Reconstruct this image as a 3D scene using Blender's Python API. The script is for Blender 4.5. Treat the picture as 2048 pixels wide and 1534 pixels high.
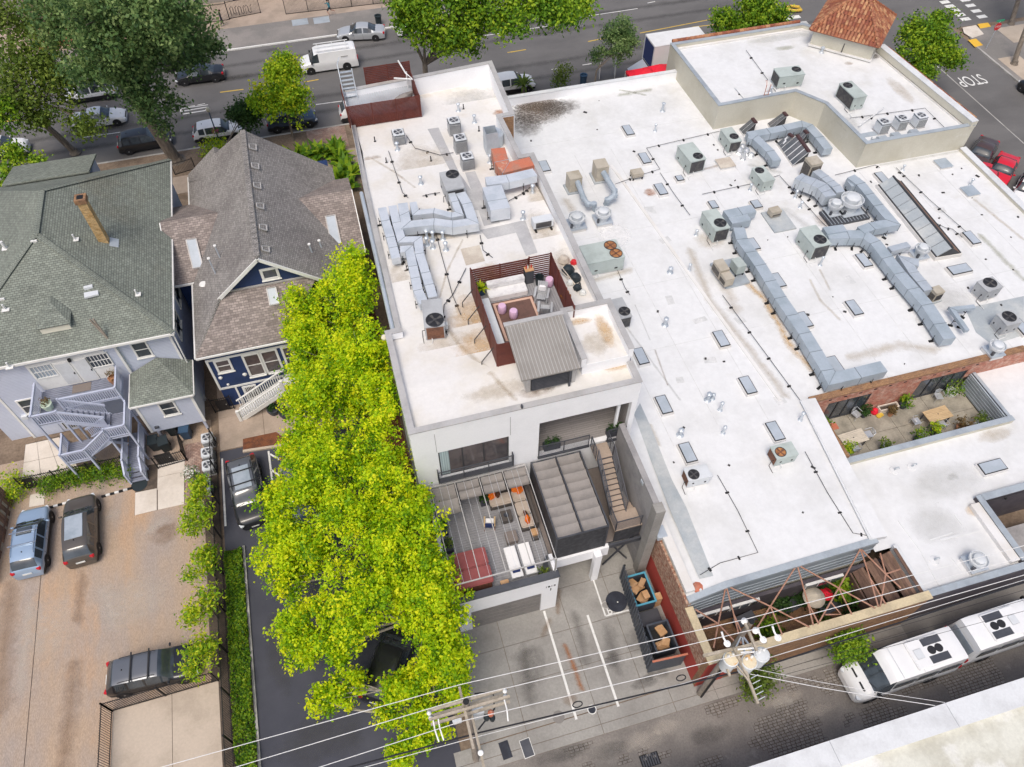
import bpy,bmesh,math,random
import numpy as np
from mathutils import Vector,Matrix
for o in list(bpy.data.objects):bpy.data.objects.remove(o)
random.seed(11);rng=np.random.default_rng(11)
SC=bpy.context.scene;COL=SC.collection
rad=math.radians
# ------------------------------------------------------------------ camera
CAM_H,FPX=42.5,1521.8
_p,_y,_r=rad(53.106),rad(15.76),rad(0.178)
FO=np.array([math.sin(_y)*math.cos(_p),math.cos(_y)*math.cos(_p),-math.sin(_p)])
RI=np.array([math.cos(_y),-math.sin(_y),0.]);UP=np.cross(RI,FO)
RI,UP=RI*math.cos(_r)+UP*math.sin(_r),-RI*math.sin(_r)+UP*math.cos(_r)
cam=bpy.data.cameras.new('camera');camo=bpy.data.objects.new('camera',cam);COL.objects.link(camo)
cam.sensor_width=36;cam.lens=FPX/2048*36;cam.clip_end=2000;cam.clip_start=.5
mw=Matrix(((RI[0],UP[0],-FO[0],0),(RI[1],UP[1],-FO[1],0),(RI[2],UP[2],-FO[2],CAM_H),(0,0,0,1)))
camo.matrix_world=mw;SC.camera=camo
# ------------------------------------------------------------------ sky, sun, exposure (bright overcast)
w=bpy.data.worlds.new('World');SC.world=w;w.use_nodes=True
nt=w.node_tree;nt.nodes.clear()
sky=nt.nodes.new('ShaderNodeTexSky');sky.sky_type='NISHITA';sky.sun_disc=False
SUN_EL,SUN_AZ=62,212
sky.sun_elevation=rad(SUN_EL);sky.sun_rotation=rad(SUN_AZ);sky.air_density=1.0;sky.dust_density=5.0;sky.ozone_density=.6
bg=nt.nodes.new('ShaderNodeBackground');bg.inputs[1].default_value=.15
wo=nt.nodes.new('ShaderNodeOutputWorld')
nt.links.new(sky.outputs[0],bg.inputs[0]);nt.links.new(bg.outputs[0],wo.inputs[0])
sd=bpy.data.lights.new('sun','SUN');sd.energy=1.5;sd.angle=rad(26);sd.color=(1,.95,.87)
so=bpy.data.objects.new('sun',sd);COL.objects.link(so)
_a,_e=rad(SUN_AZ),rad(SUN_EL)
so.rotation_euler=Vector((math.sin(_a)*math.cos(_e),math.cos(_a)*math.cos(_e),math.sin(_e))).to_track_quat('Z','Y').to_euler()
SC.view_settings.view_transform='Standard';SC.view_settings.look='None'
SC.view_settings.gamma=1;SC.view_settings.exposure=.04
# ------------------------------------------------------------------ picture point -> place helpers
def ray(x,y):return FO*FPX+RI*(x-1024)+UP*(767-y)
def P(x,y,z=0.):
 d=ray(x,y);t=(CAM_H-z)/-d[2];return Vector((d[0]*t,d[1]*t,z))
def PY(x,y,Y):
 d=ray(x,y);t=Y/d[1];return Vector((d[0]*t,Y,CAM_H+d[2]*t))
def PX(x,y,X):
 d=ray(x,y);t=X/d[0];return Vector((X,d[1]*t,CAM_H+d[2]*t))
def V(*a):return Vector(a)
# ------------------------------------------------------------------ materials
MT={}
def _n(t,ty,**k):
 n=t.nodes.new(ty)
 for a,b in k.items():setattr(n,a,b)
 return n
def mat(name,c,rough=.6,c2=None,scale=.6,lo=.45,hi=.62,amt=1.,fine=.12,fscale=9.,bump=0.,bscale=30.,metal=0.,stretch=(1,1,1),spec=.4,pattern=None,trans=0.,alpha=1.,c3=None,s3=.2,lo3=.6,hi3=.75,emit=None):
 """procedural paint/stone/soil: base colour, blotches of c2 and c3, fine grain, fine relief and an optional course pattern"""
 m=bpy.data.materials.new(name);MT[name] =m;m.use_nodes=True;t=m.node_tree;t.nodes.clear()
 out=_n(t,'ShaderNodeOutputMaterial');b=_n(t,'ShaderNodeBsdfPrincipled');L=t.links.new
 L(b.outputs[0],out.inputs[0])
 b.inputs['Roughness'].default_value=rough;b.inputs['Metallic'].default_value=metal
 b.inputs['Specular IOR Level'].default_value=spec
 if trans:b.inputs['Transmission Weight'].default_value=trans
 geo=_n(t,'ShaderNodeNewGeometry');mp=_n(t,'ShaderNodeMapping');mp.inputs['Scale'].default_value=stretch
 L(geo.outputs['Position'],mp.inputs[0]);co=mp.outputs[0]
 col=None
 def noise(s,det=5,ro=.6):
  n=_n(t,'ShaderNodeTexNoise');n.inputs['Scale'].default_value=s;n.inputs['Detail'].default_value=det;n.inputs['Roughness'].default_value=ro
  L(co,n.inputs['Vector']);return n.outputs['Fac']
 def mix(fac,A,B,mode='MIX'):
  x=_n(t,'ShaderNodeMix',data_type='RGBA',blend_type=mode)
  if isinstance(fac,(int,float)):x.inputs['Factor'].default_value=fac
  else:L(fac,x.inputs['Factor'])
  for k,q in ((6,A),(7,B)):
   if isinstance(q,tuple):x.inputs[k].default_value=(*q[:3],1)
   else:L(q,x.inputs[k])
  return x.outputs[2]
 def rng_(f,lo,hi,a=0.,bb=1.):
  r=_n(t,'ShaderNodeMapRange');r.inputs['From Min'].default_value=lo;r.inputs['From Max'].default_value=hi
  r.inputs['To Min'].default_value=a;r.inputs['To Max'].default_value=bb;L(f,r.inputs[0]);return r.outputs[0]
 col=tuple(c);hgt=None
 if c2 is not None:col=mix(rng_(noise(scale),lo,hi,0,amt),col,tuple(c2))
 if c3 is not None:col=mix(rng_(noise(s3,6,.65),lo3,hi3),col,tuple(c3))
 if pattern:
  uv=_n(t,'ShaderNodeUVMap');br=_n(t,'ShaderNodeTexBrick');L(uv.outputs[0],br.inputs['Vector'])
  br.inputs['Scale'].default_value=1
  bw,bh,mort,mc,dv,off=pattern
  br.inputs['Brick Width'].default_value=bw;br.inputs['Row Height'].default_value=bh;br.inputs['Mortar Size'].default_value=mort
  br.inputs['Mortar Smooth'].default_value=.3;br.inputs['Bias'].default_value=0;br.offset=off
  br.inputs['Color1'].default_value=(1-dv,1-dv,1-dv,1);br.inputs['Color2'].default_value=(1+dv,1+dv,1+dv,1);br.inputs['Mortar'].default_value=(*mc,1)
  col=mix(1.,col,br.outputs['Color'],'MULTIPLY')
  inv=_n(t,'ShaderNodeMath',operation='SUBTRACT');inv.inputs[0].default_value=1;L(br.outputs['Fac'],inv.inputs[1]);hgt=inv.outputs[0]
 if fine:col=mix(1.,col,rng_cc(t,noise(fscale,6,.7),fine,L,mix),'MULTIPLY')
 if isinstance(col,tuple):b.inputs['Base Color'].default_value=(*col[:3],1)
 else:L(col,b.inputs['Base Color'])
 if bump or hgt:
  bp=_n(t,'ShaderNodeBump');bp.inputs['Strength'].default_value=bump or .5;bp.inputs['Distance'].default_value=.02
  if hgt:L(hgt,bp.inputs['Height'])
  else:L(noise(bscale,4),bp.inputs['Height'])
  L(bp.outputs[0],b.inputs['Normal'])
 if alpha < 1:b.inputs['Alpha'].default_value=alpha
 if emit:b.inputs['Emission Color'].default_value=(*emit[:3],1);b.inputs['Emission Strength'].default_value=emit[3]
 return m
def rng_cc(t,f,a,L,mix):
 r=_n(t,'ShaderNodeMapRange');r.inputs['From Min'].default_value=.3;r.inputs['From Max'].default_value=.7
 r.inputs['To Min'].default_value=1-a;r.inputs['To Max'].default_value=1+a;L(f,r.inputs[0]);return r.outputs[0]
def s2l(r,g,b):
 f=lambda u:(u/255/12.92 if u < 10.3 else ((u/255+.055)/1.055)**2.4);return (f(r),f(g),f(b))
# ------------------------------------------------------------------ mesh builder
ORG={}
class M:
 def __init__(s):s.v=[];s.f=[]
 def add(s,vs,fs):
  k=len(s.v);s.v += [tuple(v) for v in vs];s.f += [tuple(i+k for i in f) for f in fs];return s
 def hexa(s,b,t):
  return s.add(list(b)+list(t),[(3,2,1,0),(4,5,6,7),(0,1,5,4),(1,2,6,5),(2,3,7,6),(3,0,4,7)])
 def box(s,x0,x1,y0,y1,z0,z1):
  return s.hexa([(x0,y0,z0),(x1,y0,z0),(x1,y1,z0),(x0,y1,z0)],[(x0,y0,z1),(x1,y0,z1),(x1,y1,z1),(x0,y1,z1)])
 def obox(s,cx,cy,z0,sx,sy,sz,rz=0.):
  c,n=math.cos(rz),math.sin(rz);q=[]
  for a,b in ((-1,-1),(1,-1),(1,1),(-1,1)):
   x,y=a*sx/2,b*sy/2;q.append((cx+x*c-y*n,cy+x*n+y*c))
  return s.hexa([(x,y,z0) for x,y in q],[(x,y,z0+sz) for x,y in q])
 def prism(s,pts,z0,z1):
  n=len(pts);a=sum(pts[i][0]*pts[(i+1) % n][1]-pts[(i+1) % n][0]*pts[i][1] for i in range(n))
  if a < 0:pts=list(pts)[::-1]
  vs=[(p[0],p[1],z0) for p in pts]+[(p[0],p[1],z1) for p in pts]
  return s.add(vs,[tuple(range(n-1,-1,-1)),tuple(range(n,2*n))]+[(i,(i+1) % n,n+(i+1) % n,n+i) for i in range(n)])
 def poly(s,*pts):return s.add(pts,[tuple(range(len(pts)))])
 def slab(s,pts,th):
  """flat piece of any tilt with thickness th below it"""
  pts=[Vector(p) for p in pts];n=(pts[1]-pts[0]).cross(pts[2]-pts[0]).normalized()
  if n.z < 0:pts=pts[::-1];n=-n
  k=len(pts);lo=[p-n*th for p in pts]
  return s.add(lo+pts,[tuple(range(k-1,-1,-1)),tuple(range(k,2*k))]+[(i,(i+1) % k,k+(i+1) % k,k+i) for i in range(k)])
 def cyl(s,a,b,r0,r1=None,n=12,caps=True):
  r1=r0 if r1 is None else r1;a=Vector(a);b=Vector(b);d=(b-a).normalized()
  u=d.orthogonal().normalized();w=d.cross(u)
  vs=[]
  for p,r in ((a,r0),(b,r1)):
   for i in range(n):
    t=2*math.pi*i/n;vs.append(p+u*math.cos(t)*r+w*math.sin(t)*r)
  fs=[(i,(i+1) % n,n+(i+1) % n,n+i) for i in range(n)]
  if caps:fs += [tuple(range(n-1,-1,-1)),tuple(range(n,2*n))]
  return s.add(vs,fs)
 def tube(s,pts,r,n=6):
  pts=[Vector(p) for p in pts];vs=[];k=len(pts);u=None
  for i,p in enumerate(pts):
   d=(pts[min(i+1,k-1)]-pts[max(i-1,0)]).normalized()
   u=d.orthogonal().normalized() if u is None else (u-d*u.dot(d)).normalized()
   w=d.cross(u);rr=r[i] if isinstance(r,(list,tuple)) else r
   for j in range(n):
    t=2*math.pi*j/n;vs.append(p+u*math.cos(t)*rr+w*math.sin(t)*rr)
  fs=[(i*n+j,i*n+(j+1) % n,(i+1)*n+(j+1) % n,(i+1)*n+j) for i in range(k-1) for j in range(n)]
  fs += [tuple(range(n-1,-1,-1)),tuple(range((k-1)*n,k*n))]
  return s.add(vs,fs)
 def lathe(s,cx,cy,z0,prof,n=20):
  vs=[];k=len(prof)
  for r,z in prof:
   for j in range(n):
    t=2*math.pi*j/n;vs.append((cx+r*math.cos(t),cy+r*math.sin(t),z0+z))
  fs=[(i*n+j,i*n+(j+1) % n,(i+1)*n+(j+1) % n,(i+1)*n+j) for i in range(k-1) for j in range(n)]
  fs += [tuple(range(n-1,-1,-1)),tuple(range((k-1)*n,k*n))]
  return s.add(vs,fs)
 def bar(s,a,b,w_,h):
  """rectangular bar from a to b, width w_ (sideways) and height h"""
  a=Vector(a);b=Vector(b);d=(b-a).normalized();u=d.cross(V(0,0,1))
  u=V(1,0,0) if u.length < 1e-4 else u.normalized();w=u.cross(d)
  q=[-u*w_/2-w*h/2,u*w_/2-w*h/2,u*w_/2+w*h/2,-u*w_/2+w*h/2]
  return s.add([a+x for x in q]+[b+x for x in q],[(3,2,1,0),(4,5,6,7),(0,1,5,4),(1,2,6,5),(2,3,7,6),(3,0,4,7)])
 def mesh(s,name,org=(0,0,0),smooth=False,bevel=0.):
  me=bpy.data.meshes.new(name);o=Vector(org)
  me.from_pydata([tuple(Vector(v)-o) for v in s.v],[],s.f);me.update()
  if bevel:
   bm=bmesh.new();bm.from_mesh(me)
   bmesh.ops.bevel(bm,geom=[e for e in bm.edges if len(e.link_faces) == 2 and e.calc_face_angle(0) > .5],offset=bevel,segments=2,affect='EDGES',clamp_overlap=True)
   bm.to_mesh(me);bm.free()
  uvs(me)
  if smooth:
   me.polygons.foreach_set('use_smooth',[True]*len(me.polygons));me.set_sharp_from_angle(angle=rad(35))
  return me
 def build(s,name,m,parent=None,smooth=False,bevel=0.):
  org=ORG.get(parent.name,V(0,0,0)) if parent else V(0,0,0)
  me=s.mesh(name,org,smooth,bevel)
  me.materials.append(MT[m] if isinstance(m,str) else m)
  o=bpy.data.objects.new(name,me);COL.objects.link(o)
  if parent:o.parent=parent
  ORG[o.name] =org;return o
def uvs(me):
 n=len(me.polygons)
 if not n:return
 lay=me.uv_layers.new(name='UVMap')
 co=np.empty(len(me.vertices)*3,np.float32);me.vertices.foreach_get('co',co);co=co.reshape(-1,3)
 nr=np.empty(n*3,np.float32);me.polygons.foreach_get('normal',nr);nr=nr.reshape(-1,3)
 lv=np.empty(len(me.loops),np.int32);me.loops.foreach_get('vertex_index',lv)
 lt=np.empty(n,np.int32);me.polygons.foreach_get('loop_total',lt)
 fi=np.repeat(np.arange(n),lt);N=nr[fi]
 u=np.stack([-N[:,1],N[:,0],np.zeros(len(N))],1);ln=np.linalg.norm(u,axis=1)
 u[ln < 1e-3] =(1,0,0);ln[ln < 1e-3] =1;u /= ln[:,None]
 v=np.cross(N,u);q=co[lv]
 uv=np.stack([(q*u).sum(1),(q*v).sum(1)],1).astype(np.float32);lay.data.foreach_set('uv',uv.ravel())
def tag(o,label=None,cat=None,group=None,kind=None):
 if label:o['label'] =label
 if cat:o['category'] =cat
 if group:o['group'] =group
 if kind:o['kind'] =kind
 return o
def thing(name,label,cat,loc=(0,0,0),group=None,rz=0.,local=False):
 o=bpy.data.objects.new(name,None);o.empty_display_size=.3;COL.objects.link(o);o.location=loc;o.rotation_euler=(0,0,rz)
 ORG[o.name] =V(0,0,0) if local else Vector(loc);return tag(o,label,cat,group)
def piece(name,me,loc,parent=None,rot=(0,0,0),scale=None):
 o=bpy.data.objects.new(name,me);COL.objects.link(o)
 o.location=Vector(loc)-(ORG.get(parent.name,V(0,0,0)) if parent else V(0,0,0));o.rotation_euler=rot
 if scale:o.scale=scale
 if parent:o.parent=parent
 return o
def clone(root,loc,rz=0.,label=None,group=None,parent=None,top=True):
 c=root.copy();COL.objects.link(c)
 if top:
  c.location=loc;c.rotation_euler=(0,0,rz)
  if label:c['label'] =label
  if group:c['group'] =group
 else:c.parent=parent
 for ch in root.children:clone(ch,None,parent=c,top=False)
 return c
def struct(name,mb,m):return tag(mb.build(name,m),kind='structure')
def lerp(a,b,t):return a+(b-a)*t
# ------------------------------------------------------------------ material library
mat('soil',(.22,.165,.12),.95,(.15,.11,.08),.5,fine=.3,fscale=6,bump=.4)
mat('asphalt',(.15,.146,.145),.9,(.115,.112,.112),.25,.4,.65,fine=.1,fscale=20,bump=.15,bscale=60,c3=(.19,.182,.175),s3=.12,stretch=(.5,1,1))
mat('asphalt_new',(.052,.055,.072),.85,(.07,.073,.092),.35,.4,.7,fine=.12,fscale=30,bump=.15,bscale=80)
mat('alley_asphalt',(.24,.22,.2),.92,(.17,.155,.145),.35,.4,.65,fine=.2,fscale=12,bump=.25,bscale=25,c3=(.3,.29,.27),s3=.5,lo3=.62,hi3=.72)
mat('sett_stone',(.2,.185,.17),.85,(.27,.25,.23),3.,fine=.3,fscale=14)
mat('gravel',(.41,.305,.22),.95,(.35,.29,.25),.35,.35,.65,fine=.28,fscale=16,bump=.6,bscale=22,c3=(.46,.3,.185),s3=.16,lo3=.52,hi3=.68,stretch=(1.6,.5,1))
mat('concrete',(.33,.32,.3),.85,(.25,.24,.225),.4,.4,.68,fine=.12,fscale=9,bump=.08,c3=(.36,.29,.22),s3=.35,lo3=.66,hi3=.8)
mat('concrete_warm',(.5,.42,.34),.85,(.42,.35,.28),.4,fine=.08,fscale=9)
mat('concrete_pale',(.66,.6,.53),.85,(.56,.5,.43),.5,fine=.07,fscale=9)
mat('concrete_tan',(.4,.32,.26),.85,(.32,.26,.21),.5,fine=.1)
mat('walk_grey',(.2,.19,.18),.9,(.26,.24,.225),.3,fine=.12)
mat('kerb',(.42,.41,.39),.8,(.3,.29,.27),.6,fine=.15)
mat('kerb_white',(.75,.75,.73),.7,(.4,.39,.37),1.2,.58,.7,fine=.1)
mat('paver_red',(.32,.21,.17),.9,(.4,.3,.25),1.5,pattern=(.24,.12,.012,(.45,.42,.4),.18,.5),fine=.15)
mat('mulch',(.2,.075,.035),.95,(.12,.05,.03),3.,fine=.35,fscale=25,bump=.8,bscale=40)
mat('mulch_dark',(.11,.085,.065),.95,(.07,.055,.045),2.,fine=.35,fscale=20,bump=.6,bscale=30)
mat('paint_white',(.72,.72,.7),.6,(.45,.45,.44),2.5,.55,.75,fine=.08)
mat('paint_yellow',(.62,.42,.06),.6,(.3,.24,.1),2.5,.55,.75,fine=.08)
mat('paint_ramp',(.75,.45,.05),.7,fine=.1)
mat('membrane',(.70,.71,.72),.55,(.60,.605,.6),.22,.48,.72,fine=.06,fscale=2.2,bump=.22,bscale=1.6,c3=(.53,.52,.47),s3=.13,lo3=.6,hi3=.8,spec=.3)
mat('membrane_main',(.715,.705,.69),.55,(.645,.615,.555),.3,.48,.7,fine=.05,fscale=4,bump=.12,bscale=2.5,c3=(.58,.51,.41),s3=.16,lo3=.6,hi3=.76,spec=.3)
mat('membrane_clean',(.72,.715,.71),.55,(.66,.64,.61),.3,fine=.03,bump=.06,bscale=3,spec=.3)
mat('membrane_stain',(.75,.62,.47),.6,(.83,.74,.64),.6,.4,.65,fine=.08,fscale=6,c3=(.62,.42,.24),s3=.7,lo3=.6,hi3=.72,stretch=(.6,1.6,1))
mat('membrane_old',(.64,.64,.57),.7,(.5,.49,.42),.5,.42,.62,fine=.1,fscale=5,bump=.2,bscale=6,c3=(.7,.7,.67),s3=.3,lo3=.5,hi3=.6)
mat('walk_pad',(.42,.42,.43),.8,(.5,.5,.5),.7,fine=.1)
mat('patch_grey',(.36,.4,.43),.7,(.5,.52,.52),.5,.45,.65,fine=.08,c3=(.28,.3,.32),s3=.4)
mat('patch_tan',(.5,.44,.37),.8,(.6,.55,.47),1.,fine=.1)
mat('stain_rust',(.52,.38,.24),.8,(.72,.64,.5),1.3,.42,.6,fine=.12)
mat('stain_pond',(.6,.58,.48),.8,(.72,.7,.62),1.,fine=.1)
mat('leaf_litter',(.13,.1,.075),.95,(.22,.15,.1),4.,fine=.3)
mat('coping',(.5,.49,.48),.5,(.42,.41,.4),.8,fine=.06,metal=.2)
mat('coping_blue',(.42,.47,.51),.5,(.34,.38,.42),.8,fine=.06,metal=.2)
mat('coping_white',(.66,.68,.7),.5,(.57,.585,.6),.7,fine=.06)
mat('stucco_white',(.86,.87,.89),.8,(.82,.83,.85),.6,fine=.03,bump=.05)
mat('stucco_cream',(.56,.54,.46),.85,(.48,.455,.37),.35,.45,.7,fine=.06,c3=(.62,.61,.56),s3=.6)
mat('stucco_grey',(.34,.33,.33),.85,(.25,.245,.25),.6,fine=.1)
mat('stucco_dark',(.07,.062,.075),.8,(.1,.09,.1),.7,fine=.1)
mat('soffit',(.3,.28,.27),.7,pattern=(3.,.14,.01,(.6,.6,.6),.08,.5),fine=.08)
mat('brick_red',(.4,.16,.11),.9,(.5,.3,.23),2.,pattern=(.21,.07,.012,(1.3,1.5,1.6),.25,.5),fine=.2)
mat('brick_brown',(.33,.19,.1),.9,(.26,.15,.09),2.,pattern=(.21,.07,.01,(.7,.7,.75),.2,.5),fine=.2)
mat('brick_mixed',(.3,.13,.085),.95,(.46,.31,.23),5.,.4,.6,pattern=(.21,.07,.012,(1.,1.1,1.1),.3,.5),fine=.3,fscale=14)
mat('red_paint_wall',(.42,.06,.045),.8,(.34,.05,.04),.6,fine=.06)
mat('coping_cream',(.62,.52,.34),.85,(.5,.42,.28),1.,fine=.12)
mat('metal_siding',(.3,.345,.38),.5,(.25,.29,.32),.6,metal=.25,fine=.05)
mat('shingle_green',(.235,.26,.225),.95,(.185,.205,.18),.22,.4,.68,pattern=(.24,.14,.016,(.5,.5,.5),.16,.5),fine=.2,fscale=4,c3=(.19,.19,.15),s3=.12,bump=.6)
mat('shingle_grey',(.29,.275,.262),.95,(.235,.22,.212),.3,pattern=(.21,.125,.016,(.5,.5,.5),.2,.5),fine=.2,fscale=6,bump=.6)
mat('shingle_brown',(.285,.245,.225),.95,(.235,.2,.185),.6,pattern=(.3,.16,.016,(.6,.6,.6),.26,.5),fine=.22,fscale=6,bump=.6)
mat('siding_pale',(.57,.615,.73),.7,(.53,.575,.69),.5,pattern=(50.,.13,.012,(.75,.75,.78),.01,0.),fine=.03)
mat('siding_navy',(.022,.05,.155),.55,(.017,.04,.12),.5,pattern=(50.,.11,.012,(.55,.55,.6),.01,0.),fine=.05)
mat('navy_plain',(.02,.042,.12),.6,fine=.05)
mat('wood_pale',(.5,.54,.66),.6,(.45,.49,.61),.8,fine=.04)
mat('floor_bluegrey',(.24,.26,.33),.7,(.2,.22,.28),.8,pattern=(40,.14,.012,(.5,.5,.5),.04,0.),fine=.06)
mat('trim_white',(.78,.78,.76),.55,(.7,.7,.68),1.,fine=.03)
mat('trim_cream',(.72,.7,.6),.6,fine=.04)
mat('glass',(.05,.06,.075),.08,(.09,.1,.12),.6,spec=.8,fine=0)
mat('glass_brown',(.12,.1,.1),.1,(.06,.055,.06),.7,spec=.8,fine=0)
mat('glass_pale',(.36,.41,.47),.12,(.28,.33,.38),.9,spec=.8,fine=.03)
mat('skylight_grey',(.44,.49,.55),.3,(.38,.43,.48),.8,fine=.04,spec=.5)
mat('skylight_dark',(.09,.1,.11),.2,(.14,.14,.15),.8,fine=.05,spec=.7)
mat('frame_dark',(.045,.047,.052),.5,fine=.06)
mat('iron',(.012,.012,.014),.5,fine=0)
mat('steel_dark',(.075,.08,.095),.5,(.1,.105,.12),1.,metal=.3,fine=.06)
mat('galv',(.55,.6,.65),.42,(.47,.52,.57),.9,metal=.35,fine=.06)
mat('galv_bright',(.68,.72,.77),.4,(.58,.63,.68),.9,metal=.3,fine=.05)
mat('duct_painted',(.39,.45,.51),.5,(.33,.39,.44),.7,fine=.06,metal=.1)
mat('hvac_green',(.45,.51,.49),.55,(.38,.43,.41),.8,fine=.05)
mat('hvac_grey',(.42,.435,.45),.5,(.36,.37,.385),.8,fine=.05)
mat('hvac_beige',(.46,.42,.35),.6,(.37,.33,.26),.8,fine=.06)
mat('hvac_light',(.62,.65,.68),.5,(.55,.58,.6),.8,fine=.04)
mat('coil_dark',(.055,.055,.06),.7,(.1,.095,.09),3.,fine=.2,fscale=30)
mat('coil_rust',(.19,.085,.05),.8,(.12,.06,.04),3.,fine=.25)
mat('fan_dark',(.02,.02,.024),.6,fine=0)
mat('fan_copper',(.42,.19,.07),.6,(.25,.11,.05),3.,fine=.2)
mat('rust_duct',(.52,.17,.1),.7,(.42,.2,.14),1.5,fine=.1,c3=(.5,.4,.32),s3=1.6,lo3=.63,hi3=.7)
mat('pipe_dark',(.05,.048,.05),.7,fine=.1)
mat('pipe_white',(.72,.73,.73),.5,fine=.05)
mat('rubber',(.015,.015,.017),.8,fine=.05)
mat('wood_red',(.135,.034,.024),.65,(.1,.026,.02),1.5,fine=.12,fscale=12)
mat('deck_grey',(.3,.3,.315),.75,(.25,.25,.262),.8,fine=.08,stretch=(4,.5,1))
mat('deck_brown',(.2,.17,.155),.8,fine=.1)
mat('panel_silver',(.55,.57,.6),.35,(.48,.5,.53),.8,metal=.4,fine=.04)
mat('roof_taupe',(.3,.285,.265),.5,(.27,.255,.235),.8,metal=.2,fine=.04)
mat('rug_brown',(.15,.085,.07),.95,(.12,.07,.058),3.,fine=.12,fscale=30)
mat('rug_tan',(.6,.4,.31),.95,fine=.08)
mat('fabric_taupe',(.27,.25,.235),.95,(.225,.21,.2),1.1,fine=.08,fscale=16,bump=.15)
mat('cushion_tan',(.48,.41,.35),.95,(.42,.36,.3),1.5,fine=.08)
mat('cushion_orange',(.85,.2,.015),.9,(.7,.15,.015),3.,fine=.1)
mat('cushion_brown',(.11,.045,.025),.9,fine=.1)
mat('wicker',(.085,.075,.07),.8,fine=.25,fscale=40)
mat('spa_red',(.31,.085,.085),.6,(.26,.07,.07),.9,fine=.05)
mat('spa_wood',(.16,.065,.04),.7,fine=.15)
mat('cushion_white',(.82,.82,.83),.85,fine=.03)
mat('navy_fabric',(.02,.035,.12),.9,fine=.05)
mat('pink_plastic',(.68,.46,.64),.5,fine=.03)
mat('marble',(.72,.72,.72),.4,(.58,.57,.58),1.3,.5,.6,fine=.02)
mat('teak',(.56,.41,.23),.7,(.48,.34,.19),2.,fine=.1,stretch=(1,4,1))
mat('teak_pale',(.6,.54,.44),.75,(.5,.45,.37),2.,fine=.1,stretch=(1,4,1))
mat('alu',(.66,.68,.7),.35,metal=.6,fine=.03)
mat('terracotta_pot',(.4,.2,.11),.85,fine=.1)
mat('pot_dark',(.05,.055,.07),.7,fine=.1)
mat('pot_white',(.7,.72,.7),.6,fine=.05)
mat('pot_mint',(.62,.74,.6),.6,fine=.04)
mat('plastic_dark',(.02,.03,.035),.5,fine=.05)
mat('plastic_blue',(.03,.07,.13),.5,fine=.05)
mat('cardboard',(.47,.28,.14),.9,(.55,.35,.2),2.,fine=.1)
mat('dumpster',(.045,.06,.085),.6,(.07,.08,.1),1.5,fine=.15)
mat('dumpster_blue',(.08,.32,.45),.6,fine=.1)
mat('corrugated_dark',(.07,.085,.11),.5,(.09,.105,.13),.8,metal=.2,fine=.06)
mat('wood_pole',(.3,.26,.22),.9,(.22,.19,.16),2.,fine=.2,stretch=(3,3,.4))
mat('wood_arm',(.42,.37,.3),.9,(.32,.28,.22),2.,fine=.2)
mat('wood_old',(.17,.105,.08),.9,(.11,.07,.055),2.,fine=.25,fscale=14,stretch=(3,.4,1))
mat('wood_old_b',(.24,.15,.11),.9,(.16,.1,.07),2.,fine=.25,fscale=14,stretch=(3,.4,1))
mat('truss_rust',(.4,.22,.155),.7,(.32,.16,.1),2.,fine=.15)
mat('insulator',(.82,.83,.83),.35,fine=.03)
mat('tank_grey',(.6,.63,.65),.5,(.52,.55,.56),1.,fine=.05)
mat('tank_lid',(.66,.58,.42),.8,(.62,.4,.2),2.5,.5,.6,fine=.08)
mat('wire_white',(.7,.7,.7),.5,fine=0)
mat('wire_black',(.02,.02,.025),.6,fine=0)
for i,c in enumerate(((.33,.12,.06),(.42,.19,.1),(.27,.09,.055),(.5,.27,.14),(.36,.15,.085))):mat('clay_tile_%d' % i,c,.85,(c[0]*.7,c[1]*.7,c[2]*.75),4.,fine=.2)
mat('bark',(.2,.17,.14),.95,(.13,.11,.09),2.5,fine=.3,fscale=10,stretch=(2,2,.5),bump=.6,bscale=10)
mat('bark_pale',(.36,.33,.28),.95,(.26,.23,.2),2.5,fine=.25,fscale=10,stretch=(2,2,.5))
mat('sign_red',(.55,.02,.03),.5,fine=.03)
mat('sign_green',(.03,.3,.16),.5,fine=.03)
mat('tent_red',(.75,.015,.04),.7,(.62,.012,.03),1.,fine=.04)
mat('black_cast',(.02,.023,.035),.6,(.03,.035,.05),2.,fine=.1)
mat('skin',(.5,.3,.22),.6,fine=.03)
mat('cloth_teal',(.05,.2,.25),.9,fine=.08)
mat('cloth_dark',(.03,.03,.04),.9,fine=.08)
mat('hair_brown',(.06,.035,.02),.8,fine=.1)
mat('flower_white',(.85,.85,.8),.8,fine=.05)
mat('wall_far',(.3,.28,.25),.85,fine=.06)
mat('lamp_globe',(.7,.66,.5),.4,fine=.03)
mat('duct_seam',(.2,.235,.265),.5,fine=.06)
mat('galv_seam',(.36,.4,.44),.45,metal=.3,fine=.05)
mat('cap_maroon',(.075,.04,.042),.6,fine=.12)
mat('seam_grey',(.56,.57,.57),.6,(.68,.68,.68),1.5,fine=.1)
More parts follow.
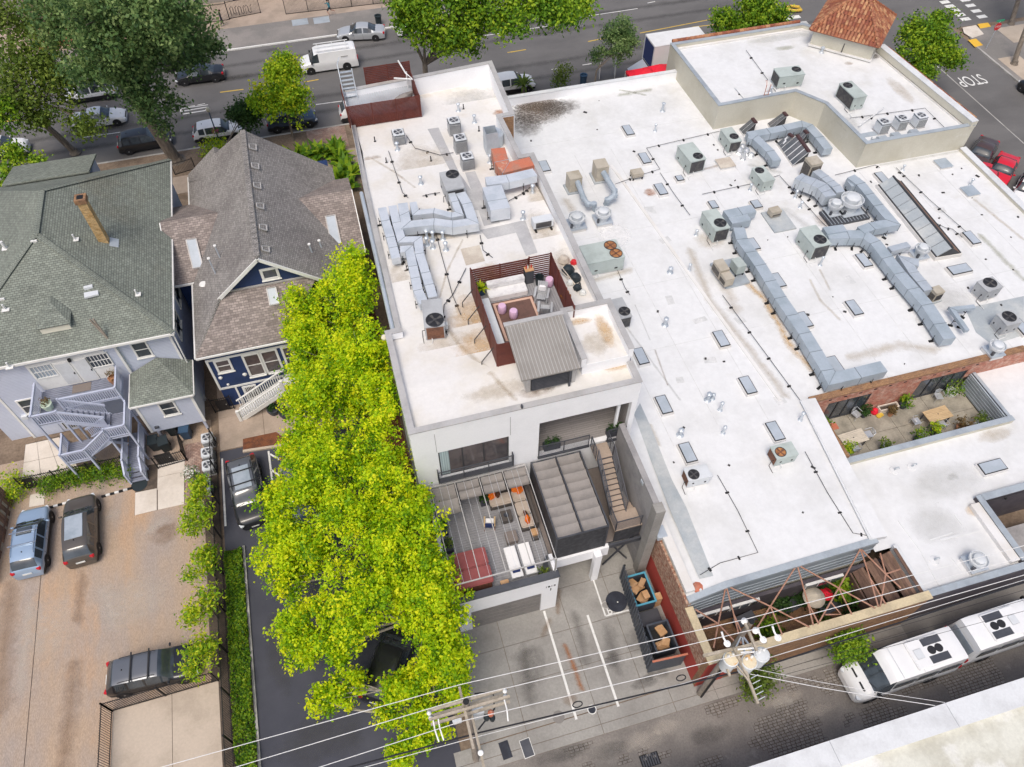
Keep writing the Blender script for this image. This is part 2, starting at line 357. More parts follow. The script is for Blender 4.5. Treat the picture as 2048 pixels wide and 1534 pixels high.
# ------------------------------------------------------------------ foliage
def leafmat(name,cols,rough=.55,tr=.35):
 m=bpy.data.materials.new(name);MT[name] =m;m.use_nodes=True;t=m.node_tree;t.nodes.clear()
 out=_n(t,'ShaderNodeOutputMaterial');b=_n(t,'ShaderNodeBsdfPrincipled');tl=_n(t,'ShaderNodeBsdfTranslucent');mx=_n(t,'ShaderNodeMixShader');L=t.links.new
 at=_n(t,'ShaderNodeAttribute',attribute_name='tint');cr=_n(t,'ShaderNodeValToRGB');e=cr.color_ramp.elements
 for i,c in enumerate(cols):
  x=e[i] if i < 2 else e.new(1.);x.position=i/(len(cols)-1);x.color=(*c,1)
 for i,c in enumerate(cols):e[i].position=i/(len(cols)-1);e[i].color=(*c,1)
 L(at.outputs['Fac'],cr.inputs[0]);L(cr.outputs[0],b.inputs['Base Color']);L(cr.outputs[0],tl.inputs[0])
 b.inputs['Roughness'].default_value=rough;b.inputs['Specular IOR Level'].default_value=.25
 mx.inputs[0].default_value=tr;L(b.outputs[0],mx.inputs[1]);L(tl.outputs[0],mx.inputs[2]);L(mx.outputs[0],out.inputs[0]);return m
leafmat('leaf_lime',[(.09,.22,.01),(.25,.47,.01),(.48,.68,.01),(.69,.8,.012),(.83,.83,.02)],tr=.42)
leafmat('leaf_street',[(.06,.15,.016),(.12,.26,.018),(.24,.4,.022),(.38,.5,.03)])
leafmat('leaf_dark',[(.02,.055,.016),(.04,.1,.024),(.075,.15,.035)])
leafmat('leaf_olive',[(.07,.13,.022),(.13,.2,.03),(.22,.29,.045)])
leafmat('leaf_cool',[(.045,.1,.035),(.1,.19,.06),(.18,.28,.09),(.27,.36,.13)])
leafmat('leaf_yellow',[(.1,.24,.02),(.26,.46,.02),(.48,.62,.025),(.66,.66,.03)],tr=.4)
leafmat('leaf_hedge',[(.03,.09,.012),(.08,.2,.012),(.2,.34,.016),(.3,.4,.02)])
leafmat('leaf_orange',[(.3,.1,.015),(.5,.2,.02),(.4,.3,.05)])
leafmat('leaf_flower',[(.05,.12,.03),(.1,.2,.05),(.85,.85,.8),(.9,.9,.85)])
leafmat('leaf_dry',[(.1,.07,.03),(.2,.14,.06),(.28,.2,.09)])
def leaves(C,Nrm,tint,size,m,name='crown',parent=None,jit=.9,asp=.62):
 """leaf blades: one folded quad per centre C, facing roughly Nrm"""
 n=len(C);C=np.asarray(C,np.float32)
 d=Nrm+rng.normal(0,jit,(n,3));d /= np.linalg.norm(d,axis=1)[:,None]+1e-6
 a=rng.normal(0,1,(n,3));a -= d*(a*d).sum(1)[:,None];a /= np.linalg.norm(a,axis=1)[:,None]+1e-6
 b=np.cross(d,a);s=(size*rng.uniform(.65,1.35,n))[:,None]
 v=np.stack([C-a*s*.5,C+b*s*asp*.5-a*s*.05+d*s*.1,C+a*s*.5,C-b*s*asp*.5-a*s*.05+d*s*.1],1).reshape(-1,3)
 org=np.array(ORG.get(parent.name,V(0,0,0)) if parent else (0,0,0),np.float32);v=(v-org).astype(np.float32)
 me=bpy.data.meshes.new(name);me.vertices.add(4*n);me.vertices.foreach_set('co',v.ravel())
 me.loops.add(4*n);me.loops.foreach_set('vertex_index',np.arange(4*n,dtype=np.int32));me.polygons.add(n)
 me.polygons.foreach_set('loop_start',np.arange(0,4*n,4,dtype=np.int32));me.update(calc_edges=True)
 at=me.attributes.new('tint','FLOAT','FACE');at.data.foreach_set('value',np.clip(tint,0,1).astype(np.float32))
 me.materials.append(MT[m]);o=bpy.data.objects.new(name,me);COL.objects.link(o)
 if parent:o.parent=parent
 ORG[o.name] =Vector([float(q) for q in org]);return o
def blob_pts(blobs,n,cl=.45,per=22,shell=.55,up=.35,tall=.75,rough=.16,lumps=0):
 """leaf centres in clusters spread through ellipsoids (cx,cy,cz,rx,ry,rz); sprays reach past the hull, gaps stay between"""
 B=np.array(blobs,float)
 if lumps:   # break every ellipsoid into smaller boughs standing on its hull, with clefts between them
  d=rng.normal(0,1,(len(B)*lumps,3));d[:,2] += .25;d /= np.linalg.norm(d,axis=1)[:,None];k=np.repeat(np.arange(len(B)),lumps);s=rng.uniform(.26,.46,len(k))[:,None]
  B=np.concatenate([np.concatenate([B[k,:3]+d*B[k,3:]*rng.uniform(.62,.86,len(k))[:,None],B[k,3:]*s*np.array([1,1,1.15])],1),np.concatenate([B[:,:3],B[:,3:]*.72],1)])
 w_=(B[:,3]*B[:,4]+B[:,3]*B[:,5]+B[:,4]*B[:,5]);w_ /= w_.sum()
 nc=max(1,n//per);k=rng.choice(len(B),nc,p=w_);d=rng.normal(0,1,(nc,3));d[:,2] += up*.6;d /= np.linalg.norm(d,axis=1)[:,None]
 r=1-shell*rng.random(nc)**1.6;r *= 1+rough*rng.normal(0,1,nc)
 cc=B[k,:3]+d*B[k,3:]*r[:,None]
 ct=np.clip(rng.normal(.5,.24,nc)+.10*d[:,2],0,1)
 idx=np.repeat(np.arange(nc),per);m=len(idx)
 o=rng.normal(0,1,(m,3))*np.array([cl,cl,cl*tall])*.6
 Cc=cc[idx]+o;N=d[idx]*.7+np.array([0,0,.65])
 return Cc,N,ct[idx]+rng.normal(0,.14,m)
def ball_leaves(c,r,n,size,m,parent=None,name='foliage',rz=None):
 C,N,t=blob_pts([(c[0],c[1],c[2],r,r,rz or r)],n,cl=r*.3,per=8,shell=.6)
 C[:,2] =np.maximum(C[:,2],.03)
 return leaves(C,N,t,size,m,name,parent)
def limb(mb,a,b,r0,r1,bend=.25,n=6,seg=5):
 a,b=Vector(a),Vector(b);o=V(random.uniform(-1,1),random.uniform(-1,1),random.uniform(-.2,.4))*bend*(b-a).length*.3
 pts=[a+(b-a)*(i/seg)+o*math.sin(math.pi*i/seg) for i in range(seg+1)]
 mb.tube(pts,[lerp(r0,r1,i/seg) for i in range(seg+1)],n);return pts
def tree(base,h,blobs,n,size,m,label,name='street_tree',group=None,bark='bark',r=.18,fork=.45,per=22,cl=.45,lean=(0,0),cat='tree',shell=.55,nl=None,asp=.62,tall=.75,rough=.16,lumps=9):
 base=Vector(base);t=thing(name,label,cat,base,group)
 tr=M();top=base+V(lean[0],lean[1],h*fork);limb(tr,base-V(0,0,.05),top,r,r*.7,.12,9)
 tr.lathe(base.x,base.y,base.z-.02,[(r*1.7,0),(r*1.25,.12),(r*1.0,.4)],9)
 bl=blobs if nl is None else blobs[:nl]
 for b in bl:
  pts=limb(tr,top-V(0,0,.1),(b[0],b[1],b[2]),r*.5,r*.16,.35)
  for _ in range(3):
   d=Vector(rng.normal(0,1,3));d.z=abs(d.z)*.6;d.normalize()
   limb(tr,pts[3],(b[0]+d.x*b[3]*.8,b[1]+d.y*b[4]*.8,b[2]+d.z*b[5]*.8),r*.2,r*.05,.3,5,4)
 tr.build('trunk',bark,t,smooth=True)
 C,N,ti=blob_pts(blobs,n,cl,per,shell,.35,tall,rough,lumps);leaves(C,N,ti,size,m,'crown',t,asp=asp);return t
# ------------------------------------------------------------------ stains with soft, ragged edges
def stainmat(name,c,dens=1.,ns=2.2):
 m=bpy.data.materials.new(name);MT[name] =m;m.use_nodes=True;t=m.node_tree;t.nodes.clear();L=t.links.new
 out=_n(t,'ShaderNodeOutputMaterial');b=_n(t,'ShaderNodeBsdfPrincipled');tr=_n(t,'ShaderNodeBsdfTransparent');mx=_n(t,'ShaderNodeMixShader')
 at=_n(t,'ShaderNodeAttribute',attribute_name='edge');geo=_n(t,'ShaderNodeNewGeometry');nz=_n(t,'ShaderNodeTexNoise')
 nz.inputs['Scale'].default_value=ns;nz.inputs['Detail'].default_value=7;nz.inputs['Roughness'].default_value=.7;L(geo.outputs['Position'],nz.inputs['Vector'])
 ad=_n(t,'ShaderNodeMath',operation='MULTIPLY');L(at.outputs['Fac'],ad.inputs[0]);ad.inputs[1].default_value=.55
 a2=_n(t,'ShaderNodeMath',operation='ADD');L(ad.outputs[0],a2.inputs[0]);L(nz.outputs['Fac'],a2.inputs[1])
 r=_n(t,'ShaderNodeMapRange');r.inputs['From Min'].default_value=.62;r.inputs['From Max'].default_value=1.25;r.inputs['To Max'].default_value=dens;L(a2.outputs[0],r.inputs[0])
 b.inputs['Base Color'].default_value=(*c,1);b.inputs['Roughness'].default_value=.8
 L(r.outputs[0],mx.inputs[0]);L(tr.outputs[0],mx.inputs[1]);L(b.outputs[0],mx.inputs[2]);L(mx.outputs[0],out.inputs[0]);return m
stainmat('st_tan',(.5,.42,.31),.5);stainmat('st_orange',(.6,.4,.19),.75,1.6);stainmat('st_grey',(.45,.45,.42),.4);stainmat('st_dark',(.12,.1,.085),.8,3.)
stainmat('st_green',(.36,.36,.25),.6);stainmat('st_litter',(.14,.1,.07),1.,6.);stainmat('st_white',(.9,.9,.9),.9,1.2);stainmat('st_brown',(.3,.2,.12),.5,1.5);stainmat('st_rust',(.4,.17,.07),.85,3.)
DEC_N=[0]
def _dec(vs,fs,at,m,parent,name):
 org=ORG.get(parent.name,V(0,0,0));me=bpy.data.meshes.new(name);me.from_pydata([tuple(Vector(v)-org) for v in vs],[],fs);me.update()
 a=me.attributes.new('edge','FLOAT','POINT');a.data.foreach_set('value',at);me.materials.append(MT[m])
 o=bpy.data.objects.new(name,me);COL.objects.link(o);o.parent=parent;return o
def stain(parent,pts,wd,m,name='stain',lift=None):
 """ragged stain along a path of world points, wd wide"""
 DEC_N[0] += 1;lift=.004+.0012*(DEC_N[0] % 9);pts=[Vector(p)+V(0,0,lift) for p in pts];vs,fs,at=[],[],[]
 ends=[pts[0]+(pts[0]-pts[1]).normalized()*wd*.5]+pts+[pts[-1]+(pts[-1]-pts[-2]).normalized()*wd*.5];k=len(ends)
 for i,p in enumerate(ends):
  d=(ends[min(i+1,k-1)]-ends[max(i-1,0)]);d.z=0;d.normalize();s=V(-d.y,d.x,0)*wd*(.5 if 0 < i < k-1 else .25)
  vs += [p-s,p,p+s];at += [0,1. if 0 < i < k-1 else 0,0]
 for i in range(k-1):
  a=i*3;fs += [(a,a+1,a+4,a+3),(a+1,a+2,a+5,a+4)]
 return _dec(vs,fs,at,m,parent,name)
def spot(parent,c,rx,ry,m,rz=0.,name='stain'):
 DEC_N[0] += 1;lift=.004+.0012*(DEC_N[0] % 9);c=Vector(c)+V(0,0,lift);vs,at,fs=[c],[1.],[]
 for q,e in ((.55,.75),(1.,0.)):
  for i in range(14):
   t=2*math.pi*i/14;x,y=rx*q*math.cos(t),ry*q*math.sin(t);vs.append(c+V(x*math.cos(rz)-y*math.sin(rz),x*math.sin(rz)+y*math.cos(rz),0));at.append(e)
 for i in range(14):j=(i+1) % 14;fs += [(0,1+i,1+j),(1+i,15+i,15+j,1+j)]
 return _dec(vs,fs,at,m,parent,name)
# ------------------------------------------------------------------ ground, roads, pavements
struct('ground',M().box(-300,300,-200,400,-.5,0),'soil')
def sheet(name,pts,z,m,th=.02):
 return struct(name,M().prism([(p[0],p[1]) for p in pts],z-th,z),m)
R=lambda x0,x1,y0,y1:[(x0,y0),(x1,y0),(x1,y1),(x0,y1)]
street=sheet('street',R(-150,200,64.05,80.1),.012,'asphalt',.01)
sidest=struct('side_street',M().box(54.3,67.2,-150,64.05,.002,.012).box(54.3,67.2,80.1,250,.002,.012),'asphalt')
alley=sheet('alley_road',R(-150,54.3,3.6,7.5),.02,'alley_asphalt',.018)
def kerb(name,a,b,w_,z=.15,m='kerb'):
 return struct(name,M().bar((a[0],a[1],z/2),(b[0],b[1],z/2),w_,z),m)
# near pavement (house side of the street): flagstone path, bare verge, brick apron, kerb
nx=54.3
struct('near_verge',M().box(-150,nx-.2,60.2,63.85,0,.13),'soil')
struct('near_pavement',M().box(-150,nx-.2,57.8,60.18,0,.14),'concrete_tan')
kerb('near_kerb',(-150,63.95),(nx-3,63.95),.2)
a0,a1=P(612,262,.15),P(694,292,.15)
struct('brick_apron',M().prism([(a0.x,a0.y),(a1.x+.2,a0.y),(a1.x+.2,a1.y),(a0.x,a1.y)],.13,.145),'paver_red')
# far pavement
struct('far_pavement',M().box(-150,54.3,80.25,84.5,0,.14),'walk_grey')
struct('far_forecourt',M().box(-150,54.3,84.5,110,0,.13),'concrete_tan')
kerb('far_kerb',(-150,80.17),(54.3,80.17),.16,.15,'kerb_white')
for i,(x,y,wx,wy) in enumerate(((395,72,4,1.2),(600,44,1.7,1.3),(643,40,1.7,1.3))):
 p=P(x,y,.145);struct('pavement_patch',M().obox(p.x,p.y,.14,wx,wy,.004),['concrete_tan','coping_blue','coping_blue'][i])
# side-street pavement beyond the crossing, corner ramps
struct('corner_pavement',M().prism([(67.4,10),(110,10),(110,63.2),(69.5,63.2),(67.9,62.4),(67.4,60.8)],0,.14),'walk_grey')
struct('corner_verge',M().prism([(67.9,10),(70.4,10),(70.4,57.4),(67.9,57.4)],.14,.152),'concrete_warm')
struct('tree_verge',M().prism([(71.5,59.6),(110,59.6),(110,62.6),(71.5,62.6)],.14,.152),'concrete_warm')
kerb('corner_kerb',(67.3,10),(67.3,61),.2)
for q in (((1955,48),(1976,45),(1982,53),(1961,57)),((1936,80),(1952,77),(1966,90),(1950,94))):
 sheet('kerb_ramp',[P(a,b,.16) for a,b in q],.16,'paint_ramp',.012)
sheet('kerb_ramp_pad',[P(a,b,.158) for a,b in ((1925,55),(1952,50),(1968,68),(1945,76),(1928,66))],.158,'concrete_pale',.01)
struct('side_pavement',M().box(50.6,54.1,-60,63.4,0,.14),'walk_grey')
kerb('side_kerb',(54.2,-60),(54.2,62.5),.2)
# painted markings
def paint(name,pts,m='paint_white',z=.018):return struct(name,M().prism([(q[0],q[1]) for q in pts],z-.004,z),m)
def dash(x0,y0,x1,y1,wd=.12,m='paint_white',z=.018,name='lane_line'):
 a,b=P(x0,y0,z),P(x1,y1,z);d=(b-a);d.z=0;d.normalize();n=V(-d.y,d.x,0)*wd/2
 return paint(name,[a+n,b+n,b-n,a-n],m,z)
for q in ((1015,105,1052,99),(740,145,781,139),(608,164,637,159),(1176,83,1216,75),(440,184.5,487,178.5),(0,244,36,240)):dash(*q,m='paint_yellow',wd=.14)
dash(1280,66,1425,38,m='paint_yellow');dash(1385,54,1440,48,m='paint_yellow')
for q in ((632,209,684,202),(1165,130,1183,127),(1103,139,1123,136),(640,262,675,252),(165,275,250,263),(970,71,1110,50),(1130,39,1275,17),(1295,6,1310,3)):dash(*q,wd=.1)
# bicycle / arrow legend on the near lane
lg=[(361,223,414,214,.12),(362,217,416,209.5,.1),(361,223,362,218,.1),(366,228,410,221,.14),(410,221,417,214,.12),(372,214,390,211,.08),(395,210,410,207,.08)]
for q in lg:dash(*q[:4],wd=q[4],name='bike_lane_legend')
# side street: centre line and the word STOP
dash(1877,134,2048,287,wd=.12,m='kerb');dash(1870,128,1878,136,wd=.1)
tx=bpy.data.curves.new('stop_legend','FONT');tx.body='STOP';tx.size=1.9;tx.extrude=.002
to=bpy.data.objects.new('stop_legend_src',tx);COL.objects.link(to)
bpy.context.view_layer.update();dg=bpy.context.evaluated_depsgraph_get()
def text_mesh(body,size,name,m,parent=None,loc=(0,0,0),rot=(0,0,0),scale=(1,1,1),ex=.002):
 c=bpy.data.curves.new(name,'FONT');c.body=body;c.size=size;c.extrude=ex;c.align_x='CENTER';c.align_y='CENTER'
 t_=bpy.data.objects.new(name+'_t',c);COL.objects.link(t_);bpy.context.view_layer.update()
 me=bpy.data.meshes.new_from_object(t_.evaluated_get(bpy.context.evaluated_depsgraph_get()));me.name=name
 bpy.data.objects.remove(t_);me.materials.clear();me.materials.append(MT[m])
 o=bpy.data.objects.new(name,me);COL.objects.link(o)
 o.location=Vector(loc)-(ORG.get(parent.name,V(0,0,0)) if parent else V(0,0,0));o.rotation_euler=rot;o.scale=scale
 if parent:o.parent=parent
 return o
bpy.data.objects.remove(to)
p=P(1942,160,.018);tag(text_mesh('STOP',1.25,'stop_legend','paint_white',None,(p.x,p.y,.016),(0,0,rad(180)),(1,1.9,1)),kind='structure')
# zebra crossings (blocks)
for q in ((1595,13,1572,17),):
 pass
def blocks(x0,y0,x1,y1,n,sx,sy):
 a,b=P(x0,y0,.018),P(x1,y1,.018)
 for i in range(n):
  c=lerp(a,b,i/(n-1));struct('crossing_block',M().obox(c.x,c.y,.014,sx,sy,.004),'paint_white')
blocks(1890,4,1931,38,5,1.1,.6);blocks(1930,0,1964,33,4,1.1,.6)
blocks(1555,24,1616,62,4,1.2,.6);blocks(1590,34,1605,46,2,1.2,.6);blocks(1545,40,1575,62,3,1.2,.6)
# alley edge strips and concrete forecourt slabs (each slab its own piece, joints left open)
fore=struct('forecourt_base',M().box(.3,13.1,7.5,20.5,.001,.015),'soil')
def slabs(parent,xs,ys,z0,z1,m,gap=.025,name='slab'):
 for i in range(len(xs)-1):
  for j in range(len(ys)-1):
   M().box(xs[i]+gap/2,xs[i+1]-gap/2,ys[j]+gap/2,ys[j+1]-gap/2,z0,z1).build(name,m,parent)
slabs(fore,[.4,3.3,7.15,9.95,12.6],[8.75,11.1,13.2,15.6,20.4],.015,.05,'concrete')
for (y0,y1) in ((7.5,8.0),(8.0,8.72)):slabs(fore,[-.6,3.3,7.15,11.2,13.6,17.2,21,25.2],[y0,y1],.012,.045,'concrete')
base2=struct('alley_pavement',M().box(13.2,54,7.5,8.65,.001,.012),'walk_grey')
for q in ((1088,1222,1153,1439),(1175,1230,1237,1413)):dash(*q,wd=.13,z=.058,name='parking_line')
for q in ((1187,1160,1211,1232),(1211,1232,1262,1219)):dash(*q,wd=.09,z=.058,name='parking_line')
p=P(1219,1222,.058);tag(text_mesh('B',.55,'parking_letter','paint_white',None,(p.x,p.y,.056),(0,0,0),(1,1.1,1)),kind='structure')
# setts showing through the worn alley surface
from mathutils import noise as mn
sm=M();jm2=M();yy=3.9
while yy < 7.4:
 xx=-4+random.uniform(0,.2)
 while xx < 29:
  k=mn.noise(V(xx*.35,yy*.7,3.3))+.5*mn.noise(V(xx*1.1,yy*1.3,9))
  thr=.2-.022*max(0,xx-8)
  if k > thr and xx > 4:
   h=.022+random.uniform(0,.014)
   sm.obox(xx,yy,.0,.225,.118,h,random.uniform(-.04,.04));jm2.obox(xx,yy,.0,.262,.15,.0212)
  xx += .26
 yy += .148
tag(sm.build('setts','sett_stone',alley),kind='stuff');tag(jm2.build('sett_joints','mulch_dark',alley),kind='stuff')
def disc(name,label,x,y,r,m,z,rim=None,grp=None):
 p=P(x,y,z);t=thing(name,label,'cover',(p.x,p.y,z),grp)
 M().lathe(p.x,p.y,z,[(r,-.02),(r,.006),(r*.96,.012)],28).build('lid',m,t)
 if rim:M().lathe(p.x,p.y,z,[(r*1.22,-.02),(r*1.22,.006),(r*1.2,.007)],28).build('rim',rim,t)
 return t
t=disc('round_floor_mat','large black round cover painted on concrete beside the letter B',1233,1203,.62,'black_cast',.052)
M().lathe(*P(1235,1205,0).xy,.064,[(.04,0),(.04,.006)],10).build('centre_mark','paint_white',t)
disc('manhole_cover','dark round manhole lid in the concrete apron left of the left parking line',1117,1434,.32,'walk_grey',.05)
disc('manhole_cover','small dark lid with a white ring near the right parking line',1184,1419,.2,'black_cast',.05,'paint_white')
disc('manhole_cover','faint small round lid beside the black round cover',1211,1210,.18,'concrete',.052,'kerb')
t=thing('drain_grate','black rectangular storm drain grate in the alley setts','drain',P(1300,1520,.02))
p=P(1300,1520,.02)
M().obox(p.x,p.y,.0,1.0,.62,.03).build('frame','iron',t)
for i in range(7):M().obox(p.x-.39+.13*i,p.y,.03,.07,.55,.02).build('grate_bar','steel_dark',t)
for x,y,m,lb in ((1054,1496,'steel_dark','grey steel utility hatch with a white outline near the alley'),(1011,1500,'black_cast','dark utility hatch beside the outlined grey hatch')):
 p=P(x,y,.05);t=thing('utility_hatch',lb,'hatch',p)
 M().obox(p.x,p.y,.03,.5,.85,.03,rad(4)).build('lid',m,t)
 if x == 1054:M().obox(p.x,p.y,.028,.56,.91,.024,rad(4)).build('rim','paint_white',t)
# gravel lot, driveway, courts on the left
gravel=sheet('gravel_lot',R(-60,-11.7,7.5,33.2),.02,'gravel')
sheet('gravel_tract',R(-60,-22.9,33.2,40),.016,'soil')
struct('gravel_edging',M().bar(P(82,1150,.022),P(48,1534,.022),.03,.02),'mulch_dark')
pad=[P(x,y,.035) for x,y in ((226,1423),(437,1362),(447,1560),(220,1560))]
pado=sheet('concrete_pad',pad,.04,'mulch_dark',.03)
pa,pb=lerp(pad[0],pad[1],.555),lerp(pad[3],pad[2],.555)
M().prism([q.xy for q in (pad[0],pa-V(.012,0,0),pb-V(.012,0,0),pad[3])],.04,.068).build('slab','concrete_warm',pado)
M().prism([q.xy for q in (pa+V(.012,0,0),pad[1],pad[2],pb+V(.012,0,0))],.04,.068).build('slab','concrete_warm',pado)
drive=sheet('driveway',[(-11.25,7.5),(-.2,7.5),(-.2,30.4),(-11.25,30.4)],.03,'asphalt_new')
kerb('driveway_kerb',(-10.15,7.6),(-10.15,23.2),.14,.16,'kerb')
for q in ((444,917,451,1052),(537,902,549,1000),(540,908,578,930),(543,940,560,952)):dash(*q,wd=.12,z=.038,name='bay_line')
p=P(488,1041,.038);tag(text_mesh('R2',.42,'bay_number','paint_white',None,(p.x,p.y,.036)),kind='structure')
struct('hedge_bed',M().box(-11.35,-10.22,7.5,23.2,.001,.06),'mulch_dark')
struct('tree_bed',M().box(-12.35,-11.4,7.5,30.2,.001,.05),'mulch_dark')
court=struct('rear_court',M().box(-11.6,-.2,30.4,42,.001,.03),'soil')
slabs(court,[-11.2,-8.3,-5.6,-2.9,-.3],[30.45,33.1,36.5],.03,.06,'concrete_tan')
mb=[P(x,y,.1) for x,y in ((486,878),(552,864),(571,878),(570,888),(486,900))]
bed=struct('mulch_bed',M().prism([q.xy for q in mb],.03,.11),'mulch')
struct('bed_kerb',M().bar(P(486,903,.1),P(571,890,.1),.18,.14),'concrete_warm')
struct('mulch_strip',M().box(-1.9,.55,18,40,.001,.07),'mulch')
# pale paving slabs round the pale-blue house
pv=sheet('house_paving',[P(x,y,.03) for x,y in ((50,889),(118,872),(190,905),(190,935),(45,962))],.03,'mulch_dark')
def quad_slabs(parent,q,nu,nv,z,m,g=.012):
 q=[P(x,y,z) for x,y in q]
 f=lambda u,v:lerp(lerp(q[0],q[1],u),lerp(q[3],q[2],u),v)
 for i in range(nu):
  for j in range(nv):
   u0,u1,v0,v1=i/nu+g/nu,(i+1)/nu-g/nu,j/nv+g/nv,(j+1)/nv-g/nv
   M().prism([f(a,b).xy for a,b in ((u0,v0),(u1,v0),(u1,v1),(u0,v1))],z-.04,z).build('slab',m,parent)
quad_slabs(pv,((51,889),(118,874),(160,940),(43,963)),3,2,.06,'concrete_pale')
pv2=sheet('front_path',[P(x,y,.03) for x,y in ((272,935),(372,917),(369,1007),(269,1031))],.03,'mulch_dark')
quad_slabs(pv2,((315,930),(370,918),(369,968),(314,980)),1,2,.06,'concrete_pale')
quad_slabs(pv2,((270,985),(314,976),(314,1020),(269,1031)),1,1,.062,'concrete_pale')
quad_slabs(pv2,((315,976),(369,966),(369,1008),(315,1020)),1,1,.062,'concrete_pale')
sheet('gate_path',[P(x,y,.05) for x,y in ((60,990),(90,983),(88,1009),(58,1014))],.05,'concrete_pale',.04)
sheet('brick_path',[P(x,y,.05) for x,y in ((369,890),(402,883),(410,985),(371,1000))],.05,'paver_red',.04)

# wear on the ground: wheel tracks, drips, spilled gravel, patched asphalt
stainmat('st_track',(.3,.2,.13),.55,1.4);stainmat('st_pale',(.6,.54,.47),.5,2.5);stainmat('st_oil',(.07,.065,.06),.6,1.8);stainmat('st_lane',(.075,.073,.072),.45,.8);stainmat('st_wet',(.16,.15,.14),.5,1.)
for pts,w_,m in ((((150,1330),(140,1420),(125,1534)),1.5,'st_track'),(((20,1180),(8,1300),(0,1420)),1.8,'st_track'),(((165,1150),(155,1240)),1.,'st_track'),(((60,1200),(40,1380)),1.2,'st_pale'),(((300,1060),(330,1040)),1.2,'st_pale'),(((320,1060),(345,1050)),.8,'st_track'),(((210,1180),(230,1250)),2.,'st_pale')):
 stain(gravel,[P(x,y,.02) for x,y in pts],w_,m)
for x,y,rx,ry2,m in ((330,1070,1.1,.8,'st_track'),(225,1030,.7,.6,'st_pale'),(100,1250,2,2.5,'st_pale'),(270,1200,2.4,2,'st_pale')):spot(gravel,P(x,y,.02),rx,ry2,m)
for pts,w_,m in ((((1130,1290),(1150,1340),(1165,1380)),.5,'st_rust'),(((1100,1240),(1085,1270)),.6,'st_track'),(((1150,1230),(1170,1320)),1.0,'st_wet'),(((1050,1300),(1060,1400)),1.2,'st_wet'),(((1215,1260),(1235,1340)),1.2,'st_wet'),(((1300,1350),(1330,1345)),.9,'st_oil'),(((1115,1225),(1118,1180)),.5,'st_track')):
 stain(fore,[P(x,y,.051) for x,y in pts],w_,m)
for x,y,rx,ry2,m in ((1290,1365,1.,.4,'st_oil'),(1225,1320,.5,.5,'st_oil'),(1140,1400,.5,.4,'st_track'),(1060,1330,1.2,1.4,'st_wet'),(1270,1280,.8,.9,'st_wet')):spot(fore,P(x,y,.051),rx,ry2,m)
for y in (66.8,69.3,74.7,77.2):stain(street,[V(x,y+.1*math.sin(x),.012) for x in range(-40,60,9)],1.3,'st_lane')
for x,y,rx,ry2,m in ((540,100,1.6,.5,'st_oil'),(900,100,3.,.6,'st_lane'),(1100,60,4,1.,'st_lane'),(600,230,1.,.8,'st_oil'),(470,155,3,.6,'st_oil')):spot(street,P(x,y,.012),rx,ry2,m)
for x,y,rx,ry2,m in ((1290,1480,1.6,.6,'st_pale'),(1330,1455,1.2,.5,'st_pale'),(1420,1470,1.5,.6,'st_lane'),(1120,1510,2,.5,'st_lane'),(1220,1500,1.6,.5,'st_wet'),(1560,1400,1.6,.5,'st_pale'),(1640,1420,1.2,.4,'st_pale')):spot(alley,P(x,y,.036),rx,ry2,m)
for x,y,rx,ry2,m in ((600,1150,1.5,3,'st_lane'),(560,1300,1,3,'st_lane'),(640,1480,3,1.5,'st_lane')):spot(drive,P(x,y,.03),rx,ry2,m)
# ------------------------------------------------------------------ shared building helpers
def ring_pts(pts,th,closed=True):
 """inner offset (to the left of travel) of a chain of points, mitred"""
 n=len(pts);out=[]
 for i in range(n):
  p=Vector(pts[i]);a=Vector(pts[i-1]) if (closed or i > 0) else None;b=Vector(pts[(i+1) % n]) if (closed or i < n-1) else None
  def nrm(u,v):d=(v-u);d.z=0;d.normalize();return V(-d.y,d.x,0)
  if a is None:o=nrm(p,b)*th
  elif b is None:o=nrm(a,p)*th
  else:
   n1,n2=nrm(a,p),nrm(p,b);m=(n1+n2)
   if m.length < 1e-4:o=n1*th
   else:m.normalize();o=m*(th/max(.3,m.dot(n1)))
  out.append(p+o)
 return out
def ring(mb,pts,th,drop,closed=True,shift=0.):
 pts=[Vector(p) for p in pts]
 if shift:pts=ring_pts(pts,shift,closed)
 inn=ring_pts(pts,th,closed);n=len(pts)
 for i in range(n if closed else n-1):
  j=(i+1) % n;d0=drop[i] if isinstance(drop,(list,tuple)) else drop;d1=drop[j] if isinstance(drop,(list,tuple)) else drop
  t=[pts[i],pts[j],inn[j],inn[i]]
  b=[pts[i]-V(0,0,d0),pts[j]-V(0,0,d1),inn[j]-V(0,0,d1),inn[i]-V(0,0,d0)]
  mb.hexa(b,t)
 return mb
def coped(parent,pts,th,drop,wall,cop,closed=True,cth=.05,over=.03,name='parapet'):
 """parapet wall and its coping along a chain (to the left of travel)"""
 o=ring(M(),[Vector(p)-V(0,0,cth+.001) for p in pts],th,drop,closed).build(name,wall,parent)
 ring(M(),pts,th+2*over,cth,closed,-over).build('coping',cop,o);return o
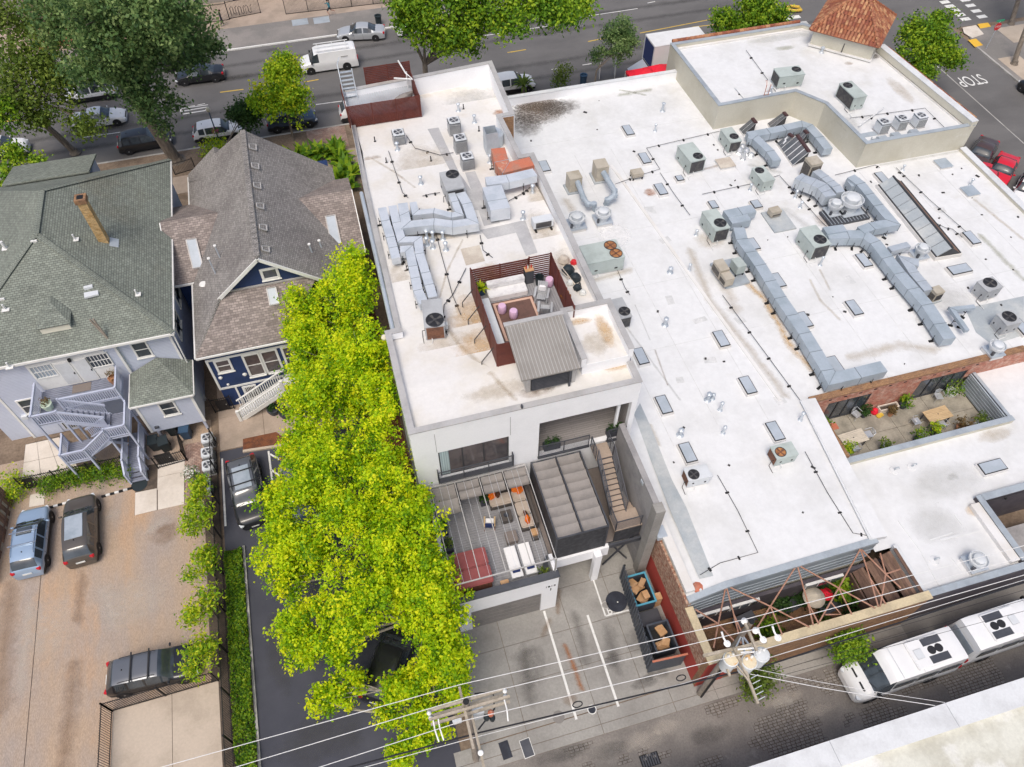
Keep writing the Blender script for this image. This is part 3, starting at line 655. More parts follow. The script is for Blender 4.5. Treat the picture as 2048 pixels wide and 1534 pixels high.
def window(parent,x0,x1,z0,z1,Y,frame='trim_white',glass='glass',fw=.1,mull=0,rail=True,face=-1,sill=True,axis='Y'):
 """window on a wall face at Y (axis Y) or X (axis X), standing proud of it"""
 def B(mb,a0,a1,d0,d1,c0,c1):
  lo,hi=sorted((Y+face*d0,Y+face*d1))
  return mb.box(a0,a1,lo,hi,c0,c1) if axis == 'Y' else mb.box(lo,hi,a0,a1,c0,c1)
 f=M();B(f,x0-fw,x0,-.05,.06,z0-fw,z1+fw);B(f,x1,x1+fw,-.05,.06,z0-fw,z1+fw);B(f,x0,x1,-.05,.06,z1,z1+fw);B(f,x0,x1,-.05,.06,z0-fw,z0)
 o=f.build('window',frame,parent)
 B(M(),x0,x1,-.04,.012,z0,z1).build('pane',glass,o)
 g=M()
 if rail:B(g,x0,x1,.0,.035,(z0+z1)/2-.025,(z0+z1)/2+.025)
 for k in range(mull):
  xm=lerp(x0,x1,(k+1)/(mull+1));B(g,xm-.02,xm+.02,.0,.034,z0,z1)
 if g.v:g.build('glazing_bar',frame,o)
 if sill:B(M(),x0-fw-.05,x1+fw+.05,.0,.1,z0-fw-.06,z0-fw-.001).build('sill',frame,o)
 return o
def rail_fence(parent,a,b,h,n,m='iron',r=.014,post=True,z=None,cables=0,top=.02,name='railing'):
 """railing from a to b: top and bottom rail, posts and pickets (or cables)"""
 a,b=Vector(a),Vector(b);u=V(0,0,1);mb=M()
 mb.bar(a+u*h,b+u*h,.045,.04)
 if not cables:
  mb.bar(a+u*.1,b+u*.1,.03,.03)
  for i in range(n+1):
   q=lerp(a,b,i/n);mb.cyl(q+u*.1,q+u*h,r,n=4,caps=False)
 else:
  for i in range(cables):mb.cyl(a+u*(h*(i+.6)/(cables+.6)),b+u*(h*(i+.6)/(cables+.6)),.009,n=4,caps=False)
 k=max(1,round((b-a).length/1.6))
 for i in range(k+1):
  q=lerp(a,b,i/k);mb.cyl(q,q+u*h,.028,n=6)
 return mb.build(name,m,parent)
# ------------------------------------------------------------------ the three-storey white building
def roofz(y):return 10.9-max(0.,y-24)*.062
def PR(x,y,up=0.):
 z=10.9
 for _ in range(6):z=roofz(P(x,y,z+up).y)
 return P(x,y,z+up)
def ztop(x,y,up):return PR(x,y,up)
B1=thing('white_building','three storey white stucco building with equipment crowded on its white roof','building',(6.8,36,0))
FY=20.9
xl,xr=.69,12.85
j0=P(771,661,11.3);jl=P(803,655,11.3)
L4=ztop(687,180,.3);L3=ztop(728,384,.25);L2=ztop(790,652,.25)
R1=P(1199,602,11.4);N1=P(1067,305,10.9);N2=P(1043,309,10.9);N3=P(1003,232,10.75);N4=P(1029,228,10.75);R5=P(983,121,10.6)
L4=V(L4.x,R5.y-.9,10.6)
out=[V(xl,FY,11.3),V(xr,FY,11.3),V(xr,26.2,11.3),V(12.75,27,11.3),N1,N2,N3,N4,R5,L4,V(L3.x+.05,L3.y,L3.z),V(L2.x,j0.y,L2.z),V(xl,j0.y,11.3)]
# outer wall shell (front left open above the deck for window and loggia: built from pieces below)
sh=M()
oin=ring_pts(out,.006);n=len(out)
for i in range(1,n):
 a,b=oin[i],oin[(i+1) % n]
 sh.add([(a.x,a.y,0),(b.x,b.y,0),(b.x,b.y,b.z-.06),(a.x,a.y,a.z-.06)],[(0,1,2,3)])
sh.build('wall','stucco_white',B1)
wx0,wx1,wz0,wz1=1.95,5.75,6.5,9.02;ox0,ox1,oz0,oz1=7.4,12.55,6.3,9.56
fc=M()
for x0,x1,z0,z1 in ((xl,wx0,3.45,11.2),(wx0,wx1,wz1,11.2),(wx0,wx1,3.45,wz0),(wx1,ox0,3.45,11.2),(ox0,ox1,oz1,11.2),(ox0,ox1,3.45,oz0),(ox1,xr,3.45,11.2)):fc.box(x0,x1,FY+.004,FY+.3,z0,z1)
fc.build('facade','stucco_white',B1)
for x,z0,z1 in ((1.9,9.1,10.78),(5.82,9.1,10.78),(1.9,3.5,6.34)):M().box(x-.012,x+.012,FY-.004,FY+.01,z0,z1).build('expansion_joint','stucco_grey',B1)
M().box(xl+.3,xr-.1,FY+.3,FY+3.4,3.3,3.45).build('floor_slab','stucco_grey',B1)
# roof surface: front terrace and sloping back part
rf=M()
fb=[V(xl+.1,FY+.1,10.9),V(xr-.1,FY+.1,10.9),V(xr-.1,24,10.9),V(xl+.1,24,10.9)]
def rp(x,y):return V(x,y,roofz(y))
rf.poly(*fb);rf.poly(rp(xl+.1,24),rp(xr-.1,24),rp(xr-.1,j0.y),rp(xl+.1,j0.y))
rf.poly(rp(L2.x+.03,j0.y),rp(xr-.1,j0.y),rp(12.6,N1.y-.5),rp(L2.x+.35,N1.y-.5));rf.poly(rp(L2.x+.35,N1.y-.5),rp(N2.x-.02,N1.y-.5),rp(N3.x-.02,N3.y+.2),rp(L3.x+.6,N3.y+.2));rf.poly(rp(L3.x+.6,N3.y+.2),rp(N4.x-.1,N3.y+.2),rp(R5.x-.1,R5.y-.1),rp(L4.x+.1,R5.y-1))
rf.build('roof','membrane_main',B1)
# parapets with copings
coped(B1,[out[12],out[0],out[1],V(xr,22.3,11.3)],.28,.45,'stucco_white','coping',closed=False)
coped(B1,[V(xr,26.2,11.32),N1,N2,N3,N4,R5,L4],.3,[.55,1.2,1.2,1.5,1.5,2.1,2.1],'stucco_white','coping',closed=False)
coped(B1,[L4-V(0,.32,1.2),out[10],out[11]],.25,.4,'stucco_white','coping',closed=False,cth=.06)
coped(B1,[V(L2.x+.3,j0.y,11.3),V(xl+.31,j0.y,11.3)],.28,.5,'stucco_white','coping',closed=False)
# gutter along the left eave
M().cyl(L3+V(-.18,0,-.05),V(L2.x-.17,j0.y+.1,L2.z-.05),.13,n=10).build('gutter','galv',B1,smooth=True)
# brown brick at the head of the light well
M().box(N3.x+.05,N4.x-.05,N3.y-.02,N3.y+.12,0,10.6).build('light_well_wall','brick_brown',B1)
# front window and balcony rail
w1=M()
for x in (wx0,3.2,4.35,wx1-.06):w1.box(x,x+.06,FY+.1,FY+.18,wz0,wz1)
w1.box(wx0+.06,wx1-.06,FY+.1,FY+.18,wz1-.06,wz1);w1.box(wx0+.06,wx1-.06,FY+.1,FY+.18,wz0,wz0+.06)
wo_=w1.build('window','frame_dark',B1)
M().box(wx0+.06,wx1-.06,FY+.13,FY+.15,wz0+.06,wz1-.06).build('pane','glass_brown',wo_)
mat('curtain',(.45,.55,.56),.9,pattern=(.12,50,.03,(.7,.72,.75),.08,0.),fine=.05)
M().box(wx0+.08,wx0+.55,FY+.115,FY+.128,wz0+.07,wz1-.07).build('curtain','curtain',wo_)
bal=M().box(1.75,5.95,FY-.28,FY-.001,6.36,6.44).build('balcony_ledge','steel_dark',B1)
rail_fence(bal,(1.78,FY-.25,6.44),(5.92,FY-.25,6.44),1.,8,'steel_dark',cables=9)
for x in (1.78,5.92):rail_fence(bal,(x,FY-.25,6.44),(x,FY-.02,6.44),1.,2,'steel_dark',cables=9)
# loggia
lo_=M().box(ox0,ox1,FY+.3,FY+3.3,6.2,6.3).build('loggia_floor','soffit',B1)
M().box(ox0,ox1,FY+3.3,FY+3.4,6.2,oz1+.4).box(ox0-.1,ox0,FY+.3,FY+3.3,6.2,oz1+.4).box(ox1,ox1+.1,FY+.3,FY+3.3,6.2,oz1+.4).build('loggia_wall','soffit',B1)
M().box(ox0,ox1,FY+.3,FY+3.3,oz1+.3,oz1+.4).build('loggia_ceiling','soffit',B1)
M().box(11.95,12.1,FY+.35,FY+.5,6.3,oz1+.3).build('column','stucco_white',B1)
rail_fence(lo_,(7.42,FY-.04,6.3),(10.35,FY-.04,6.3),1.02,8,'steel_dark',cables=11)
rail_fence(lo_,(11.45,FY-.04,6.3),(12.5,FY-.04,6.3),1.02,8,'steel_dark',cables=11)
M().box(7.38,10.4,FY-.1,FY-.001,6.14,6.29).box(11.4,12.55,FY-.1,FY-.001,6.14,6.29).build('edge_beam','steel_dark',B1)
def topiary(x,y,z,label):
 t=thing('planter_box',label,'planter',(x,y,z))
 M().obox(x,y,z,.95,.38,.5).build('box','pot_dark',t,bevel=.02)
 for d in (-.22,.22):
  c=ball_leaves((x+d,y,z+.68),.24,260,.07,'leaf_dark');c.name='topiary_ball';c.parent=t;c.location=-ORG[t.name]
 return t
# deck storey: garage walls, deck slab, fascia
DZ=3.5
gw=M()
gw.box(1.2,1.5,14.75,FY,0,DZ-.15).box(5.85,6.75,14.66,15.1,0,2.6).box(1.2,1.9,14.66,14.74,0,2.6)
gw.box(1.2,6.75,14.66,14.95,2.6,4.38).box(6.55,6.75,14.96,15.99,2.6,4.38)
gw.box(6.76,10.1,15.9,16.15,2.45,3.42).box(9.2,9.6,15.55,15.9,0,3.3)
gw.build('garage_wall','stucco_white',B1)
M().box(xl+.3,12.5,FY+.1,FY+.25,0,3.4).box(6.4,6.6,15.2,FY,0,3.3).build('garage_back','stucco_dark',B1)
gd=M().box(1.9,5.84,14.72,14.78,.05,2.6).build('garage_door','stucco_grey',B1)
for i in range(5):M().box(1.95,5.8,14.70,14.719,.08+.5*i,.54+.5*i).build('door_panel','walk_grey',gd)
M().box(1.14,6.8,14.6,15.0,4.381,4.46).build('deck_coping','steel_dark',B1)
M().box(1.0,1.2,14.7,FY,3.3,4.3).build('deck_side_wall','stucco_white',B1)
deck=M().box(1.21,6.54,14.96,FY-.002,DZ-.14,DZ-.03).box(6.541,12.0,16.16,FY-.002,DZ-.14,DZ-.03).build('deck','steel_dark',B1)
yb=15.0
while yb < FY-.1:
 M().box(1.25,6.7,yb,yb+.135,DZ-.03,DZ).build('deck_board','deck_grey',deck);yb += .147
M().box(6.74,12.0,16.16,FY-.05,DZ-.03,DZ).build('deck_board','deck_brown',deck)
t_=text_mesh('1815',.26,'house_number','iron',B1,(6.32,14.655,3.3),(rad(90),0,0),(1.2,1,1),.01)
text_mesh('1',.42,'unit_number','iron',B1,(6.35,14.655,2.85),(rad(90),0,0),(1.2,1,1),.01)
# sliding door onto the deck
sdr=M().box(2.2,5.6,FY-.05,FY-.001,DZ,5.75).build('sliding_door','frame_dark',B1)
for k in range(3):M().box(2.26+1.12*k,3.3+1.12*k,FY-.06,FY-.051,DZ+.08,5.7).build('pane','glass',sdr)
# right-hand concrete screen wall and stair
M().box(12.02,12.34,15.75,FY-.001,0,7.66).build('screen_wall','stucco_grey',B1)
M().box(11.9,12.42,15.2,15.75,0,7.8).build('wall_pier','concrete',B1)
st=thing('steel_stair','outdoor steel stair with tan treads and cable rails beside a tall concrete wall','stair',(11.2,18,3.5))
M().box(10.45,11.42,19.85,FY-.11,6.16,6.28).build('top_landing','concrete_tan',st)
nst=10
for i in range(nst):
 y1=19.85-i*.255;z=6.28-(i+1)*.155
 M().box(10.6,11.38,y1-.27,y1,z-.05,z).build('tread','concrete_tan',st)
 M().box(10.62,11.36,y1-.02,y1-.001,z+.001,z+.10).build('riser','steel_dark',st)
sl=M()
for x in (10.56,11.42):sl.bar((x,19.9,6.2),(x,17.2,4.55),.05,.26)
sl.build('stringer','steel_dark',st)
M().box(10.42,12.0,16.2,17.28,4.5,4.62).build('middle_landing','concrete_tan',st)
for i in range(8):M().box(11.5,11.98,17.3+i*.25,17.57+i*.25,4.45-(i+1)*.14,4.5-(i+1)*.14).build('tread','concrete_tan',st)
def sloped_rail(parent,a,b,h=1.,n=8):
 a,b=Vector(a),Vector(b);u=V(0,0,1);mb=M();mb.bar(a+u*h,b+u*h,.045,.05)
 for i in range(9):mb.cyl(a+u*h*(i+.5)/9.5,b+u*h*(i+.5)/9.5,.009,n=4,caps=False)
 k=max(2,round((b-a).length/1.2))
 for i in range(k+1):q=lerp(a,b,i/k);mb.cyl(q,q+u*h,.026,n=6)
 return mb.build('railing','steel_dark',parent)
sloped_rail(st,(10.52,19.85,6.28),(10.52,17.25,4.6));sloped_rail(st,(11.45,19.85,6.28),(11.45,17.25,4.6))
sloped_rail(st,(10.44,FY-.15,6.28),(10.44,19.9,6.28));sloped_rail(st,(11.43,FY-.15,6.28),(11.43,19.9,6.28))
rail_fence(st,(10.45,16.23,4.62),(11.9,16.23,4.62),1.,8,'steel_dark',cables=9);rail_fence(st,(10.44,16.25,4.62),(10.44,17.2,4.62),1.,8,'steel_dark',cables=9)
mat('mesh_dark',(.035,.037,.043),.6,(.06,.062,.07),4.,fine=.3,fscale=40)
M().box(10.4,11.9,16.12,16.16,3.5,4.62).build('mesh_screen','mesh_dark',st)
M().box(10.12,12.0,15.95,16.08,3.1,3.45).build('edge_beam','steel_dark',st)
M().bar((10.2,16.3,.1),(11.7,16.3,3.1),.08,.08).bar((11.7,16.32,.1),(10.2,16.42,3.1),.08,.08).build('brace','steel_dark',st)
# pergola room: steel frame with two bays of taupe fabric
pr=thing('fabric_pavilion','steel framed deck pavilion roofed with two bays of folded taupe fabric','pavilion',(8.4,18.4,DZ))
x0,x1,y0,y1,zt=6.98,9.82,16.02,20.75,6.05
fr=M()
for x in (x0,(x0+x1)/2,x1):
 fr.bar((x,y0,zt),(x,y1,zt),.07,.1)
for y in (y0,y1):fr.bar((x0,y,zt-.1),(x1,y,zt-.1),.07,.09)
for x in (x0,x1):
 for y in (y0,y1):fr.box(x-.04,x+.04,y-.04,y+.04,DZ,zt-.05)
fr.build('frame','steel_dark',pr)
def sagged(parent,xa,xb,ya,yb_,z,n,sag,m,name='fabric',sub=6):
 vs,fs=[],[];tot=n*sub
 for i in range(tot+1):
  t=(i % sub)/sub;zz=z-sag*(4*t*(1-t))
  y=lerp(ya,yb_,i/tot)
  for k in range(7):
   u=k/6;vs.append((lerp(xa,xb,u),y,zz-.03*(4*u*(1-u))*(1 if sag else 0)+random.uniform(-.006,.006)))
 for i in range(tot):
  for k in range(6):a=i*7+k;fs.append((a,a+1,a+8,a+7))
 mb=M();mb.add(vs,fs);return mb.build(name,m,parent,smooth=True)
sagged(pr,x0+.06,(x0+x1)/2-.06,y0+.03,y1-.05,zt-.02,8,.08,'fabric_taupe');sagged(pr,(x0+x1)/2+.06,x1-.06,y0+.03,y1-.05,zt-.02,8,.08,'fabric_taupe')
M().box(x0+.05,x1-.05,y0-.015,y0+.015,DZ+.0,zt-.16).build('mesh_screen','mesh_dark',pr)
M().box(x0-.015,x0+.015,y0+.05,y1-.05,DZ+.0,zt-.06).build('mesh_screen','mesh_dark',pr);M().box(x1-.015,x1+.015,y0+.05,y1-.05,DZ+.0,zt-.06).build('mesh_screen','mesh_dark',pr)
# open pergola over the deck, shades drawn back against the wall
pg=thing('deck_pergola','slim wire and steel pergola over the deck with taupe shades drawn back','pergola',(3.9,18,DZ))
pf=M();zt=6.0
for x in (1.25,6.62):
 for y in (14.98,20.72):pf.box(x-.035,x+.035,y-.035,y+.035,DZ if y > 15 else 4.46,zt)
pf.bar((1.25,14.98,zt),(6.62,14.98,zt),.06,.06);pf.bar((1.25,20.72,zt),(6.62,20.72,zt),.08,.1)
for x in (1.25,2.6,3.95,5.3,6.62):pf.bar((x,15.0,zt-.04),(x,20.7,zt-.04),.045,.045)
pf.build('frame','coping',pg)
wz=M()
for x in (1.75,2.15,3.1,3.5,4.5,4.85,5.8,6.1):wz.cyl((x,15,zt-.05),(x,20.7,zt-.05),.008,n=4)
wz.build('shade_wire','galv_bright',pg)
for k in range(4):
 xa=1.3+1.345*k;sagged(pg,xa+.05,xa+1.25,19.55 if k else 18.9,20.65,zt-.05,2,.22,'fabric_taupe','shade')
# ------------------------------------------------------------------ the long low white-roofed block (roofs A, B, C)
ZA,ZB,ZC=4.7,6.5,3.3
BA=thing('long_white_building','wide low building with large white membrane roof dotted with skylights and ducts','building',(30,35,0))
PA=lambda x,y,u=0.:P(x,y,ZA+u)
PB=lambda x,y,u=0.:P(x,y,ZB+u)
PC=lambda x,y,u=0.:P(x,y,ZC+u)
fA=[P(1377,1195,4.45),P(1451,1167,4.78),P(1594,1128,4.8),P(1733,1084,4.8)]
lx,fy,ry,bx=12.74,11.6,21.25,56.4
front=[V(lx,11.5,4.45),V(fA[1].x,11.62,4.78),V(fA[2].x,11.68,4.8),V(23.75,11.75,4.8)]
pA=front+[V(24.75,ry,ZA),V(49,ry,ZA),V(49,40.3,ZA),V(31,40.3,ZA),V(31,bx,ZA),V(12.9,bx,ZA),V(12.9,20.9,ZA),V(12.74,20.9,ZA)]
ra=M();ra.poly(*(Vector(p) for p in (front[0],front[1],V(14.9,20.9,ZA),V(12.74,20.9,ZA)))).poly(front[1],front[2],front[3],V(24.75,ry,ZA),V(14.9,20.9,ZA))
ra.poly(V(12.9,20.9,ZA),V(14.9,20.9,ZA),V(24.75,ry,ZA),V(49,ry,ZA),V(49,40.5,ZA),V(40.4,48,ZA),V(31.5,49,ZA),V(31.5,bx,ZA),V(12.9,bx,ZA))
roofA=ra.build('roof','membrane',BA)
wl=M();n=len(pA)
for i in range(n):
 a,b=pA[i],pA[(i+1) % n];wl.add([(a.x,a.y,0),(b.x,b.y,0),(b.x,b.y,b.z-.02),(a.x,a.y,a.z-.02)],[(0,1,2,3)])
wl.build('wall','stucco_cream',BA)
# membrane lap seams (thin raised welts)
sp=M()
for x in (15.6,18.7,21.8,27.5,30.5,33.5,36.6,39.6,42.6,45.7):
 y0=12 if x < 24 else 21.4;y1=48 if x < 31 else 40
 sp.box(x-.02,x+.02,y0,y1,ZA,ZA+.006)
for y in (17,27.5,33,38.5,44,50):sp.box(13.5,30.8 if y > 40 else 48.5 if y > 22 else 23.8,y-.015,y+.015,ZA,ZA+.0055)
tag(sp.build('membrane_seam','seam_grey',roofA),kind='stuff')
db=M()
for _ in range(170):
 x,y=random.uniform(13.5,48.5),random.uniform(12.5,55)
 if (x > 24 and y < 22) or (x > 30.5 and y > 40):continue
 if x < 27 and random.random() < .6:continue
 s_=random.uniform(.05,.16);db.obox(x,y,ZA,s_*random.uniform(.8,2.2),s_,random.uniform(.02,.08),random.uniform(0,3))
tag(db.build('roof_grit','pipe_dark',roofA),kind='stuff')
pm_=M()
for x,y,a,b in ((1330,480,.5,.35),(1480,640,.4,.4),(1340,600,.3,.5),(1560,800,.4,.4),(1300,420,.5,.5),(1450,560,.4,.3),(1420,720,.5,.3),(1360,760,.3,.3),(1470,900,.4,.4),(1640,1010,.4,.3),(1400,640,.6,.25),(1790,560,.4,.4),(1840,640,.4,.3),(1700,560,.3,.5),(1880,420,.5,.4),(1910,500,.4,.4)):q=P(x,y,ZA);pm_.obox(q.x,q.y,ZA,a*1.6,b*1.6,.0045,random.uniform(-.2,.2))
tag(pm_.build('membrane_patches','seam_grey',roofA),kind='stuff')
# rolls (low kerbs) running down the roof, left of the ducts and at the joint with roof C
for q in (((1246,400),(1700,1110)),):
 pass
M().bar(PA(1222,330,.03),PA(1560,800,.03),.22,.05).build('roof_kerb','membrane_clean',roofA)
jn=M().bar(V(24.75,ry-.05,ZA+.05),V(23.85,11.9,ZA+.12),.9,.3).build('party_kerb','membrane',roofA)
M().bar(V(24.25,ry-.05,ZA+.16),V(23.35,11.95,ZA+.2),.1,.06).build('kerb_flashing','coping_white',roofA)
# left edge: gutter strip and grey patch
def sheetA(pts,m,u,name='roof_patch',par=None):
 return M().poly(*[PA(x,y,u) for x,y in pts]).build(name,m,par or roofA)
sheetA(((1280,806),(1300,850),(1344,960),(1443,1148),(1399,1158),(1340,1020),(1303,925),(1268,828)),'patch_grey',.010)
M().bar(V(12.95,11.9,4.72),V(12.95,20.8,ZA+.12),.5,.2).build('edge_upstand','membrane_clean',roofA)
sheetA(((2048,592),(1930,617),(1952,665),(1985,690),(2048,670)),'patch_grey',.008)
# street parapet of A
coped(BA,[V(31.2,bx-.1,5.45),V(13.0,bx-.1,5.45)],.35,.9,'stucco_white','coping_white',closed=False)
# right parapet of A along the side street
coped(BA,[V(49.3,ry,5.0),V(49.3,40.3,5.0)],.5,.5,'stucco_cream','coping_white',closed=False)
# front edge flashing and blue-grey metal siding over the courtyard
fl=ring(M(),[p+V(0,-.05,.06) for p in front],.35,.22,closed=False).build('edge_flashing','coping_blue',BA)
sdg=M()
for i in range(3):
 a,b=front[i]+V(0,-.02,-.17),front[i+1]+V(0,-.02,-.17);sdg.add([(a.x,a.y,2.5),(b.x,b.y,2.5),(b.x,b.y,b.z),(a.x,a.y,a.z)],[(0,1,2,3)])
sdg.build('siding','metal_siding',BA)
for k in range(4):
 zz=2.7+k*.45;rb=M()
 for i in range(3):
  a,b=front[i],front[i+1];rb.bar((a.x,a.y-.05,zz),(b.x,b.y-.05,zz),.03,.06)
 tag(rb.build('siding_rib','coping_blue',BA))
# ---------------- corner building B
BB=thing('corner_building','cream stucco corner building with raised white roof and clay tiled tower','building',(41,50,0))
ZBP=6.95
pb=[P(1341,86,ZBP),P(1438,211,ZBP),P(1592,182,ZBP),P(1651,206,ZBP),P(1733,287,ZBP),P(1952,249,ZBP),P(1768,99,ZBP),P(1640,58,ZBP)]
pb[7] =V(pb[6].x-4.6,pb[0].y+.05,ZBP);pb[6] =V(pb[6].x,pb[6].y+.3,ZBP)
pbc=[pb[0],pb[1],pb[2],pb[3],pb[4],pb[5],pb[6],pb[7]]
wb=M();pi_=ring_pts(pbc,.006);n=len(pi_)
for i in range(n):
 a,b=pi_[i],pi_[(i+1) % n];wb.add([(a.x,a.y,0),(b.x,b.y,0),(b.x,b.y,6.6),(a.x,a.y,6.6)],[(0,1,2,3)])
wb.build('wall','stucco_cream',BB)
roofB=M().poly(*[V(p.x,p.y,ZB) for p in ring_pts(pbc,.1)]).build('roof','membrane',BB)
coped(BB,pbc,.28,.4,'stucco_cream','coping_blue',closed=True,cth=.05,over=.03)
# white inside upstand on the street and side-street edges, red tile caps outside
coped(BB,[pbc[5]+V(.05,0,.35),pbc[6]+V(.05,0,.35)],.55,.55,'stucco_cream','coping_white',closed=False)
def tile_cap(a,b,wd=.34):
 a,b=Vector(a),Vector(b);n=int((b-a).length/.42);par=M().bar(a-V(0,0,.04),b-V(0,0,.04),wd,.05).build('tile_bed','clay_tile_2',BB)
 me=M();me.cyl((0,-.22,0),(0,.22,0),.17,.15,n=8);mesh=me.mesh('cap_tile',smooth=True)
 ms=[]
 for k in range(5):c=mesh.copy();c.materials.append(MT['clay_tile_%d' % k]);ms.append(c)
 d=(b-a).normalized();rz=math.atan2(-d.x,d.y)
 for i in range(n):piece('cap_tile',random.choice(ms),lerp(a,b,(i+.5)/n),par,(0,0,rz+random.uniform(-.04,.04)))
tile_cap(pbc[5]+V(.25,.6,.12),pbc[6]+V(.25,-.3,.12));tile_cap(pbc[0]+V(.3,.25,.0),pbc[7]+V(-.2,.25,.0))
# cant strips on the roof
ring(M(),[V(p.x,p.y,ZB+.12) for p in ring_pts(pbc,.3)],.25,[.12]*8).build('cant_strip','membrane_clean',roofB)
# tower
ZT=8.05
E1,E2,E3=P(1620,60,ZT),P(1757,96,ZT),P(1790,32,ZT)
E4=E1+E3-E2;ctr=(E1+E3)/2
A1=ctr+(E1-E2)*.10+V(0,0,2.3);A2=ctr-(E1-E2)*.10+V(0,0,2.3)
tw=M();q=[ctr+(e-ctr)*.9 for e in (E1,E2,E3,E4)];tw.prism([p.xy for p in q],4.6,ZT-.02)
tw.build('tower_wall','stucco_cream',BB)
M().prism([(ctr+(e-ctr)*.94).xy for e in (E1,E2,E3,E4)],6.6,6.75).build('tower_kerb','membrane_clean',BB)
tr=thing('tile_roof','hipped clay tile roof over the corner tower','roof')
COL.objects.unlink(tr);bpy.data.objects.remove(tr)
tb=M();up=[V(0,0,0)]
faces=[(E1,E2,A2,A1),(E2,E3,A2),(E3,E4,A1,A2),(E4,E1,A1)]
for f in faces:tb.slab(f,.1)
tro=tb.build('tower_roof','clay_tile_2',BB)
tm=M()
for i in range(5):
 t0,t1=math.pi*i/5,math.pi*(i+1)/5
 tm.add([(-.13*math.cos(t0),0,.10*math.sin(t0)+.02),(-.13*math.cos(t1),0,.10*math.sin(t1)+.02),(-.105*math.cos(t1),.46,.085*math.sin(t1)),(-.105*math.cos(t0),.46,.085*math.sin(t0))],[(3,2,1,0)])
tmesh=tm.mesh('tile',smooth=True);tms=[]
for k in range(5):c=tmesh.copy();c.materials.append(MT['clay_tile_%d' % k]);tms.append(c)
rest=[M() for _ in range(5)];count=0
for fi,f in enumerate(faces):
 e0,e1=Vector(f[0]),Vector(f[1]);ux=(e1-e0).normalized();nrm=(e1-e0).cross(Vector(f[2])-e0).normalized();uy=nrm.cross(ux)
 if nrm.z < 0:nrm=-nrm;uy=nrm.cross(ux)
 pts2=[((Vector(p)-e0).dot(ux),(Vector(p)-e0).dot(uy)) for p in f]
 W=(e1-e0).length;Hs=max(p[1] for p in pts2);rows=int(Hs/.4)
 tl_,trr=(pts2[-1][0],pts2[-2][0]) if len(f) == 4 else (pts2[2][0],pts2[2][0])
 for r_ in range(rows+1):
  v=r_*.4-.06;s0=lerp(0,tl_,max(0,v)/Hs);s1=lerp(W,trr,max(0,v)/Hs);nc=max(1,int((s1-s0)/.29))
  for c_ in range(nc):
   u=s0+(c_+.5)*(s1-s0)/nc+random.uniform(-.015,.015);pos=e0+ux*u+uy*v+nrm*(.01+random.uniform(0,.02))
   R3=Matrix((ux,uy,nrm)).transposed();
   if fi == 0 and count < 300:
    o=piece('tile',random.choice(tms),pos,tro,R3.to_euler());count += 1
   else:
    k=random.randrange(5);rest[k].add([pos+R3 @ Vector(v_) for v_ in tm.v],tm.f)
for k in range(5):
 if rest[k].v:tag(rest[k].build('tiles','clay_tile_%d' % k,tro,smooth=True),kind='stuff')
for a,b in ((E1,A1),(E2,A2),(E3,A2),(A1,A2)):
 m_=M();n_=10
 for i in range(n_):p0,p1=lerp(a,b,i/n_)+V(0,0,.07),lerp(a,b,(i+1.15)/n_)+V(0,0,.03);m_.cyl(p0,p1,.16,.13,n=8)
 m_.build('hip_tiles','clay_tile_%d' % random.randrange(5),tro,smooth=True)
M().cyl(P(1689,88,8),P(1682,106,6.6),.05,n=6).build('conduit','pipe_dark',BB)
# door in the cream wall, ladder, louvre frame
a,b=P(1606,232,ZA),P(1622,236,ZA)
dr=M().hexa([a,b,b+V(.05,.1,0),a+V(.05,.1,0)],[p+V(-.0,-.0,1.35) for p in (a,b,b+V(.05,.1,0),a+V(.05,.1,0))])
dr.build('roof_door','stucco_cream',BB)
ld=thing('roof_ladder','rusty steel ladder against the cream wall of the corner building','ladder',PA(1519,240))
lm=M();p0=PA(1514,240);p1=PA(1522,239)
for p in (p0,p1):lm.cyl(p,V(p.x,p.y+.05,7.9),.028,n=6)
for i in range(9):lm.cyl(V(p0.x,p0.y+.01,4.95+.3*i),V(p1.x,p1.y+.01,4.95+.3*i),.018,n=5)
lm.tube([V(p0.x,p0.y+.05,7.85),V(p0.x+.2,p0.y+.5,8.0),V(p1.x,p1.y+.9,7.7)],.02)
lm.build('rails','rust_duct',ld)
lf=thing('louvre_frame','blue grey steel ladder frame leaning on the cream wall corner','frame',PA(1730,320))
fm=M();p0,p1=PA(1727,322),PA(1737,321)
for p in (p0,p1):fm.bar(p,V(p.x+.05,p.y+.25,6.75),.05,.08)
for z in (4.95,5.6,6.2,6.65):fm.bar(V(p0.x,p0.y+.1,z),V(p1.x,p1.y+.1,z),.05,.06)
fm.build('frame','coping_blue',lf)
# ---------------- roof C, patio and light court
BC=thing('rear_white_building','lower white roofed wing by the alley with a sunken planted patio','building',(34,14,0))
px0,px1,py0=25.75,36.75,17.35
cx1,dx0,dy0,dy1,ye,cy0=60,31.45,8.9,12.75,8.75,8.62
rc=M()
for x0,x1,y0,y1 in ((24.2,25.25,11.8,ry),(25.25,px0,12.9,ry),(px0,px1,12.9,py0),(px1,cx1,12.9,ry),(25.25,dx0,8.75,12.9),(24.2,25.25,11.72,11.8)):rc.add([(x0,y0,ZC),(x1,y0,ZC),(x1,y1,ZC),(x0,y1,ZC)],[(0,1,2,3)])
roofC=rc.build('roof','membrane',BC)
M().box(25.2,dx0+.3,cy0,cy0+.02,0,3.2).box(dx0+.3,cx1,cy0+.0,cy0+.02,0,3.2).build('wall','stucco_dark',BC)
coped(BC,[V(dx0+.1,cy0+.02,3.55),V(25.2,cy0+.02,3.55)][::-1],.3,.4,'stucco_dark','coping_blue',closed=False)
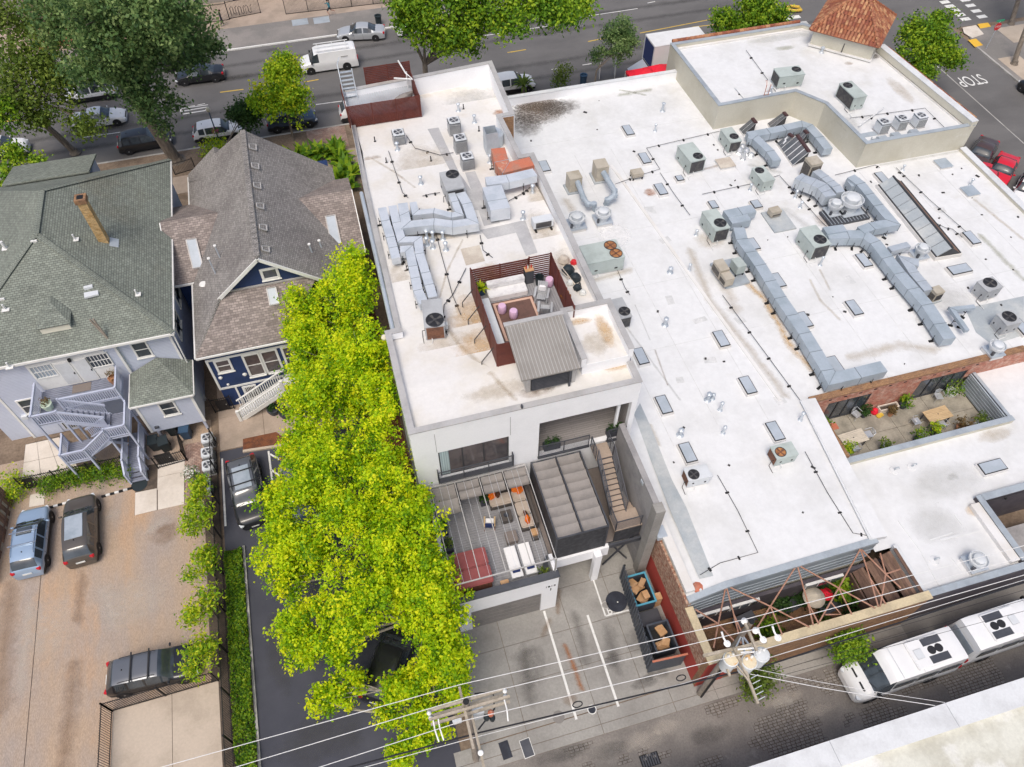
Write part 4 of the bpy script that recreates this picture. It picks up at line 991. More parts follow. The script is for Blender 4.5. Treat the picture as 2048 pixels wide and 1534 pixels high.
coped(BC,[V(25.2,11.7,3.62),V(25.2,cy0+.36,3.62)],.22,.5,'stucco_white','coping_white',closed=False)
coped(BC,[V(dx0+.35,cy0+.36,3.75),V(dx0+.35,dy1+.0,3.75),V(cx1,dy1+.0,3.75)][::-1],.32,.6,'stucco_dark','coping_blue',closed=False) if 0 else None
coped(BC,[V(dx0,dy1+.35,3.7),V(dx0,cy0+.4,3.7)],.3,3.6,'stucco_dark','coping_blue',closed=False)
coped(BC,[V(dx0+.3,dy1,3.7),V(cx1,dy1,3.7)],.35,3.6,'stucco_dark','coping_blue',closed=False)
M().box(dx0-.55,dx0-.01,cy0+.5,dy1,ZC+.0,ZC+.28).build('upstand','membrane_clean',roofC)
M().box(33.6,36.0,9.6,11.6,0,1.2).build('court_stair_block','stucco_grey',BC)
for q in (((1700,960),(1900,1180)),):
 pass
ridge=M()
for a,b,w_ in (((1836,1088),(1880,1170),.18),((1905,1115),(1925,1140),.15),((1880,1080),(1960,1060),.12),((1800,1040),(1860,1120),.3),((1860,1080),(1905,1065),.06),((1910,1030),(1925,1050),.1)):ridge.bar(PC(*a,.01+w_*.02),PC(*b,.01+w_*.02),w_,.03)
tag(ridge.build('membrane_welt','membrane',roofC),kind='stuff')
# patio: floor slabs, brick wall with windows, slat wall, parapets
PZ=2.0
pat=M().box(px0,px1,py0,ry,PZ-.2,PZ-.03).build('patio_floor','mulch_dark',BC)
xs=[px0,28.4,31,33.8,px1];ys=[py0,19.3,ry]
mat('patio_concrete',(.36,.33,.27),.85,(.24,.22,.18),.8,fine=.14,c3=(.2,.2,.12),s3=.7)
for i in range(4):
 for j in range(2):M().box(xs[i]+.012,xs[i+1]-.012,ys[j]+.012,ys[j+1]-.012,PZ-.03,PZ).build('slab','patio_concrete',pat)
bw=M()
wins=[(26.35,29.4),(32.9,36.4)];top=4.05
xx=[px0-.9]+[v for w_ in wins for v in w_]+[49]
for i in range(0,len(xx)-1,2):bw.box(xx[i],xx[i+1],ry-.25,ry-.002,PZ-.2 if xx[i+1] < 40 else ZC-.1,4.78)
for w_ in wins:bw.box(w_[0],w_[1],ry-.25,ry-.002,top,4.78)
bw.build('brick_wall','brick_red',BC)
ww=M().box(px0-.9,40.2,ry-.34,ry+.1,4.785,4.87).build('brick_coping','brick_brown',BC)
for i in range(11):
 x=26.2+i*1.05;M().box(x,x+.2,ry-.27,ry-.249,4.42,4.5).build('weep_vent','iron',BC)
for w_ in wins:
 f=M();k=4
 for i in range(k+1):x=lerp(w_[0]+.04,w_[1]-.04,i/k);f.box(x-.04,x+.04,ry-.22,ry-.12,PZ,top)
 f.box(w_[0],w_[1],ry-.23,ry-.1,PZ,PZ+.1);f.box(w_[0],w_[1],ry-.23,ry-.1,top-.08,top)
 wf=f.build('glazed_front','frame_dark',BC)
 for i in range(k):M().box(lerp(w_[0],w_[1],i/k)+.05,lerp(w_[0],w_[1],(i+1)/k)-.05,ry-.18,ry-.16,PZ+.1,top-.08).build('pane','glass',wf)
coped(BC,[V(px0-.28,py0-.3,3.72),V(px1+.3,py0-.3,3.72)],.3,1.8,'stucco_cream','coping_blue',closed=False)
coped(BC,[V(px1+.3,py0,3.62),V(px1+.3,ry-.3,3.62)],.16,1.6,'stucco_dark','coping_blue',closed=False)
M().box(px0-.28,px0-.02,py0,ry-.3,PZ-.1,3.9).build('patio_side_wall','brick_brown',BC)
for i in range(13):
 z=PZ+.1+i*.117;M().box(px1-.03-.02*(i%2),px1+.06,py0+.1,ry-.3,z,z+.05).build('slat','coping_blue',BC)
# ---------------- truss courtyard in front of roof A
CT=thing('courtyard_wall','old brick courtyard wall with cream coping and red painted side','wall',(19,8.6,0))
cl,cr,cf=12.6,25.2,8.45
M().box(cl,cl+.35,cf+.36,11.45,2.0,3.9).build('brick_side','brick_mixed',CT)
M().box(cl-.003,cl+.35,cf+.36,20.0,0,2.0).build('red_side','red_paint_wall',CT)
M().box(cl-.002,cl+.3,11.46,19.9,2.0,4.38).build('brick_side','brick_mixed',CT)
M().box(cl,cr-.02,cf,cf+.35,0,3.9).build('brick_front','brick_brown',CT)
M().box(cl-.012,cl+1.6,cf-.012,cf-.001,0,3.85).build('red_return','red_paint_wall',CT)
M().box(cl-.03,cl+.4,cf+.4,11.4,3.901,4.0).box(cl-.03,cr+.1,cf-.04,cf+.4,3.901,4.0).build('coping','coping_cream',CT)
dbr=M().box(20.6,21.5,cf-.05,cf-.001,0,2.1).build('doorway','stucco_dark',CT)
cfl=struct('courtyard_floor',M().box(cl+.35,cr,cf+.35,11.6,.001,.03),'brick_brown')
M().box(cl+.36,cr-.02,11.35,11.55,0,2.5).build('courtyard_back','stucco_dark',BA)
# glazed shopfront strips behind the trusses
for x0,x1 in ((13.2,15.4),(15.5,17.2),(20.0,22.3)):
 o=M().box(x0,x1,11.2,11.34,1.9,2.45).build('clerestory','trim_white',BA)
 for k in range(3):M().box(lerp(x0,x1,k/3)+.06,lerp(x0,x1,(k+1)/3)-.06,11.17,11.199,1.98,2.38).build('pane','glass',o)
# boarded lean-to roof against wing C (weathered planks)
wd=thing('plank_lean_to','weathered brown plank lean-to roof at the end of the courtyard','roof',(24.4,10,0))
nb=16
for i in range(nb):
 x0=23.05+i*.132;z0=2.1+i*.105
 if i % 5 == 4:continue
 M().hexa([(x0,cf+.4,z0-.03),(x0+.125,cf+.4,z0+.065),(x0+.125,11.5,z0+.065),(x0,11.5,z0-.03)],[(x0,cf+.4+random.uniform(0,.1),z0),(x0+.125,cf+.4,z0+.1),(x0+.125,11.5-random.uniform(0,.1),z0+.1),(x0,11.5,z0)]).build('plank',random.choice(['wood_old','wood_old_b']),wd)
M().box(22.9,25.1,cf+.45,cf+.55,0,2.0).box(22.9,23.0,cf+.56,11.4,0,2.05).build('frame','wood_old',wd)
# rusty pipe bracing over the courtyard
def PT(x,y,s=4.096,ox=1360,oy=1060):
 z=4.4
 for _ in range(8):z=4.12+(P(ox+x/s,oy+y/s,z).y-8.7)*.19
 return P(ox+x/s,oy+y/s,z)
ts=thing('pipe_truss','rust pink steel pipe bracing spanning the brick courtyard','truss',(19,10,4))
segs=[[(375,458),(275,965)],[(378,458),(440,690),(535,905)],[(440,690),(500,930)],[(385,458),(740,625),(1060,795)],[(125,650),(310,765),(460,925)],[(190,798),(310,765)],[(955,288),(740,625),(628,805)],[(740,625),(838,858)],[(960,288),(1045,590),(1138,772)],[(1045,590),(1092,780)],[(968,288),(1300,475),(1600,640)],[(1475,160),(1300,475),(1140,752)],[(1300,475),(1408,692)],[(1235,590),(1318,690),(1190,693)],[(1480,160),(1555,390),(1685,608)],[(1555,390),(1625,630)],[(1487,160),(1685,360),(1810,475)],[(1640,190),(1685,360),(1640,625)],[(1685,360),(1805,320)]]
for s_ in segs:M().tube([PT(*q) for q in s_],.042,7).build('pipe','truss_rust',ts,smooth=True)
# ---------------- roof across the alley, bottom right corner
BF=thing('alley_building','old white membrane roof with broad white parapet across the alley','building',(30,-5,0))
zf=4.3
M().box(4,60,-25,3.62,0,zf-.35).build('wall','stucco_white',BF)
M().box(4,60,-25,2.62,zf-.349,zf-.3).build('roof','membrane_old',BF)
pf_=M().box(4,60,2.62,3.58,zf-.349,zf-.05).build('parapet','stucco_white',BF)
for i in range(9):
 x=4+i*6.2;M().box(x+.01,x+6.19,2.55,3.67,zf-.049,zf).build('coping_panel','coping_white',pf_)
# roof stains
for pts,w_,m in ((((1380,500),(1420,600),(1500,700),(1570,790)),1.0,'st_tan'),(((1490,560),(1530,600),(1580,690),(1630,745)),.9,'st_orange'),(((1440,540),(1470,620)),1.5,'st_tan'),(((1870,700),(1800,690),(1700,715)),1.3,'st_tan'),(((1895,680),(1878,690)),.5,'st_rust'),
                   (((1300,850),(1318,890)),.5,'st_tan'),(((1620,810),(1660,870),(1740,1070)),.5,'st_tan'),(((1250,650),(1360,800)),.25,'st_grey'),(((1310,700),(1335,770)),.2,'st_brown'),(((1270,610),(1300,680)),.14,'st_grey'),(((1640,540),(1660,580)),.3,'st_tan'),(((1960,470),(2048,560)),.8,'st_green'),(((1950,400),(2048,480)),.5,'st_tan'),(((1240,190),(1300,180)),.8,'st_green'),(((1200,180),(1330,158)),1.0,'st_grey'),
                   (((1130,400),(1160,440)),1.2,'st_tan'),(((1190,560),(1260,540)),.9,'st_tan'),(((1620,560),(1640,600),(1680,640)),.35,'st_tan'),(((1930,300),(1760,330)),.6,'st_grey'),(((1500,330),(1560,345)),.8,'st_grey'),(((1570,420),(1640,470)),1.2,'st_grey'),(((1400,340),(1440,330)),.5,'st_brown'),(((1240,180),(1290,190)),.5,'st_green')):
 stain(roofA,[PA(*q) for q in pts],w_,m)
for x,y,rx,ry_,m in ((1075,210,2.6,1.3,'st_litter'),(1075,225,3.2,2.2,'st_litter'),(1120,215,2.2,1.4,'st_dark'),(1050,250,1.8,2.,'st_dark'),(1230,470,1.5,1.8,'st_white'),(1420,480,1.4,1.2,'st_tan'),(1660,440,1.6,1.2,'st_brown'),(1900,600,2.,1.5,'st_grey'),(1300,385,.6,.6,'st_rust'),(1370,955,.4,.9,'st_orange'),(1540,880,.8,.8,'st_grey')):
 spot(roofA,PA(x,y),rx,ry_,m)
for x,y,rx,ry_,m in ((1570,96,1.2,.45,'st_green'),(1697,127,.5,.35,'st_brown'),(1560,75,4,.7,'st_grey'),(1700,250,1,1.5,'st_grey'),(1800,180,.8,2.6,'st_tan'),(1745,110,1.,.8,'st_dark')):
 spot(roofB,PB(x,y),rx,ry_,m)
for x,y,rx,ry_,m in ((1950,1020,.8,.5,'st_orange'),(1900,960,3,1.5,'st_grey'),(1905,955,.4,.3,'st_grey'),(1870,1050,2,1.5,'st_grey'),(1990,870,1.5,.6,'st_tan')):
 spot(roofC,PC(x,y),rx,ry_,m)
# ------------------------------------------------------------------ pale-blue house with green shingle roof
H1=thing('pale_blue_house','pale blue clapboard house with green shingle hip roof and outside stairs','house',(-18,43,0))
HY=34.9;hx1=-12.0;hx0=-24.4;hyb=51.4;EZ=7.5
def hz(x,y):return EZ+.56*min(x+24.8,-11.6-x,y-34.5,51.9-y)
def PH(x,y,u=0.):
 z=9.
 for _ in range(14):q=P(x,y,z+u);z=.5*z+.5*hz(q.x,q.y)
 return P(x,y,z+u)
wl=M().box(hx0,hx1,HY+.1,hyb,0,EZ-.02);wl.build('wall','siding_pale',H1)
M().box(-22.9,-15.25,HY-.06,HY+.1,0,EZ-.06).build('wall_bay','siding_pale',H1)
ridge0,ridge1=V(-18.2,41.1,11.2),V(-18.2,45.3,11.2)
c=[V(-24.8,34.5,EZ),V(-11.6,34.5,EZ),V(-11.6,51.9,EZ),V(-24.8,51.9,EZ)]
rfm=M();rfm.slab([c[0],c[1],ridge0],.12);rfm.slab([c[1],c[2],ridge1,ridge0],.12);rfm.slab([c[2],c[3],ridge1],.12);rfm.slab([c[3],c[0],ridge0,ridge1],.12)
H1R=rfm.build('roof','shingle_green',H1)
# hip and ridge caps: overlapped shingles
cap=M().box(-.17,.17,-.12,.12,0,.03).mesh('hip_shingle')
cap.materials.append(MT['shingle_green'])
for a,b in ((c[1],ridge0),(c[0],ridge0),(ridge0,ridge1),(c[2],ridge1)):
 d=(b-a);n=int(d.length/.22);q=d.to_track_quat('Y','Z').to_euler()
 for i in range(n):piece('hip_shingle',cap,lerp(a,b,(i+.5)/n)+V(0,0,.02),H1R,q)
# back wing roof behind
a0,a1=P(70,331,7.3),P(191,314,7.3)
M().prism([(-22.5,51.95),(a1.x-.2,51.95),(a1.x-.2,54.2),(-22.5,54.2)],0,7.2).build('rear_wing','siding_pale',H1)
M().slab([V(-22.8,51.2,8.1),V(a1.x,51.2,8.1),V(a1.x,54.5,7.25),V(-22.8,54.5,7.25)],.12).build('rear_roof','shingle_green',H1)
for a,b,nm in ((c[0]+V(0,-.03,-.12),c[1]+V(.03,-.03,-.12),'fascia'),(c[1]+V(.03,.03,-.12),c[2]+V(.03,0,-.12),'fascia')):M().bar(a,b,.1,.16).build('gutter','trim_white',H1)
for x in (-22.95,-15.22,hx1-.03):M().box(x-.07,x+.07,HY-.1 if x > -23 and x < -15 else HY+.02,HY+.099,0,EZ-.2).build('corner_board','trim_white',H1)
# windows and doors on the rear wall
window(H1,-14.33,-13.55,5.45,6.7,HY+.1);window(H1,-22.2,-21.75+.35,2.6,3.85,HY-.06,frame='trim_white');window(H1,-24.2,-23.4,4.9,6.2,HY+.1)
bh=HY-.06
dd=M().box(-20.35,-15.9,bh-.04,bh-.001,4.4,6.85).build('door_surround','trim_white',H1)
for x0 in (-18.95,-17.95):
 d_=M().box(x0,x0+.93,bh-.09,bh-.041,4.45,6.55).build('door','trim_white',H1);M().box(x0+.08,x0+.85,bh-.1,bh-.091,4.55,6.45).build('screen_panel','coping_white',d_);M().obox(x0+.83 if x0 < -18.5 else x0+.83,bh-.12,5.4,.06,.05,.12).build('handle','iron',d_)
for x0 in (-20.2,-17.0):
 o=window(H1,x0,x0+1.15,5.55,6.6,bh-.03,glass='glass_pale' if x0 < -19 else 'glass',mull=5,rail=True,sill=False,fw=.07)
p=PY(135,712,bh);M().obox(p.x,bh-.14,6.55,.14,.14,.24).build('wall_lamp','iron',H1)
dl=M().box(-22.0,-19.6,bh-.03,bh-.001,.05,2.15).build('lower_door_panel','wood_pale',H1)
M().box(-21.9,-21.1,bh-.07,bh-.031,.08,2.05).build('lower_door','siding_pale',H1)
lv=M().box(-20.9,-19.7,bh-.07,bh-.031,.3,1.9).build('louvre','trim_white',H1)
for i in range(9):M().box(-20.86+i*.13,-20.78+i*.13,bh-.085,bh-.071,.35,1.85).build('louvre_slot','pot_dark',lv)
# side windows (right wall)
for y0 in (36.4,39.3):window(H1,y0,y0+.75,4.9,6.4,hx1,face=1,axis='X',frame='trim_cream');window(H1,y0+.85,y0+1.6,4.9,6.4,hx1,face=1,axis='X',frame='trim_cream')
M().cyl(V(-11.66,34.6,EZ-.1),V(-11.9,34.85,.3),.05,n=8).build('downpipe','trim_white',H1)
# brick chimney
cb=PH(208,480);ch=M();s_=.26
ch.box(cb.x-s_,cb.x+s_,cb.y-s_,cb.y+s_,cb.z-.6,cb.z+3.1);cho=ch.build('chimney','brick_yellow' if 'brick_yellow' in MT else 'brick_brown',H1)
mat('brick_yellow',(.46,.32,.16),.9,(.38,.24,.1),3.,pattern=(.21,.075,.012,(1.2,1.2,1.2),.25,.5),fine=.25);cho.data.materials[0] =MT['brick_yellow']
M().box(cb.x-.33,cb.x+.33,cb.y-.33,cb.y+.33,cb.z+3.1,cb.z+3.4).build('chimney_cap','brick_brown',cho)
M().box(cb.x-.18,cb.x+.18,cb.y-.18,cb.y+.18,cb.z+3.401,cb.z+3.42).build('flue','iron',cho)
M().slab([V(cb.x+.3,cb.y-.5,hz(cb.x+.3,cb.y)+.06),V(cb.x+.75,cb.y-.5,hz(cb.x+.75,cb.y)+.06),V(cb.x+.75,cb.y+.3,hz(cb.x+.75,cb.y)+.06),V(cb.x+.3,cb.y+.3,hz(cb.x+.3,cb.y)+.06)],.02).build('flashing','galv',H1)
# small roof vents, flashings, plumbing stacks
def stack(x,y,h=.45,r=.055,m='pipe_white',cap_=True,par=H1,fn=PH):
 q=fn(x,y);o=M().cyl(q-V(0,0,.1),q+V(0,0,h),r,n=8).build('vent_pipe',m,par,smooth=True)
 if cap_:M().obox(q.x,q.y,q.z+.01,.42,.32,.05).build('flashing','trim_white',o)
for x,y in ((151,480),(20,735),(275,590),(12,620)):stack(x,y)
for x,y in ((69,484),(4,600)):q=PH(x,y);M().obox(q.x,q.y,q.z,.35,.12,.12).build('roof_vent','trim_white',H1)
q=PH(183,587);M().obox(q.x,q.y,q.z-.05,.8,.55,.12,.1).obox(q.x-.1,q.y+.35,q.z+.1,.5,.2,.2,.1).build('roof_vent','hvac_light',H1)
for x in (205,211):q=PH(215,676);M().cyl(q-V(0,0,.1),q+V((x-208)*.03-.3,.25,1.5),.06,n=7).build('flue_pipe','wood_pole',H1)
stack(12,498,.6,.09)
# dormer: small hipped roof with cream face
dm=[P(70,660,8.75),P(140,648,8.75)];dy=dm[0].y;dxa,dxb=dm[0].x,dm[1].x
M().box(dxa+.15,dxb-.15,dy+.12,dy+2.0,7.9,8.72).build('dormer_wall','trim_cream',H1)
dor=M();pk=V((dxa+dxb)/2,dy+1.5,9.3);pk2=V((dxa+dxb)/2,dy+2.4,9.3)
dor.slab([V(dxa,dy,8.75),V(dxb,dy,8.75),pk],.08);dor.slab([V(dxb,dy,8.75),V(dxb,dy+3,8.75),pk2,pk],.08);dor.slab([V(dxa,dy+3,8.75),V(dxa,dy,8.75),pk,pk2],.08)
dor.build('dormer_roof','shingle_green',H1)
# raised extension
ex0,ex1,ey0,ez=-15.1,-11.75,32.35,4.3
M().box(ex0,ex1,ey0,HY+.09,1.1,ez-.05).build('extension_wall','siding_pale',H1)
for x in (ex0+.02,ex1-.02):M().box(x-.08,x+.08,ey0-.04,ey0-.001,1.1,ez-.1).build('corner_board','trim_white',H1)
er=M();ea,eb,ec,ed,eg=V(ex0-.2,ey0-.25,ez),V(ex1+.25,ey0-.25,ez),V(ex1+.25,HY+.05,ez),V(ex0-.2,HY-.1,ez),V(-13.4,HY+.05,5.15)
er.slab([ea,eb,eg],.1);er.slab([eb,ec,eg],.1);er.slab([ed,ea,eg],.1);ero=er.build('extension_roof','shingle_green',H1)
M().bar(ea+V(0,-.03,-.08),eb+V(0,-.03,-.08),.07,.12).build('gutter','trim_white',H1);M().bar(eb+V(.03,0,-.08),ec+V(.03,0,-.08),.07,.12).build('gutter','trim_white',H1);M().bar(ed+V(-.03,0,-.08),ea+V(-.03,0,-.08),.07,.12).build('gutter','trim_white',H1)
window(H1,-13.75,-12.95,2.55,3.75,ey0)
for x in (ex0+.3,ex1-.15):M().box(x-.08,x+.08,ey0+.1,ey0+.26,0,1.1).build('post','wood_pale',H1)
M().bar((ex0+.35,ey0+.18,.9),(ex0+.9,ey0+.18,1.3),.1,.1).build('post','wood_pale',H1)
p=PY(307,858,ey0);M().obox(ex0+.45,ey0-.06,1.5,.22,.12,.16).build('wall_lamp','steel_dark',H1)
p=PY(18,800,HY);M().obox(-22.45,bh-.1,2.2,.35,.2,.3).build('meter_box','hvac_light',H1)
# outside stair
ST=thing('wooden_stair','pale blue zigzag wooden stair and balcony behind the pale house','stair',(-18,32,0))
BZ=4.35
def floor_(x0,x1,y0,y1,z):
 f=M().box(x0,x1,y0,y1,z-.16,z-.03).build('landing_frame','wood_pale',ST);n=max(2,round((y1-y0)/.16));w_=(y1-y0)/n
 for i in range(n):M().box(x0+.01,x1-.01,y0+i*w_+.006,y0+(i+1)*w_-.006,z-.029,z).build('floor_board','floor_bluegrey',f)
 return f
def balus(a,b,h=1.,parent=ST):
 a,b=Vector(a),Vector(b);u=V(0,0,1);r_=M();r_.bar(a+u*h,b+u*h,.11,.05);r_.bar(a+u*(h-.12),b+u*(h-.12),.05,.07);r_.bar(a+u*.1,b+u*.1,.05,.08)
 o=r_.build('handrail','wood_pale',parent);n=max(2,round((b-a).length/.14));bl=M()
 for i in range(1,n):q=lerp(a,b,i/n);bl.bar(q+u*.1,q+u*(h-.12),.045,.045)
 tag(bl.build('balusters','wood_pale',o),kind='stuff')
def newel(p,h=1.08,z0=0.):M().box(p[0]-.055,p[0]+.055,p[1]-.055,p[1]+.055,z0,p[2]+h).build('newel_post','wood_pale',ST)
def flight(a,b,n,wd,axis):
 """steps from a (high) to b (low); wd to the +side"""
 a,b=Vector(a),Vector(b)
 for i in range(n):
  q=lerp(a,b,(i+.5)/n);s_=abs(((b-a).x if axis == 'X' else (b-a).y)/n)+.03
  if axis == 'X':M().box(q.x-s_/2,q.x+s_/2,q.y,q.y+wd,q.z-.06,q.z).build('tread','floor_bluegrey',ST)
  else:M().box(q.x,q.x+wd,q.y-s_/2,q.y+s_/2,q.z-.06,q.z).build('tread','floor_bluegrey',ST)
 for e in (0,wd):
  o=V(0,e,-.12) if axis == 'X' else V(e,0,-.12);M().bar(a+o,b+o,.05,.26).build('stringer','wood_pale',ST)
floor_(-20.5,-15.75,33.05,HY-.17,BZ);floor_(-20.5,-19.05,32.1,33.05,BZ)
floor_(-16.9,-15.7,31.1,32.95,3.0);floor_(-19.8,-18.4,30.65,32.2,2.0);floor_(-16.75,-15.75,30.3,33.0,.62)
flight((-19.0,32.05,BZ-.05),(-16.9,32.05,3.05),8,.9,'X');flight((-16.9,31.0,2.95),(-18.4,31.0,2.05),6,.95,'X');flight((-18.4,32.25,1.95),(-16.8,32.25,.7),7,.8,'X');flight((-16.7,30.3,.55),(-16.7,29.5,.1),3,.92,'Y')
balus((-20.5,34.7,BZ),(-20.5,32.1,BZ));balus((-20.5,32.1,BZ),(-19.05,32.1,BZ));balus((-19.0,32.02,BZ),(-16.9,32.02,3.0));balus((-19.05,33.0,BZ),(-15.75,33.0,BZ));balus((-15.75,33.0,BZ),(-15.75,34.7,BZ))
balus((-16.9,31.1,3),(-15.7,31.1,3));balus((-15.7,31.1,3),(-15.7,32.9,3));balus((-16.9,31.0,3),(-18.4,30.68,2.0));balus((-18.4,30.65,2),(-19.8,30.65,2));balus((-19.8,30.65,2),(-19.8,32.2,2));balus((-16.95,32.0,3.0),(-18.4,32.2,2.05));balus((-18.9,32.98,4.3),(-16.9,32.98,3.0))
balus((-16.75,32.0,.62),(-16.75,30.3,.62));balus((-16.75,30.3,.62),(-16.75,29.5,.12));balus((-15.75,32.9,.62),(-15.75,30.3,.62));balus((-15.75,30.3,.62),(-15.75,29.5,.12))
for q in ((-20.5,32.1,BZ),(-19.05,32.1,BZ),(-15.75,33,BZ),(-19.05,33.0,BZ),(-16.9,31.1,3),(-15.7,31.1,3),(-15.7,32.9,3),(-18.4,30.65,2),(-19.8,30.65,2),(-19.8,32.2,2),(-16.75,30.3,.62),(-15.75,30.3,.62),(-16.75,29.5,.1),(-15.75,29.5,.1)):newel(q)
mt=M().lathe(-16.25,29.3,.03,[(.5,0),(.5,.02)],18).build('door_mat','plastic_dark');tag(mt,'dark half round mat at the foot of the wooden stair','mat')
tag(M().box(-18.7,-17.6,34.1,34.75,BZ+.001,BZ+.02).build('balcony_mat','deck_brown'),'brown mat before the balcony doors','mat')
for x,y,m,lf,lb in ((-19.95,33.3,'pot_mint','leaf_dry','pale green octagonal pot with dry plant on the balcony'),(-16.1,34.3,'terracotta_pot','leaf_dry','terracotta pot with dry plant at the balcony right end')):
 t=thing('plant_pot',lb,'plant pot',(x,y,BZ));M().lathe(x,y,BZ,[(.24,0),(.34,.45),(.34,.5),(.28,.5),(.27,.42)],8).build('pot',m,t);ball_leaves((x,y,BZ+.7),.3,160,.1,lf,t)
# ------------------------------------------------------------------ navy-blue house
H2=thing('navy_blue_house','navy blue house with grey and brown shingle cross gabled roof','house',(-5.7,43,0))
e_,rx_,rz_=5.9,-5.72,10.3;xL,xR=-10.8,-.2
fyE=33.55;gY=36.9;bY=49.9
sl_=(rz_-e_)/(rx_-xL)
def zl(x):return e_+(x-xL)*sl_
def zr(x):return e_+(xR-x)*(rz_-e_)/(xR-rx_)
gz=7.75;gxl=xL+(gz-e_)/sl_;gxr=xR-(gz-e_)*(xR-rx_)/(rz_-e_)
R2=M()
R2.slab([V(xL,fyE,e_),V(gxl,gY-.35,gz),V(rx_,gY-.35,rz_),V(rx_,bY,rz_),V(xL,51.8,e_)],.12)
R2.build('roof','shingle_grey',H2)
M().slab([V(rx_,gY-.35,rz_),V(xR,gY-.35,e_),V(xR,bY,e_),V(rx_,bY,rz_)],.12).build('roof','shingle_grey',H2)
M().slab([V(xL,fyE,e_+.006),V(xR-4.95,fyE,e_+.006),V(gxr,gY,gz+.006),V(gxl,gY,gz+.006)],.12).build('front_roof','shingle_brown',H2)
for i in range(26):
 q=lerp(V(rx_,gY-.2,rz_+.02),V(rx_,bY-.1,rz_+.02),(i+.5)/26)
 o=M().box(q.x-.18,q.x+.18,q.y-.27,q.y+.27,q.z-.05,q.z+.025).build('ridge_cap','shingle_grey',H2)
# gable wall and bargeboards
M().add([(gxl+.1,gY,gz-.2),(gxr-.1,gY,gz-.2),(gxr-.1,gY,gz),(rx_,gY,rz_-.1),(gxl+.1,gY,gz)],[(0,1,2,3,4)]).build('gable_wall','navy_plain',H2)
for a,b in ((V(gxl-.1,gY-.42,gz-.2),V(rx_,gY-.42,rz_-.12)),(V(rx_,gY-.42,rz_-.12),V(gxr+.1,gY-.42,gz-.2))):M().bar(a,b,.08,.22).build('bargeboard','trim_white',H2)
window(H2,-5.75,-4.95,8.2,8.85,gY,fw=.16,rail=False);M().box(gxl,gxr,gY-.12,gY-.02,gz-.02,gz+.06).build('flashing','coping',H2)
# walls
wz0=M().box(-10.45,-5.2,33.95,51.2,0,e_-.1).box(-5.199,-.5,gY+.3,51.2,0,e_-.1);wz0.build('wall','siding_navy',H2)
for a,b in ((V(xL,fyE-.05,e_-.1),V(-5.15,fyE-.05,e_-.1)),(V(xL-.05,fyE,e_-.1),V(xL-.05,51.8,e_-.1))):M().bar(a,b,.1,.12).build('gutter','trim_white',H2)
fy2=33.95
for z in (4.98,2.05):M().box(-10.5,-5.2,fy2-.05,fy2-.001,z-.08,z+.08).build('trim_band','trim_white',H2)
M().box(-10.5,-10.36,fy2-.052,fy2-.001,2.14,4.9).build('corner_board','trim_white',H2);M().box(-9.55,-9.43,fy2-.052,fy2-.001,.05,1.96).build('corner_board','trim_white',H2)
window(H2,-9.95,-9.2,3.75,4.75,fy2,fw=.13,glass='glass_brown');window(H2,-8.2,-7.35,2.75,4.75,fy2,fw=.14,glass='glass_brown');window(H2,-7.1,-6.25,2.75,4.75,fy2,fw=.14,glass='glass_brown');window(H2,-5.75,-5.2,2.75,4.75,fy2,fw=.14,glass='glass_brown')
lw=window(H2,-9.0,-8.35,.55,1.7,fy2,fw=.13,glass='glass_brown')
for i in range(6):M().box(-8.98+i*.105,-8.95+i*.105,fy2-.06,fy2-.04,.55,1.7).build('window_bar','trim_white',lw)
for x,z,r in ((-8.6,3.0,.16),(-9.85,2.35,.1),(-10.1,3.15,.14)):M().cyl((x,fy2+.01,z),(x,fy2-.08,z),r,r*.6,9).build('wall_ornament','trim_white',H2)
# cross wings
for (xa,xb,nm) in ((-12.15,-7.9,'L'),(-3.3,.78,'R')):
 wr=M();wr.slab([V(xa,40.2,6.02),V(xb,40.2,6.02),V(xb,44.25,8.05),V(xa,44.25,8.05)],.12);wr.slab([V(xa,44.25,8.05),V(xb,44.25,8.05),V(xb,48.3,6.02),V(xa,48.3,6.02)],.12)
 wr.build('wing_roof','shingle_brown',H2)
 x0,x1=(xa+.35,-10.3) if nm == 'L' else (-.6,xb-.35)
 wg=M();wg.box(x0,x1,40.6,47.9,0,5.9);wg.build('wing_wall','siding_navy',H2)
 xg=x0 if nm == 'L' else x1;wg2=M().prism([(xg-.05,40.6),(xg+.05,40.6),(xg+.05,47.9),(xg-.05,47.9)],5.9,5.95);wg2.add([(xg,40.6,5.9),(xg,47.9,5.9),(xg,44.25,7.8)],[(0,1,2)]);wg2.build('wing_gable','navy_plain',H2)
 M().bar(V(xa if nm == 'L' else xb,40.15,5.95),V(xa if nm == 'L' else xb,44.25,7.98),.06,.2).build('bargeboard','trim_white',H2)
 M().bar(V(xa,40.12,5.93),V(x1 if nm == 'L' else xb,40.12,5.93),.1,.14).build('fascia','trim_white',H2)
